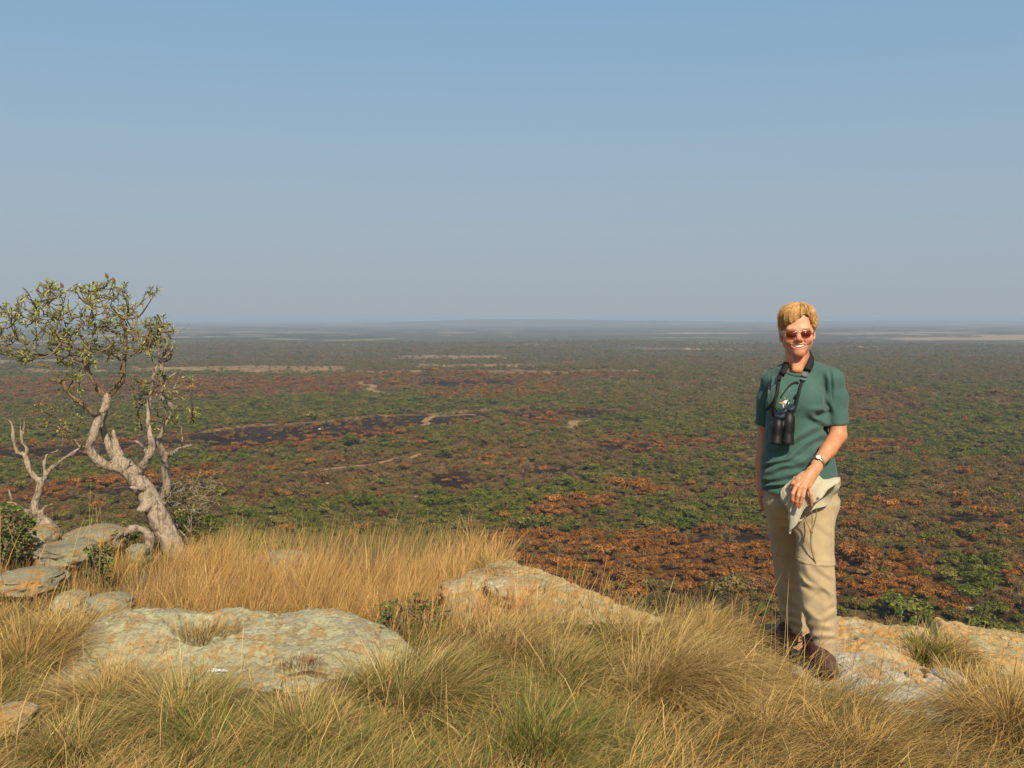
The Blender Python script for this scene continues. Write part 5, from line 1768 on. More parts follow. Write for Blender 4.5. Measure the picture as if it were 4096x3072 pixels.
# collar rib
def build_collar():
    pts = []
    c = np.array([W(3184, 1466, 4.64)[0], 4.645, 0])
    n = 48
    for i in range(n + 1):
        a = 2 * math.pi * i / n
        x = c[0] + 0.063 * math.cos(a); y = c[1] + 0.063 * math.sin(a)
        z0 = W(3184, 1471, 4.6)[2] + 0.020 * math.sin(a) + 0.010 * abs(math.cos(a))
        h = BODY.ray_cast(Vector((x + 0.012 * math.cos(a), y + 0.012 * math.sin(a), z0 + 0.06)), Vector((0, 0, -1)))
        z = max(min(h[0].z if h[0] is not None else z0, z0 + 0.02), z0 - 0.02)
        pts.append((x, y, z + 0.001))
    P = np.array(pts)
    P[:, 2] = np.convolve(np.pad(P[:, 2], 4, mode='wrap'), np.ones(9) / 9, 'valid')
    V, Q = tube(P, 0.0075, 10, False)
    child('collar', mesh_quads('collar', V, Q, M_SHIRT), shirt)
build_collar()

# embroidered lettering and antelope head on the chest
def stitch(name, polys, mat, lift=0.0016):
    V, F_ = [], []
    for poly in polys:
        i = len(V)
        for px, py in poly:
            V.append(on_body(px, py, lift)[0])
        F_.append(list(range(i, i + len(poly))))
    me = bpy.data.meshes.new(name)
    me.from_pydata([tuple(v) for v in V], [], F_)
    me.materials.append(mat)
    return child(name, me, shirt)
c1 = lambda x, y: (2900 + x * 0.4823, 1150 + y * 0.4823)
M_TH_WHITE = simple_mat('white_thread', (0.75, 0.73, 0.68), 0.8, 0.2, 0.1, 300)
M_TH_ORANGE = simple_mat('orange_thread', (0.55, 0.27, 0.06), 0.8, 0.2, 0.1, 300)
M_TH_DARK = simple_mat('dark_thread', (0.010, 0.022, 0.022), 0.8, 0.2, 0.1, 300)
M_TH_TAN = simple_mat('tan_thread', (0.25, 0.20, 0.10), 0.8, 0.2, 0.1, 300)
stitch('antelope_face', [[c1(*p) for p in ((476, 955), (492, 938), (508, 934), (524, 940), (533, 952), (527, 968), (520, 985), (500, 1000), (486, 1004), (482, 985))]], M_TH_WHITE)
stitch('antelope_ear', [[c1(*p) for p in ((446, 957), (460, 947), (482, 949), (494, 957), (478, 966), (460, 962))]], M_TH_ORANGE, 0.002)
stitch('antelope_blaze', [[c1(*p) for p in ((515, 944), (524, 941), (527, 955), (519, 980), (513, 975))], [c1(*p) for p in ((524, 937), (540, 931), (536, 946), (528, 948))], [c1(*p) for p in ((488, 960), (494, 957), (498, 985), (490, 992))]], M_TH_DARK, 0.0024)
stitch('antelope_horns', [[c1(*p) for p in ((498, 934), (470, 850), (474, 849), (505, 932))], [c1(*p) for p in ((515, 932), (533, 838), (537, 839), (521, 934))]], M_TH_TAN)
def build_lettering():
    cu = bpy.data.curves.new('lettering', 'FONT')
    cu.body = 'Nam'
    cu.shear = 0.35
    cu.size = 1.0
    cu.resolution_u = 4
    tmp = bpy.data.objects.new('lettering_tmp', cu)
    COL.objects.link(tmp)
    dg = bpy.context.evaluated_depsgraph_get()
    me = bpy.data.meshes.new_from_object(tmp.evaluated_get(dg))
    bpy.data.objects.remove(tmp)
    bm = bmesh.new(); bm.from_mesh(me)
    bmesh.ops.triangulate(bm, faces=bm.faces)
    xs = [v.co.x for v in bm.verts]; sx = (3149 - 3093) / (max(xs) - min(xs)); x0 = min(xs)
    for v in bm.verts:
        px = 3093 + (v.co.x - x0) * sx; py = 1648 - v.co.y * 27
        v.co = on_body(px, py, 0.0016)[0]
    bm.to_mesh(me); bm.free()
    me.materials.clear(); me.materials.append(M_TH_DARK)
    child('lettering', me, shirt)
build_lettering()

# spectacles with reddish lenses
def build_glasses():
    root = None
    parts, frames = [], []
    for s in (-1, 1):
        cx = s * 0.0335
        n, m = 28, 4
        rim = []
        for i in range(n):
            a = 2 * math.pi * i / n
            ca, sa = math.cos(a), math.sin(a)
            x = 0.0225 * np.sign(ca) * abs(ca) ** 0.55; u = 0.0138 * np.sign(sa) * abs(sa) ** 0.6
            rim.append((cx + x, u - 0.0135))
        F_ = lambda x: 0.099 - 4.2 * x * x
        V = [HL(cx, F_(cx) + 0.001, -0.0135)] + [HL(x, F_(x), u) for x, u in rim] + [HL(cx, F_(cx) - 0.001, -0.0135)] + [HL(x, F_(x) - 0.002, u) for x, u in rim]
        Q = [(0, 1 + i, 1 + (i + 1) % n, 1 + (i + 1) % n) for i in range(n)] + [(n + 1, n + 2 + (i + 1) % n, n + 2 + i, n + 2 + i) for i in range(n)] + [(1 + i, n + 2 + i, n + 2 + (i + 1) % n, 1 + (i + 1) % n) for i in range(n)]
        parts.append((np.array(V), np.array(Q)))
        top = [HL(x, F_(x) + 0.0005, u) for x, u in rim[1:n // 2]]
        frames.append(tube(top, 0.0014, 6))
        outer = s * 0.058
        frames.append(tube([HL(outer, F_(outer), -0.004), HL(s * 0.068, 0.074, -0.004), HL(s * 0.0775, 0.045, -0.004), HL(s * 0.081, 0.0, -0.002), HL(s * 0.080, -0.015, -0.010)], [0.0016, 0.0026, 0.0026, 0.002, 0.002], 6))
    frames.append(tube([HL(-0.0115, 0.0985, -0.006), HL(0, 0.101, -0.003), HL(0.0115, 0.0985, -0.006)], 0.0014, 6))
    V, Q = joinq(frames)
    g = child('spectacles', mesh_q('spectacles', V, Q, M_GOLD), person)
    for v, q in parts:
        child('lens', mesh_q('lens', v, q, M_LENS), g)
build_glasses()

# wristwatch
def build_watch():
    c = A_L[3] * 0.12 + A_L[4] * 0.88
    ax = A_L[4] - A_L[3]; ax = ax / np.linalg.norm(ax)
    u = np.cross(ax, [0, 0, 1.0]); u /= np.linalg.norm(u); v = np.cross(ax, u)
    n = 40
    prof = [(-0.006, 0.0300), (-0.006, 0.0325), (0.006, 0.0325), (0.006, 0.0300)]
    a = np.linspace(0, 2 * math.pi, n, endpoint=False)
    V = np.concatenate([c + ax * t + r * (np.cos(a)[:, None] * u + np.sin(a)[:, None] * v) for t, r in prof])
    i, j = np.meshgrid(np.arange(4), np.arange(n), indexing='ij'); j2 = (j + 1) % n; i2 = (i + 1) % 4
    Q = np.stack([i * n + j, i * n + j2, i2 * n + j2, i2 * n + j], -1).reshape(-1, 4)
    w = child('wristwatch', mesh_quads('wristwatch', V, Q, M_METAL), person)
    w['label'] = 'small steel wristwatch with a white dial'
    nrm = W(3259, 1846, 4.40) - c; nrm = nrm - ax * (nrm @ ax); nrm /= np.linalg.norm(nrm)
    p = c + nrm * 0.031
    v, q = lathe(p, p + nrm * 0.006, [(0, 0.0001), (0, 0.0125), (0.6, 0.0130), (0.9, 0.0118), (1.0, 0.0105)], 28)
    cs = child('watch_case', mesh_quads('watch_case', v, q, M_METAL), w)
    v, q = lathe(p + nrm * 0.0058, p + nrm * 0.0068, [(0, 0.0112), (1.0, 0.0108), (1.0, 0.0001)], 28)
    child('watch_dial', mesh_quads('watch_dial', v, q, M_DIAL), w)
    t = np.cross(nrm, ax)
    hands = [tube([p + nrm * 0.0073, p + nrm * 0.0073 + ax * 0.006 + t * 0.003], 0.0005, 4), tube([p + nrm * 0.0073, p + nrm * 0.0073 - ax * 0.003 + t * 0.008], 0.0004, 4)]
    v, q = joinq(hands)
    child('watch_hands', mesh_q('watch_hands', v, q, M_BLACK), w)
build_watch()

# ------------------------------------------------------------------ binoculars hanging on the chest
def ribbon(pts, nrm, width, thick=0.003):
    P = np.asarray(pts, float); N = np.asarray(nrm, float)
    T = np.gradient(P, axis=0); T /= np.linalg.norm(T, axis=1)[:, None]
    S = np.cross(T, N); S /= np.linalg.norm(S, axis=1)[:, None]
    w = np.asarray(width) * np.ones(len(P))
    V = np.stack([P - S * w[:, None] / 2, P + S * w[:, None] / 2, P + S * w[:, None] / 2 - N * thick, P - S * w[:, None] / 2 - N * thick], 1).reshape(-1, 3)
    m = len(P)
    Q = []
    for i in range(m - 1):
        for j in range(4):
            Q.append((i * 4 + j, i * 4 + (j + 1) % 4, (i + 1) * 4 + (j + 1) % 4, (i + 1) * 4 + j))
    Q += [(3, 2, 1, 0), (m * 4 - 4, m * 4 - 3, m * 4 - 2, m * 4 - 1)]
    return V, np.array(Q)

def smooth_path(pts, n):
    P = np.asarray(pts, float)
    s = np.concatenate([[0], np.cumsum(np.linalg.norm(np.diff(P, axis=0), axis=1))])
    t = np.linspace(0, s[-1], n)
    Q = np.stack([np.interp(t, s, P[:, k]) for k in range(P.shape[1])], -1)
    ker = np.hanning(7); ker /= ker.sum()
    for k in range(P.shape[1]):
        Q[:, k] = np.convolve(np.pad(Q[:, k], 3, mode='reflect', reflect_type='odd'), ker, 'valid')
    return Q

def build_binoculars():
    pc = on_body(3130, 1700, 0.0)[0]
    yb = pc[1] - 0.040
    root = empty('binoculars', W(3127, 1777, yb), 'black binoculars with eyepiece covers hanging from the neck strap on the chest', 'binoculars')
    ends = []
    for i, (tx, ty, bx, by, r) in enumerate(((3114, 1672, 3104, 1777, 0.0262), (3157, 1648, 3149, 1777, 0.0285))):
        p, q = W(tx, ty, yb + 0.006), W(bx, by, yb - 0.012)
        V, Q = lathe(p, q, [(0, 0.0001), (0, r * 0.72), (0.10, r * 0.76), (0.14, r * 0.93), (0.36, r * 1.0), (0.40, r * 0.97), (0.62, r * 1.0), (0.66, r * 0.93), (0.72, r * 0.96), (0.90, r * 1.02), (0.97, r * 1.05), (1.0, r * 1.02), (1.0, r * 0.85), (0.96, r * 0.82), (0.94, 0.0001)], 32)
        b = child('barrel', mesh_quads('barrel', V, Q, M_BLACK), root)
        a = (p - q) / np.linalg.norm(p - q)
        # focusing ribs
        V, Q = joinq([lathe(p + (q - p) * t, p + (q - p) * (t + 0.012), [(0, r * 0.9), (0, r * 1.035), (1, r * 1.035), (1, r * 0.9)], 28) for t in (0.42, 0.46, 0.50, 0.54, 0.58)])
        child('grip_rib', mesh_quads('grip_rib', V, Q, M_BLACK), b)
        ends.append((p, a, r))
    # eyepiece covers tipped towards the camera, joined by a strap
    ctr = []
    for (cx, cy_), (p, a, r) in zip((c1(458, 1062), c1(540, 1000)), ends):
        c = W(cx, cy_, yb + 0.002)
        up = np.array([-0.28, -0.36, 0.88]); up /= np.linalg.norm(up)
        V, Q = lathe(c - up * 0.012, c + up * 0.010, [(0, 0.019), (0.2, 0.0235), (0.8, 0.0245), (0.95, 0.0225), (1.0, 0.017), (0.98, 0.0001)], 32)
        child('eyepiece_cover', mesh_quads('eyepiece_cover', V, Q, M_NAVY), root)
        ctr.append(c + up * 0.004)
    V, Q = tube([ctr[0], (ctr[0] + ctr[1]) / 2 + np.array([0, -0.004, 0.0]), ctr[1]], 0.010, 10)
    child('cover_bridge', mesh_q('cover_bridge', V, Q, M_NAVY), root)
    m = (ends[0][0] + ends[1][0]) / 2
    V, Q = lathe(W(3134, 1680, yb - 0.004), W(3128, 1760, yb - 0.004), [(0, 0.0001), (0, 0.011), (0.5, 0.013), (0.55, 0.010), (1, 0.010), (1, 0.0001)], 20)
    child('hinge', mesh_quads('hinge', V, Q, M_BLACK), root)
    # strap: padded part round the neck, then webbing
    def strap(pxs, n, w0, w1, lift, name, mat, thick=0.003, dy=None, par=root):
        pts, nr = [], []
        for px, py in smooth_path([c1(*p) for p in pxs], n):
            p, nn = on_body(px, py, lift)
            pts.append(p); nr.append(nn)
        P = np.array(pts); N = np.array(nr)
        if dy is not None:
            P[:, 1] += np.interp(np.linspace(0, 1, n), [0, 1], dy)
        ker = np.hanning(9); ker /= ker.sum()
        for k in range(3):
            if n > 12:
                P[:, k] = np.convolve(np.pad(P[:, k], 4, mode='reflect', reflect_type='odd'), ker, 'valid')
                N[:, k] = np.convolve(np.pad(N[:, k], 4, mode='edge'), ker, 'valid')
        N /= np.linalg.norm(N, axis=1)[:, None]
        V, Q = ribbon(P, N, np.linspace(w0, w1, n), thick)
        return child(name, mesh_quads(name, V, Q, mat), par)
    # pads come over the shoulders, standing off the neck
    def pad(pts, nr, w0, w1):
        P = smooth_path(pts, 30); N = smooth_path(nr, 30); N /= np.linalg.norm(N, axis=1)[:, None]
        V, Q = ribbon(P, N, np.linspace(w0, w1, 30), 0.005)
        child('neck_pad', mesh_quads('neck_pad', V, Q, M_WEB), root)
    low_r = on_body(*c1(664, 705), 0.007)[0]; low_l = on_body(*c1(462, 735), 0.007)[0]
    back_r = W(3247, 1412, 4.69); back_l = W(3146, 1432, 4.70)
    pad([back_r, W(3249, 1422, 4.655), W(3246, 1448, 4.605), W(3234, 1475, 4.572), low_r], [(0.9, 0.1, 0.5), (0.75, -0.4, 0.6), (0.45, -0.8, 0.5), (0.2, -0.95, 0.3), (0, -1, 0.1)], 0.034, 0.034)
    pad([back_l, W(3144, 1438, 4.665), W(3142, 1462, 4.615), W(3133, 1490, 4.578), low_l], [(-0.9, 0.1, 0.5), (-0.75, -0.4, 0.6), (-0.5, -0.8, 0.5), (-0.3, -0.95, 0.3), (-0.1, -1, 0.1)], 0.030, 0.026)
    # pad running behind the neck
    a, b = back_r, back_l
    nb = (a + b) / 2
    arc = [a, np.array([nb[0] + 0.050, 4.722, a[2] - 0.004]), np.array([nb[0], 4.742, a[2] - 0.010]), np.array([nb[0] - 0.050, 4.735, b[2] + 0.002]), b]
    P = smooth_path(arc, 40)
    ctr_ = np.array([nb[0], 4.66, nb[2]])
    N = P - ctr_; N[:, 2] = 0.4 * np.linalg.norm(N[:, :2], axis=1); N /= np.linalg.norm(N, axis=1)[:, None]
    V, Q = ribbon(P, N, 0.034, 0.005)
    child('neck_pad', mesh_quads('neck_pad', V, Q, M_WEB), root)
    strap([(636, 790), (622, 840), (600, 920), (580, 985), (566, 1030)], 30, 0.013, 0.013, 0.006, 'webbing', M_WEB, 0.003, (0, -0.012))
    strap([(458, 735), (440, 820), (424, 900), (402, 980), (395, 1060)], 30, 0.014, 0.013, 0.006, 'webbing', M_WEB, 0.003, (0, -0.014))
    strap([(440, 870), (412, 930), (380, 975), (345, 1020)], 24, 0.011, 0.010, 0.009, 'webbing', M_WEB, 0.003)
    strap([(612, 800), (590, 790), (560, 798), (520, 830), (490, 870), (464, 910)], 28, 0.008, 0.006, 0.010, 'webbing', M_WEB, 0.003)
    for cx, cy_, w, h in ((654, 735, 0.026, 0.030), (643, 775, 0.024, 0.014), (450, 770, 0.017, 0.022), (598, 905, 0.016, 0.014), (405, 985, 0.016, 0.012)):
        p, nn = on_body(*c1(cx, cy_), 0.012)
        t = W(3000, 1300, 4)[0] * 0
        d = np.array([0.25, 0.0, 1.0]) if cx > 550 else np.array([-0.1 if cx < 440 else 0.2, 0, 1.0])
        d = d - nn * (d @ nn); d /= np.linalg.norm(d)
        s_ = np.cross(d, nn)
        bm = bmesh.new()
        bmesh.ops.create_cube(bm, size=1.0)
        M = Matrix(((s_[0] * w, nn[0] * 0.008, d[0] * h, p[0]), (s_[1] * w, nn[1] * 0.008, d[1] * h, p[1]), (s_[2] * w, nn[2] * 0.008, d[2] * h, p[2]), (0, 0, 0, 1)))
        bmesh.ops.bevel(bm, geom=bm.edges[:], offset=0.12, segments=2, affect='EDGES')
        bm.transform(M)
        bmesh.ops.recalc_face_normals(bm, faces=bm.faces)
        me = bpy.data.meshes.new('buckle'); bm.to_mesh(me); bm.free()
        me.materials.append(M_BUCKLE if cx > 640 else M_BLACK)
        child('buckle', me, root)
build_binoculars()

# ------------------------------------------------------------------ the sun hat in the hand
def build_hat():
    root = empty('sun_hat', W(3158, 2102, 4.43), 'crumpled beige sun hat with chin cord held in the hand', 'sun hat')
    c6 = lambda x, y, d: W(3060 + x * 0.205, 1780 + y * 0.205, d)
    ctr = W(3243, 2000, 4.440)               # middle of the opening
    top = W(3172, 1919, 4.470)
    ax = top - ctr; hgt = np.linalg.norm(ax); ax /= hgt
    ch = W(3345, 1921, 4.435) - W(3155, 2085, 4.435); ch /= np.linalg.norm(ch)
    ch = ch - ax * (ch @ ax); ch /= np.linalg.norm(ch)
    dp = np.cross(ax, ch)
    if dp[1] > 0: dp = -dp                   # dp points to the camera
    R = np.random.default_rng(3)
    nphi, prof = 120, []
    #        along axis, half length, half depth
    prof = [(1.02, 0.004, 0.003), (1.03, 0.040, 0.014), (1.00, 0.066, 0.024), (0.94, 0.084, 0.030), (0.80, 0.097, 0.034), (0.60, 0.101, 0.038), (0.42, 0.102, 0.040), (0.30, 0.102, 0.041), (0.27, 0.104, 0.044), (0.18, 0.112, 0.049), (0.05, 0.124, 0.054), (-0.08, 0.137, 0.058), (-0.20, 0.148, 0.061), (-0.235, 0.1505, 0.062)]
    phi = np.linspace(0, 2 * math.pi, nphi, endpoint=False)
    rows = []
    for k, (t, a, b) in enumerate(prof):
        w = sstep(0.34, -0.2, t)
        wave = 0.013 * np.sin(2 * phi + 0.6) + 0.010 * np.sin(3 * phi + 2.0) + 0.006 * np.sin(7 * phi + 1)
        crump = 0.011 * fbm(np.cos(phi) * 3 + t * 3, np.sin(phi) * 3, octv=3, seed=111) * (1 - w * 0.3)
        aa = a * (1 + 0.04 * np.sin(3 * phi) * w)
        P = ctr + ax[None] * ((t * hgt) + wave * w)[:, None] + ch[None] * (aa * np.cos(phi))[:, None] + dp[None] * ((b + 0.012 * w * np.sin(5 * phi + 1.0)) * np.sin(phi))[:, None]
        P += dp[None] * crump[:, None] + ax[None] * (0.4 * crump)[:, None]
        # the left corner of the brim droops, the right one flips up and away
        P[:, 2] -= 0.030 * w * np.maximum(-np.cos(phi), 0) ** 2
        P -= ax[None] * (0.040 * w * np.maximum(-np.sin(phi), 0) * (0.25 + 0.75 * np.maximum(-np.cos(phi), 0)))[:, None]
        P += ax[None] * (0.022 * w * np.maximum(np.sin(phi), 0))[:, None]
        P += (ch * 0.010)[None] * (w * np.maximum(np.cos(phi), 0) ** 3)[:, None]
        rows.append(P)
    V = np.stack(rows, 0)                     # (m, nphi, 3)
    m = len(prof)
    def quads(flip):
        i, j = np.meshgrid(np.arange(m - 1), np.arange(nphi), indexing='ij'); j2 = (j + 1) % nphi
        q = np.stack([i * nphi + j, i * nphi + j2, (i + 1) * nphi + j2, (i + 1) * nphi + j], -1).reshape(-1, 4)
        return q[:, ::-1] if flip else q
    c = V.mean(axis=1, keepdims=True)
    inn = V + (c - V) / (np.linalg.norm(c - V, axis=2, keepdims=True) + 1e-9) * 0.0022
    inn[:, :] -= ax * 0.0015
    allV = np.concatenate([V.reshape(-1, 3), inn.reshape(-1, 3)])
    off = m * nphi
    j = np.arange(nphi); j2 = (j + 1) % nphi
    rim = np.stack([(m - 1) * nphi + j, (m - 1) * nphi + j2, off + (m - 1) * nphi + j2, off + (m - 1) * nphi + j], -1)
    def build(name, r0, r1):
        q = []
        i, jj = np.meshgrid(np.arange(r0, r1), np.arange(nphi), indexing='ij'); k2 = (jj + 1) % nphi
        a_ = np.stack([i * nphi + jj, i * nphi + k2, (i + 1) * nphi + k2, (i + 1) * nphi + jj], -1).reshape(-1, 4)
        q = [a_, a_[:, ::-1] + off]
        if r1 == m - 1: q.append(rim)
        q = np.concatenate(q)
        u, inv = np.unique(q, return_inverse=True)
        return child(name, mesh_quads(name, allV[u], inv.reshape(q.shape), M_HAT), root)
    build('crown', 0, 8)
    brim = build('brim', 8, m - 1)
    # stitched edge
    E = np.concatenate([V[-1], V[-1][:1]]) 
    v, q = tube(E, 0.0026, 8, False)
    child('brim_edge', mesh_quads('brim_edge', v, q, M_HAT), brim)
    # press stud
    hb = bvh_of([brim])
    p, nn = on_body(3060 + 1035 * 0.205, 1780 + 1045 * 0.205, 0.001, hb)
    v, q = lathe(p, p + nn * 0.003, [(0, 0.0062), (0.7, 0.0062), (1, 0.0048), (1, 0.0028), (0.5, 0.0024), (0.5, 0.0001)], 20)
    child('press_stud', mesh_quads('press_stud', v, q, M_BUCKLE), brim)
    # chin cord with toggle
    c2 = lambda x, y, d: W(2950 + x * 0.5424, 1850 + y * 0.5424, d)
    cords = [tube(smooth_path([c2(480, 335, 4.43), c2(495, 400, 4.436), c2(515, 455, 4.44), c2(540, 500, 4.442)], 16), 0.0024, 6),
             tube(smooth_path([c2(585, 330, 4.43), c2(580, 400, 4.436), c2(565, 460, 4.44), c2(548, 505, 4.442)], 16), 0.0024, 6),
             tube(smooth_path([c2(545, 350, 4.44), c2(552, 410, 4.446), c2(552, 460, 4.446), c2(546, 500, 4.442)], 16), 0.0022, 6),
             tube(smooth_path([c2(545, 515, 4.442), c2(540, 570, 4.45), c2(545, 640, 4.455), c2(562, 700, 4.458), c2(578, 745, 4.46)], 20), 0.0034, 6)]
    v, q = joinq(cords)
    cd_ = child('chin_cord', mesh_q('chin_cord', v, q, M_CORD), root)
    p = c2(545, 505, 4.442)
    v, q = lathe(p + np.array([0, 0, 0.009]), p - np.array([0, 0, 0.009]), [(0, 0.0001), (0, 0.005), (0.3, 0.0082), (0.7, 0.0082), (1, 0.005), (1, 0.0001)], 16)
    child('toggle', mesh_quads('toggle', v, q, M_TOGGLE), cd_)
M_CORD = simple_mat('olive_cord', (0.22, 0.18, 0.09), 0.85, 0.2, 0.25, 200)
M_TOGGLE = simple_mat('wooden_toggle', (0.30, 0.17, 0.07), 0.6, 0.3, 0.2, 60)
build_hat()
# ------------------------------------------------------------------ trees and shrubs
def bark_material(name, pale, dark, scale=1.0):
    m, nt, out = new_mat(name)
    pos = geo_pos(nt)
    n1 = noise_node(nt, 5 * scale, 6, 0.65, pos, 0.5)
    n2 = noise_node(nt, 38 * scale, 5, 0.7, pos)
    mp = nd(nt, 'ShaderNodeMapping')
    mp.inputs['Scale'].default_value = (26 * scale, 26 * scale, 6 * scale)
    nt.links.new(pos, mp.inputs['Vector'])
    n3 = noise_node(nt, 1.0, 6, 0.68, mp.outputs[0])
    r = ramp_node(nt, n1.outputs[0], [(0.34, dark), (0.46, pale), (0.60, tuple(c * 1.12 for c in pale)), (0.72, tuple(c * 0.62 for c in pale))])
    k = ramp_node(nt, n2.outputs[0], [(0.3, 0.6), (0.55, 1.05), (0.75, 1.15)])
    c = mix_node(nt, 1.0, r.outputs[0], k.outputs[0], 'MULTIPLY')
    k3 = ramp_node(nt, n3.outputs[0], [(0.36, 0.35), (0.46, 0.95), (0.70, 1.15)])
    c = mix_node(nt, 1.0, c, k3.outputs[0], 'MULTIPLY')
    bsdf(nt, out, c, 0.9, 0.12, n3.outputs[0], 0.9, 0.02)
    return m
M_BARK = bark_material('grey_tan_bark', (0.33, 0.265, 0.195), (0.115, 0.082, 0.055), 1.3)
M_BARK_UP = bark_material('brown_bark', (0.20, 0.145, 0.088), (0.065, 0.046, 0.032), 1.6)
M_BARK_GREY = bark_material('grey_bark', (0.27, 0.22, 0.165), (0.10, 0.08, 0.065))
M_LEAF = attr_mat('tree_leaf', 0.6, 0.25, 0.2, 6.0, transl=0.35)

def limb_path(pts, y0, dys=None, n=None):
    """px polyline (x, y, radius px, depth offset) -> world points, radii"""
    P, r = [], []
    for q in pts:
        d = y0 + (q[3] if len(q) > 3 else 0.0)
        P.append(W(q[0], q[1], d)); r.append(0.76 * q[2] * d / F)
    return np.array(P), np.array(r)

def catmull(P, r, k=6):
    Q, R_ = [], []
    n = len(P)
    for i in range(n - 1):
        p0, p1, p2, p3 = P[max(i - 1, 0)], P[i], P[i + 1], P[min(i + 2, n - 1)]
        for t in np.linspace(0, 1, k, endpoint=False):
            Q.append(0.5 * ((2 * p1) + (-p0 + p2) * t + (2 * p0 - 5 * p1 + 4 * p2 - p3) * t * t + (-p0 + 3 * p1 - 3 * p2 + p3) * t ** 3))
            R_.append(r[i] + (r[i + 1] - r[i]) * t)
    Q.append(P[-1]); R_.append(r[-1])
    return np.array(Q), np.array(R_)

def wood_field(limbs, h, k=0.03, seed=5):
    """limbs: list of (points, radii); one continuous gnarled surface"""
    lo = np.min([p.min(0) - r.max() - 0.05 for p, r in limbs], axis=0); hi = np.max([p.max(0) + r.max() + 0.05 for p, r in limbs], axis=0)
    B = Field(lo, hi, h)
    for p, r in limbs:
        for i in range(len(p) - 1):
            B.cone(p[i], p[i + 1], r[i], r[i + 1], min(k, 0.5 * r[i]))
    B.displace(lambda x, y, z: 0.012 * fbm(x * 9, y * 9, z * 5, octv=3, seed=seed) + 0.007 * fbm(x * 34, y * 34, z * 12, octv=2, seed=seed + 3) + 0.010 * np.exp(-(fbm(x * 14, y * 14, z * 3.5, octv=3, seed=seed + 6) / 0.07) ** 2))
    return B.mesh()

def leaf_cards(tips, dirs, per, L, w, R, cols, droop=0.5, fold=0.25):
    """rosettes of narrow pointed leaves round the twig ends"""
    n = len(tips) * per
    T = np.repeat(tips, per, 0); D = np.repeat(dirs, per, 0)
    D = D / np.linalg.norm(D, axis=1)[:, None]
    rnd = R.normal(size=(n, 3))
    S = np.cross(D, rnd); S /= np.linalg.norm(S, axis=1)[:, None]
    el = R.uniform(0.1, 1.35, n)[:, None]
    d = D * np.cos(el) + S * np.sin(el)
    d[:, 2] -= droop * R.uniform(0.2, 1, n)
    d /= np.linalg.norm(d, axis=1)[:, None]
    start = T - D * (R.uniform(0, 0.5, n) * L)[:, None]
    ln = (L * R.uniform(0.55, 1.15, n))[:, None]
    s = np.cross(d, R.normal(size=(n, 3)) * 0.4 + np.array([0, 0, 1.0])); s /= np.linalg.norm(s, axis=1)[:, None]
    up = np.cross(s, d)
    ww = (w * R.uniform(0.7, 1.3, n))[:, None]
    mid = start + d * ln * 0.5
    tip = start + d * ln - np.array([0, 0, 1.0]) * ln * 0.18
    V = np.stack([start, mid - s * ww + up * ww * fold, mid - up * ww * fold * 0.6, mid + s * ww + up * ww * fold, tip], 1)
    V = V.reshape(-1, 3)
    b = (np.arange(n) * 5)[:, None]
    Tt = np.concatenate([b + np.array([[0, 1, 2]]), b + np.array([[0, 2, 3]]), b + np.array([[1, 4, 2]]), b + np.array([[2, 4, 3]])])
    C = np.repeat(cols[R.integers(0, len(cols), n)] * np.exp(R.normal(0, 0.18, (n, 1))), 5, 0)
    return V, Tt, C

def grow_twigs(skel, targets, R, bend=0.12, r_tip=0.0035, r_max=0.011, sag=0.03):
    """join every target to the nearest wood; later twigs may branch off earlier ones"""
    S = np.array(skel)
    src = np.zeros(len(S))
    d0 = np.array([np.min(np.linalg.norm(S - t, axis=1)) for t in targets])
    order = np.argsort(d0)
    paths, dirs = [], np.zeros((len(targets), 3))
    for i in order:
        t = targets[i]
        dd = np.linalg.norm(S - t, axis=1) + 0.25 * np.maximum(0, S[:, 2] - t[2])
        j = int(np.argmin(dd + 0.06 * R.uniform(size=len(S))))
        a = S[j]
        L = np.linalg.norm(t - a)
        n = max(4, int(L / 0.05))
        u = np.linspace(0, 1, n)[:, None]
        side = np.cross(t - a, R.normal(size=3)); side /= (np.linalg.norm(side) + 1e-9)
        P = a + (t - a) * u + side * (np.sin(u * math.pi) * L * bend * R.normal())
        P[:, 2] -= (np.sin(u[:, 0] * math.pi) * L * (bend + sag))
        P += R.normal(size=P.shape) * 0.006 * np.sin(u * math.pi)
        paths.append((P, np.linspace(min(r_max, 0.004 + 0.018 * L), r_tip, n)))
        dirs[i] = P[-1] - P[-2]
        S = np.concatenate([S, P[1:-1]])
    return paths, dirs

def in_poly(px, py, poly):
    k = np.zeros(len(px), bool)
    n = len(poly)
    for i in range(n):
        x0, y0 = poly[i]; x1, y1 = poly[(i + 1) % n]
        c = ((y0 > py) != (y1 > py)) & (px < (x1 - x0) * (py - y0) / (y1 - y0 + 1e-9) + x0)
        k ^= c
    return k

def targets_in(poly, n, y0, dep, R, weight=None):
    xs = [p[0] for p in poly]; ys = [p[1] for p in poly]
    out = []
    while len(out) < n:
        px = R.uniform(min(xs), max(xs), 400); py = R.uniform(min(ys), max(ys), 400)
        k = in_poly(px, py, poly)
        if weight is not None:
            k &= R.uniform(size=400) < weight(px, py)
        for a, b in zip(px[k], py[k]):
            p = W(a, b, y0 + R.normal() * dep)
            if all(np.linalg.norm(p - q) > 0.045 for q in out[-60:]):
                out.append(p)
            if len(out) >= n: break
    return np.array(out)

def twig_mesh(paths, n=5):
    return joinq([tube(P, r, n, False) for P, r in paths])

def dense(limbs):
    return np.concatenate([p for p, r in limbs])

LEAFC = 1.25 * np.array([(0.29, 0.30, 0.085), (0.24, 0.27, 0.085), (0.36, 0.34, 0.11), (0.17, 0.215, 0.07), (0.22, 0.265, 0.12), (0.36, 0.31, 0.10)])

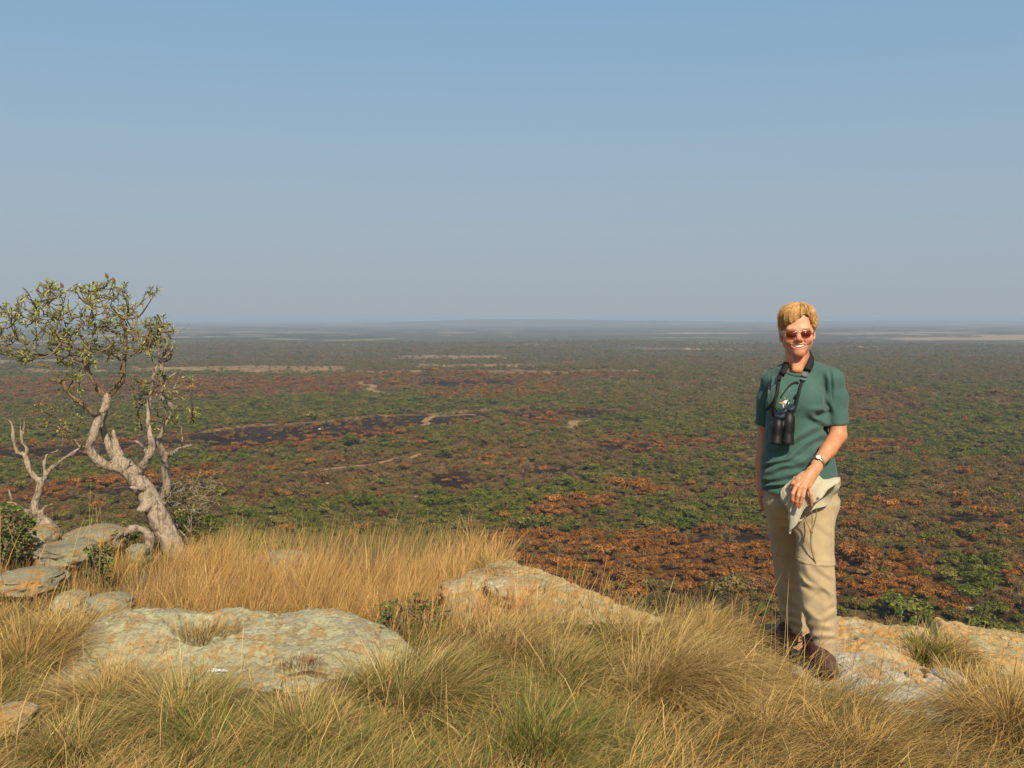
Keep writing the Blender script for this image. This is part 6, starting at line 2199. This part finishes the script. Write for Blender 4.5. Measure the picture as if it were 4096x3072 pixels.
def build_main_tree():
    y0 = 9.5
    R = np.random.default_rng(17)
    root = empty('gnarled_tree', W(714, 2258, y0), 'gnarled leaning tree with pale twisted trunk and sparse yellow-green leaf tufts', 'tree')
    raw = {
        'trunk': [(722, 2285, 52), (700, 2215, 47), (675, 2150, 46), (635, 2070, 50), (597, 1997, 46), (569, 1949, 42), (540, 1905, 38), (502, 1868, 33), (470, 1845, 28)],
        'a': [(500, 1872, 24), (445, 1868, 22, -.03), (405, 1853, 22, -.06), (376, 1824, 20, -.08), (356, 1790, 19, -.10), (367, 1758, 19, -.10), (383, 1715, 19, -.08), (402, 1670, 18, -.05), (418, 1635, 18, -.02), (428, 1603, 18), (424, 1583, 17)],
        'b': [(480, 1850, 24), (466, 1795, 20, .08), (455, 1742, 13, .10), (452, 1722, 5, .10)],
        'b2': [(466, 1848, 20, .05), (442, 1795, 17, .12), (420, 1745, 16, .15), (408, 1700, 12, .15), (425, 1645, 10, .12), (432, 1600, 9, .08)],
        'b3': [(452, 1835, 16, .05), (432, 1795, 9, .0), (425, 1770, 4, -.02)],
        'c': [(385, 1660, 14, -.06), (345, 1630, 13, -.12), (305, 1598, 12, -.16), (275, 1570, 11, -.18), (260, 1547, 10, -.2), (255, 1530, 9, -.2), (228, 1523, 8, -.22), (195, 1518, 7, -.25), (150, 1520, 3, -.28)],
        'c2': [(232, 1522, 5, -.22), (225, 1487, 5, -.24), (180, 1464, 4, -.27), (131, 1455, 2, -.3)],
        'd': [(540, 1908, 24), (570, 1868, 20, -.06), (598, 1822, 18, -.10), (608, 1775, 17, -.10), (600, 1735, 14, -.08), (593, 1690, 12, -.04), (596, 1650, 12), (598, 1612, 10, .02), (606, 1575, 9, .03), (609, 1525, 8, .03), (622, 1485, 7, .03), (633, 1435, 7, .03), (635, 1385, 6), (637, 1345, 4)],
        'd2': [(590, 1815, 11, -.10), (568, 1783, 10, -.16), (546, 1766, 8, -.18), (518, 1763, 4, -.2)],
        'e': [(424, 1585, 15), (396, 1565, 13, -.03), (370, 1519, 13, -.05), (350, 1484, 12, -.05), (346, 1450, 12, -.03), (351, 1415, 11), (346, 1379, 10, .02), (322, 1342, 8, .05), (285, 1325, 6, .08), (240, 1312, 5, .1)],
        'f': [(428, 1588, 15), (455, 1563, 14, .04), (486, 1518, 13, .06), (492, 1466, 13, .06), (498, 1428, 11, .05), (502, 1367, 10, .03), (502, 1322, 9), (490, 1288, 8, -.02), (474, 1258, 6, -.03), (473, 1210, 4, -.04), (468, 1156, 3, -.05), (445, 1115, 2, -.05)],
        'g': [(490, 1287, 7), (455, 1283, 6, -.05), (422, 1280, 6, -.10), (371, 1267, 5, -.14), (300, 1267, 4, -.18), (230, 1275, 3, -.2)],
        'h': [(490, 1287, 7), (516, 1262, 7, .04), (544, 1231, 6, .08), (574, 1202, 5, .10), (606, 1175, 3, .10), (616, 1156, 2, .1)],
        'i': [(352, 1420, 8), (320, 1400, 7, -.1), (270, 1385, 6, -.18), (200, 1375, 5, -.25), (120, 1370, 3, -.3)],
        'j': [(348, 1450, 7), (310, 1440, 6, .1), (250, 1425, 5, .2), (170, 1420, 4, .28), (80, 1415, 3, .3)],
        'k': [(494, 1450, 8), (450, 1415, 7, -.12), (400, 1395, 6, -.2), (350, 1375, 5, -.28), (300, 1360, 3, -.3)],
        'l': [(500, 1340, 6), (440, 1325, 6, .12), (390, 1310, 5, .2), (330, 1300, 4, .25), (250, 1290, 3, .3)],
        'm': [(496, 1440, 7), (530, 1420, 6, .1), (560, 1390, 5, .18), (585, 1350, 4, .2), (600, 1310, 3, .2)],
        'n': [(622, 1452, 8, .03), (660, 1430, 7, .05), (692, 1388, 6, .08), (713, 1333, 5, .10), (747, 1303, 4, .10), (764, 1284, 2, .1)],
        'arch': [(555, 2262, 19, -.12), (585, 2205, 21, -.10), (600, 2160, 20, -.08), (578, 2124, 18, -.07), (536, 2113, 16, -.12), (502, 2132, 12, -.16), (463, 2156, 6, -.2)],
        'stub': [(575, 1955, 14, -.08), (540, 1953, 13, -.16), (520, 1948, 6, -.2)],
        'stub2': [(505, 1880, 9, -.05), (515, 1855, 7, -.1), (524, 1838, 2, -.12)],
        'burl': [(600, 2010, 34, -.05), (560, 2040, 20, -.14)],
    }
    limbs = []
    for v in raw.values():
        P, r = limb_path(v, y0)
        limbs.append(catmull(P, r, 5))
    low_w = ['trunk', 'a', 'b', 'b2', 'b3', 'd', 'd2', 'arch', 'stub', 'stub2', 'burl', 'n']
    V, Q = wood_field([l for l, kk in zip(limbs, raw) if kk in low_w], 0.0100)
    child('trunk', mesh_quads('trunk', V, Q, M_BARK), root)
    V, Q = wood_field([l for l, kk in zip(limbs, raw) if kk not in low_w], 0.0095)
    child('limbs', mesh_quads('limbs', V, Q, M_BARK_UP), root)
    up = [limbs[list(raw).index(k)] for k in 'efghijklmcd']
    sk = np.concatenate([p[len(p) // 3:] for p, r in up])
    poly = [(-60, 1240), (20, 1200), (110, 1160), (175, 1120), (230, 1110), (270, 1140), (350, 1130), (430, 1125), (500, 1115), (560, 1140), (620, 1140), (640, 1165), (610, 1210), (560, 1240), (590, 1260), (650, 1265), (700, 1290), (690, 1330), (650, 1370), (620, 1420), (570, 1440), (530, 1450), (470, 1420), (420, 1450), (350, 1460), (300, 1470), (240, 1450), (150, 1440), (60, 1450), (-60, 1450)]
    wt = lambda x, y: np.where(y < 1400, np.where((x > 520) & (y < 1240), 0.35, 1.0), 0.45)
    tg = targets_in(poly, 400, y0, 0.38, R, wt)
    low = targets_in([(500, 1480), (680, 1480), (760, 1560), (760, 1720), (560, 1720), (500, 1600)], 16, y0, 0.25, R)
    low2 = targets_in([(250, 1470), (330, 1480), (330, 1560), (240, 1560)], 9, y0 - 0.1, 0.15, R)
    tg = np.concatenate([tg, low, low2])
    paths, dirs = grow_twigs(np.concatenate([sk, limbs[list(raw).index('d')][0]]), tg, R)
    V, Q = twig_mesh(paths)
    crown = child('crown', mesh_quads('crown', V, Q, M_BARK_UP), root)
    keep = R.uniform(size=len(tg)) < 0.93
    D = dirs + np.array([0, 0, 0.02])
    V, T, C = leaf_cards(tg[keep], D[keep], 10, 0.068, 0.0072, R, LEAFC, 0.30)
    # a second, smaller tuft a little below each tip
    mids = np.array([P[int(len(P) * 0.6)] for P, r in paths]); mdir = np.array([P[-1] - P[0] for P, r in paths])
    V2, T2, C2 = leaf_cards(mids, mdir, 3, 0.05, 0.006, R, LEAFC, 0.4)
    me = mesh_quads('leaves', np.concatenate([V, V2]), np.concatenate([T, T2 + len(V)]), M_LEAF, False, np.concatenate([C, C2]))
    child('leaves', me, crown)
    # withered flower heads
    parts = []
    for px, py, a in ((427, 1103, .1), (455, 1120, .1), (247, 1140, .1)):
        p = W(px, py, y0 - 0.03)
        parts.append(lathe(p + np.array([-0.012, 0, 0.028]), p + np.array([0.012, 0, -0.028]), [(0, 0.001), (0.2, 0.010), (0.5, 0.016), (0.8, 0.012), (1, 0.003)], 8))
    V, Q = joinq(parts)
    child('seed_heads', mesh_quads('seed_heads', V, Q, M_SEED), crown)
M_SEED = simple_mat('withered_flower', (0.16, 0.085, 0.045), 0.9, 0.1, 0.3, 60)

def build_second_tree():
    y0 = 9.95
    R = np.random.default_rng(23)
    root = empty('slender_tree', W(640, 2195, y0), 'slender crooked grey tree with few leaves just right of the leaning trunk', 'tree')
    raw = [
        [(690, 2215, 26), (665, 2120, 24), (632, 2050, 22), (650, 2005, 21), (664, 1965, 19), (668, 1930, 18), (662, 1882, 17), (656, 1835, 17), (648, 1800, 17), (630, 1765, 13), (645, 1738, 13), (660, 1692, 13), (682, 1667, 13), (695, 1637, 13), (676, 1618, 13), (652, 1600, 12), (647, 1580, 12), (658, 1549, 11), (661, 1519, 11), (648, 1482, 10), (648, 1450, 9), (657, 1413, 7), (667, 1379, 5), (672, 1340, 3)],
        [(652, 1822, 12), (690, 1812, 10), (724, 1792, 9, .05), (764, 1782, 7, .08)],
        [(722, 1793, 6, .05), (731, 1766, 5, .03), (724, 1715, 4), (735, 1700, 3), (773, 1688, 2)],
        [(726, 1718, 4), (722, 1690, 3), (708, 1662, 2)],
        [(694, 1640, 7), (712, 1620, 5), (722, 1605, 3)],
        [(650, 1600, 9), (690, 1570, 7), (700, 1545, 5), (706, 1530, 3)],
        [(648, 1585, 8), (600, 1575, 7), (566, 1582, 6), (552, 1572, 4)],
        [(660, 1535, 6), (690, 1500, 5), (720, 1490, 3)],
    ]
    limbs = [catmull(*limb_path(v, y0), 5) for v in raw]
    V, Q = wood_field(limbs, 0.0115, seed=9)
    child('trunk', mesh_quads('trunk', V, Q, M_BARK_GREY), root)
    tg = np.concatenate([targets_in([(560, 1250), (690, 1270), (720, 1330), (690, 1420), (640, 1450), (560, 1420)], 44, y0, 0.22, R), targets_in([(690, 1480), (770, 1500), (800, 1640), (780, 1720), (700, 1700), (690, 1600)], 20, y0, 0.2, R), targets_in([(500, 1520), (600, 1520), (640, 1720), (540, 1720)], 18, y0, 0.2, R)])
    paths, dirs = grow_twigs(dense(limbs), tg, R)
    V, Q = twig_mesh(paths)
    crown = child('crown', mesh_quads('crown', V, Q, M_BARK_UP), root)
    V, T, C = leaf_cards(tg, dirs, 8, 0.06, 0.0065, R, LEAFC, 0.3)
    child('leaves', mesh_quads('leaves', V, T, M_LEAF, False, C), crown)

def build_dead_shrub():
    y0 = 9.3
    R = np.random.default_rng(29)
    root = empty('dead_shrub', W(190, 2125, y0), 'bare dead shrub with pale forked limbs among the rocks at the left edge', 'shrub')
    raw = [
        [(222, 2140, 34), (190, 2105, 34), (160, 2080, 31), (140, 2048, 26), (146, 1997, 18), (158, 1950, 17), (164, 1928, 15), (136, 1906, 12), (112, 1862, 11), (101, 1824, 11), (66, 1804, 9), (52, 1756, 8), (51, 1713, 7), (39, 1684, 5), (10, 1671, 3)],
        [(162, 1932, 14), (180, 1903, 12), (207, 1872, 11), (251, 1838, 10), (289, 1814, 9), (320, 1790, 6), (330, 1770, 3)],
        [(179, 1900, 10), (178, 1853, 8), (188, 1819, 8), (227, 1804, 6), (250, 1776, 6), (247, 1737, 4), (234, 1708, 2)],
        [(102, 1824, 9), (109, 1795, 8), (90, 1768, 5), (84, 1735, 4), (80, 1674, 2)],
        [(90, 1760, 4), (95, 1710, 3), (101, 1660, 2)],
        [(160, 2085, 20), (120, 2055, 14), (87, 2036, 12), (50, 2012, 9), (14, 2012, 4)],
        [(52, 2010, 5), (42, 1985, 4), (34, 1957, 2)],
        [(165, 2060, 14), (176, 2030, 9), (222, 2010, 3)],
        [(222, 2135, 12), (228, 2100, 7), (227, 2076, 2)],
        [(318, 1790, 4), (300, 1760, 3), (285, 1735, 2)],
    ]
    limbs = [catmull(*limb_path(v, y0), 5) for v in raw]
    V, Q = wood_field(limbs, 0.011, seed=13)
    child('trunk', mesh_quads('trunk', V, Q, M_BARK), root)
    tg = np.concatenate([targets_in([(130, 1590), (330, 1590), (340, 1790), (240, 1800), (150, 1720)], 46, y0 + 0.1, 0.25, R), targets_in([(-20, 1700), (90, 1650), (120, 1800), (0, 1800)], 6, y0, 0.2, R)])
    paths, dirs = grow_twigs(dense(limbs[1:5]), tg, R, r_max=0.006, r_tip=0.002)
    V, Q = twig_mesh(paths, 4)
    tw = child('twigs', mesh_quads('twigs', V, Q, M_BARK_UP), root)
    V, T, C = leaf_cards(tg[:40], dirs[:40], 4, 0.035, 0.007, R, LEAFC * np.array([1.0, 0.85, 0.7]), 0.3)
    child('leaves', mesh_quads('leaves', V, T, M_LEAF, False, C), tw)

def leafy_shrub(px, py, y0, outline, n, per, L, w, cols, seed, name, label, dep=0.2, stems_=5, bark=None):
    """shrub: stems fanning from the base, leaves on the twig ends"""
    R = np.random.default_rng(seed)
    b = W(px, py, y0)
    root = empty(name, b, label, 'shrub')
    tg = targets_in(outline, n, y0, dep, R)
    limbs = []
    for i in range(stems_):
        t = tg[R.integers(len(tg))]
        P = np.array([b + R.normal(size=3) * np.array([0.02, 0.02, 0]), b + (t - b) * 0.3 + R.normal(size=3) * 0.03, b + (t - b) * 0.62 + R.normal(size=3) * 0.03])
        limbs.append(catmull(P, np.array([0.016, 0.011, 0.007]) * (0.6 + 0.1 * stems_ if stems_ < 5 else 1), 6))
    paths, dirs = grow_twigs(dense(limbs), tg, R, r_max=0.006, r_tip=0.0018, sag=0.0)
    V, Q = joinq([tube(P, r, 6, False) for P, r in limbs] + [tube(P, r, 4, False) for P, r in paths])
    child('stems', mesh_quads('stems', V, Q, bark or M_BARK_UP), root)
    V, T, C = leaf_cards(tg, dirs, per, L, w, R, cols, 0.25)
    child('leaves', mesh_quads('leaves', V, T, M_LEAF, False, C), root)

GC = np.array([(0.10, 0.16, 0.035), (0.14, 0.20, 0.045), (0.18, 0.22, 0.06), (0.08, 0.12, 0.03)])
YC = np.array([(0.24, 0.23, 0.08), (0.28, 0.24, 0.10), (0.19, 0.19, 0.07), (0.30, 0.22, 0.10)])
build_main_tree()
build_second_tree()
build_dead_shrub()
leafy_shrub(772, 2190, 10.3, [(640, 1960), (700, 1905), (780, 1890), (860, 1895), (895, 1930), (880, 2010), (830, 2060), (720, 2060), (650, 2030)], 150, 5, 0.045, 0.008, YC, 51, 'twiggy_shrub', 'small twiggy olive shrub right of the leaning tree', 0.3, 8, M_BARK_GREY)
leafy_shrub(790, 2200, 10.6, [(690, 2070), (760, 2050), (860, 2070), (900, 2100), (860, 2160), (700, 2160)], 110, 8, 0.045, 0.013, GC, 52, 'green_shrub', 'low dark green shrub under the twiggy olive one', 0.25, 6)
leafy_shrub(1010, 2250, 10.2, [(900, 2180), (1000, 2150), (1200, 2170), (1230, 2230), (900, 2240)], 120, 7, 0.045, 0.013, GC, 53, 'green_shrub', 'low green shrub behind the golden grass', 0.3, 6)
leafy_shrub(30, 2290, 8.3, [(-60, 2040), (60, 2020), (130, 2060), (150, 2120), (110, 2180), (60, 2250), (-60, 2250)], 200, 9, 0.04, 0.013, np.concatenate([GC, YC[:2]]), 54, 'green_shrub', 'dense green bush at the left edge in front of the rocks', 0.22, 7)
leafy_shrub(390, 2330, 7.6, [(330, 2200), (420, 2170), (460, 2230), (430, 2320), (340, 2320)], 60, 7, 0.04, 0.012, np.concatenate([GC, YC[:2]]), 55, 'green_shrub', 'small yellowish-green shrub below the arched low limb', 0.15, 5)
leafy_shrub(460, 2200, 9.9, [(380, 2110), (450, 2090), (560, 2130), (560, 2190), (400, 2190)], 70, 7, 0.045, 0.013, GC, 56, 'green_shrub', 'low green shrub behind the foot of the leaning tree', 0.2, 5)
leafy_shrub(1640, 2560, 5.55, [(1500, 2470), (1520, 2420), (1600, 2385), (1680, 2370), (1740, 2410), (1800, 2440), (1780, 2500), (1650, 2530), (1540, 2530)], 90, 7, 0.026, 0.0075, GC * 1.15, 57, 'green_shrub', 'sprawling bright green shrub in the grass right of the outcrop', 0.12, 7)
leafy_shrub(1320, 2520, 5.75, [(1260, 2500), (1290, 2480), (1370, 2490), (1380, 2515), (1280, 2520)], 16, 5, 0.03, 0.009, GC * 1.1, 58, 'green_seedling', 'tiny green seedling at the back rim of the outcrop', 0.04, 3)
leafy_shrub(2390, 2535, 5.0, [(2340, 2515), (2370, 2490), (2430, 2495), (2445, 2520), (2390, 2530)], 34, 5, 0.022, 0.007, GC * 1.25, 59, 'green_seedling', 'small bright green plant on the foot of the rock ridge', 0.05, 4)
leafy_shrub(2960, 2590, 5.3, [(2920, 2540), (2960, 2500), (3050, 2480), (3060, 2540), (2990, 2570)], 40, 4, 0.02, 0.005, YC, 60, 'twiggy_shrub', 'small dry twiggy plant left of the rear trouser leg', 0.08, 6)

def spike_plant(px, py, top, y0, seed, label):
    """upright stalk set with small leaves and a pale green flower spike"""
    R = np.random.default_rng(seed)
    b, t = W(px, py, y0), W(px + R.normal() * 10, top, y0)
    root = empty('flower_stalk', b, label, 'plant')
    u = np.linspace(0, 1, 14)[:, None]
    P = b + (t - b) * u + np.stack([0.006 * np.sin(u[:, 0] * 5), 0 * u[:, 0], 0 * u[:, 0]], -1)
    V, Q = tube(P, np.linspace(0.003, 0.0012, 14), 6)
    child('stalk', mesh_q('stalk', V, Q, M_STALK), root)
    at = b + (t - b) * R.uniform(0.25, 1.0, 46)[:, None]
    V, T, C = leaf_cards(at, np.tile(np.array([0, 0, 1.0]), (46, 1)) + R.normal(size=(46, 3)) * 0.3, 2, 0.022, 0.0045, R, np.array([(0.26, 0.34, 0.08), (0.20, 0.28, 0.07), (0.34, 0.38, 0.14)]), 0.1)
    child('leaves', mesh_quads('leaves', V, T, M_LEAF, False, C), root)
M_STALK = simple_mat('green_stalk', (0.16, 0.20, 0.06), 0.7, 0.2, 0.2, 60)
spike_plant(3600, 2500, 2385, 5.15, 1, 'taller green flower stalk behind the orange-tan rock')
spike_plant(3715, 2515, 2415, 5.15, 2, 'thin green flower stalk, second from the person')
spike_plant(3640, 2500, 2465, 5.15, 3, 'short green flower stalk between the two taller ones')
spike_plant(3700, 2510, 2460, 5.2, 4, 'short green flower stalk beside the thin one')
spike_plant(3895, 2560, 2535, 5.15, 5, 'tiny green sprout on the sloping slab at the right')

# pale stones lying in the burnt ground
def pale_stones():
    R = np.random.default_rng(77)
    for i, (px, py, w) in enumerate(((1670, 1990, 34), (2178, 2031, 40), (2125, 2033, 22), (1310, 1934, 20), (1475, 1936, 16), (2872, 2190, 60), (1110, 2112, 26), (310, 2065, 40), (1865, 1865, 22), (2755, 2010, 34), (2575, 1890, 26), (1760, 2066, 22), (3880, 2440, 60), (1280, 1718, 26), (1445, 1680, 14))):
        d = ray(px, py); t = 300.0
        for _ in range(60):
            p = d * t + np.array([0, 0, CAM_H]); t += (p[2] - plain_z(p[0], p[1])) / -d[2] * 0.8
        p = d * t + np.array([0, 0, CAM_H])
        r = w * 0.5 * p[1] / F
        r = r * 0.8
        boulder(p[0], p[1], p[2] + r * 0.2, r, r * 0.8, r * 0.42, R.uniform(0, 3), 300 + i, M_STONE, 'bleached whitish stone lying in the burnt scrub far below', 'pale_stone', 2)
        o = COL.objects[-1]
        o['group'] = 'bleached stones on the plain'
M_STONE = simple_mat('bleached_stone', (0.42, 0.385, 0.335), 0.9, 0.1, 0.2, 0.5)
pale_stones()
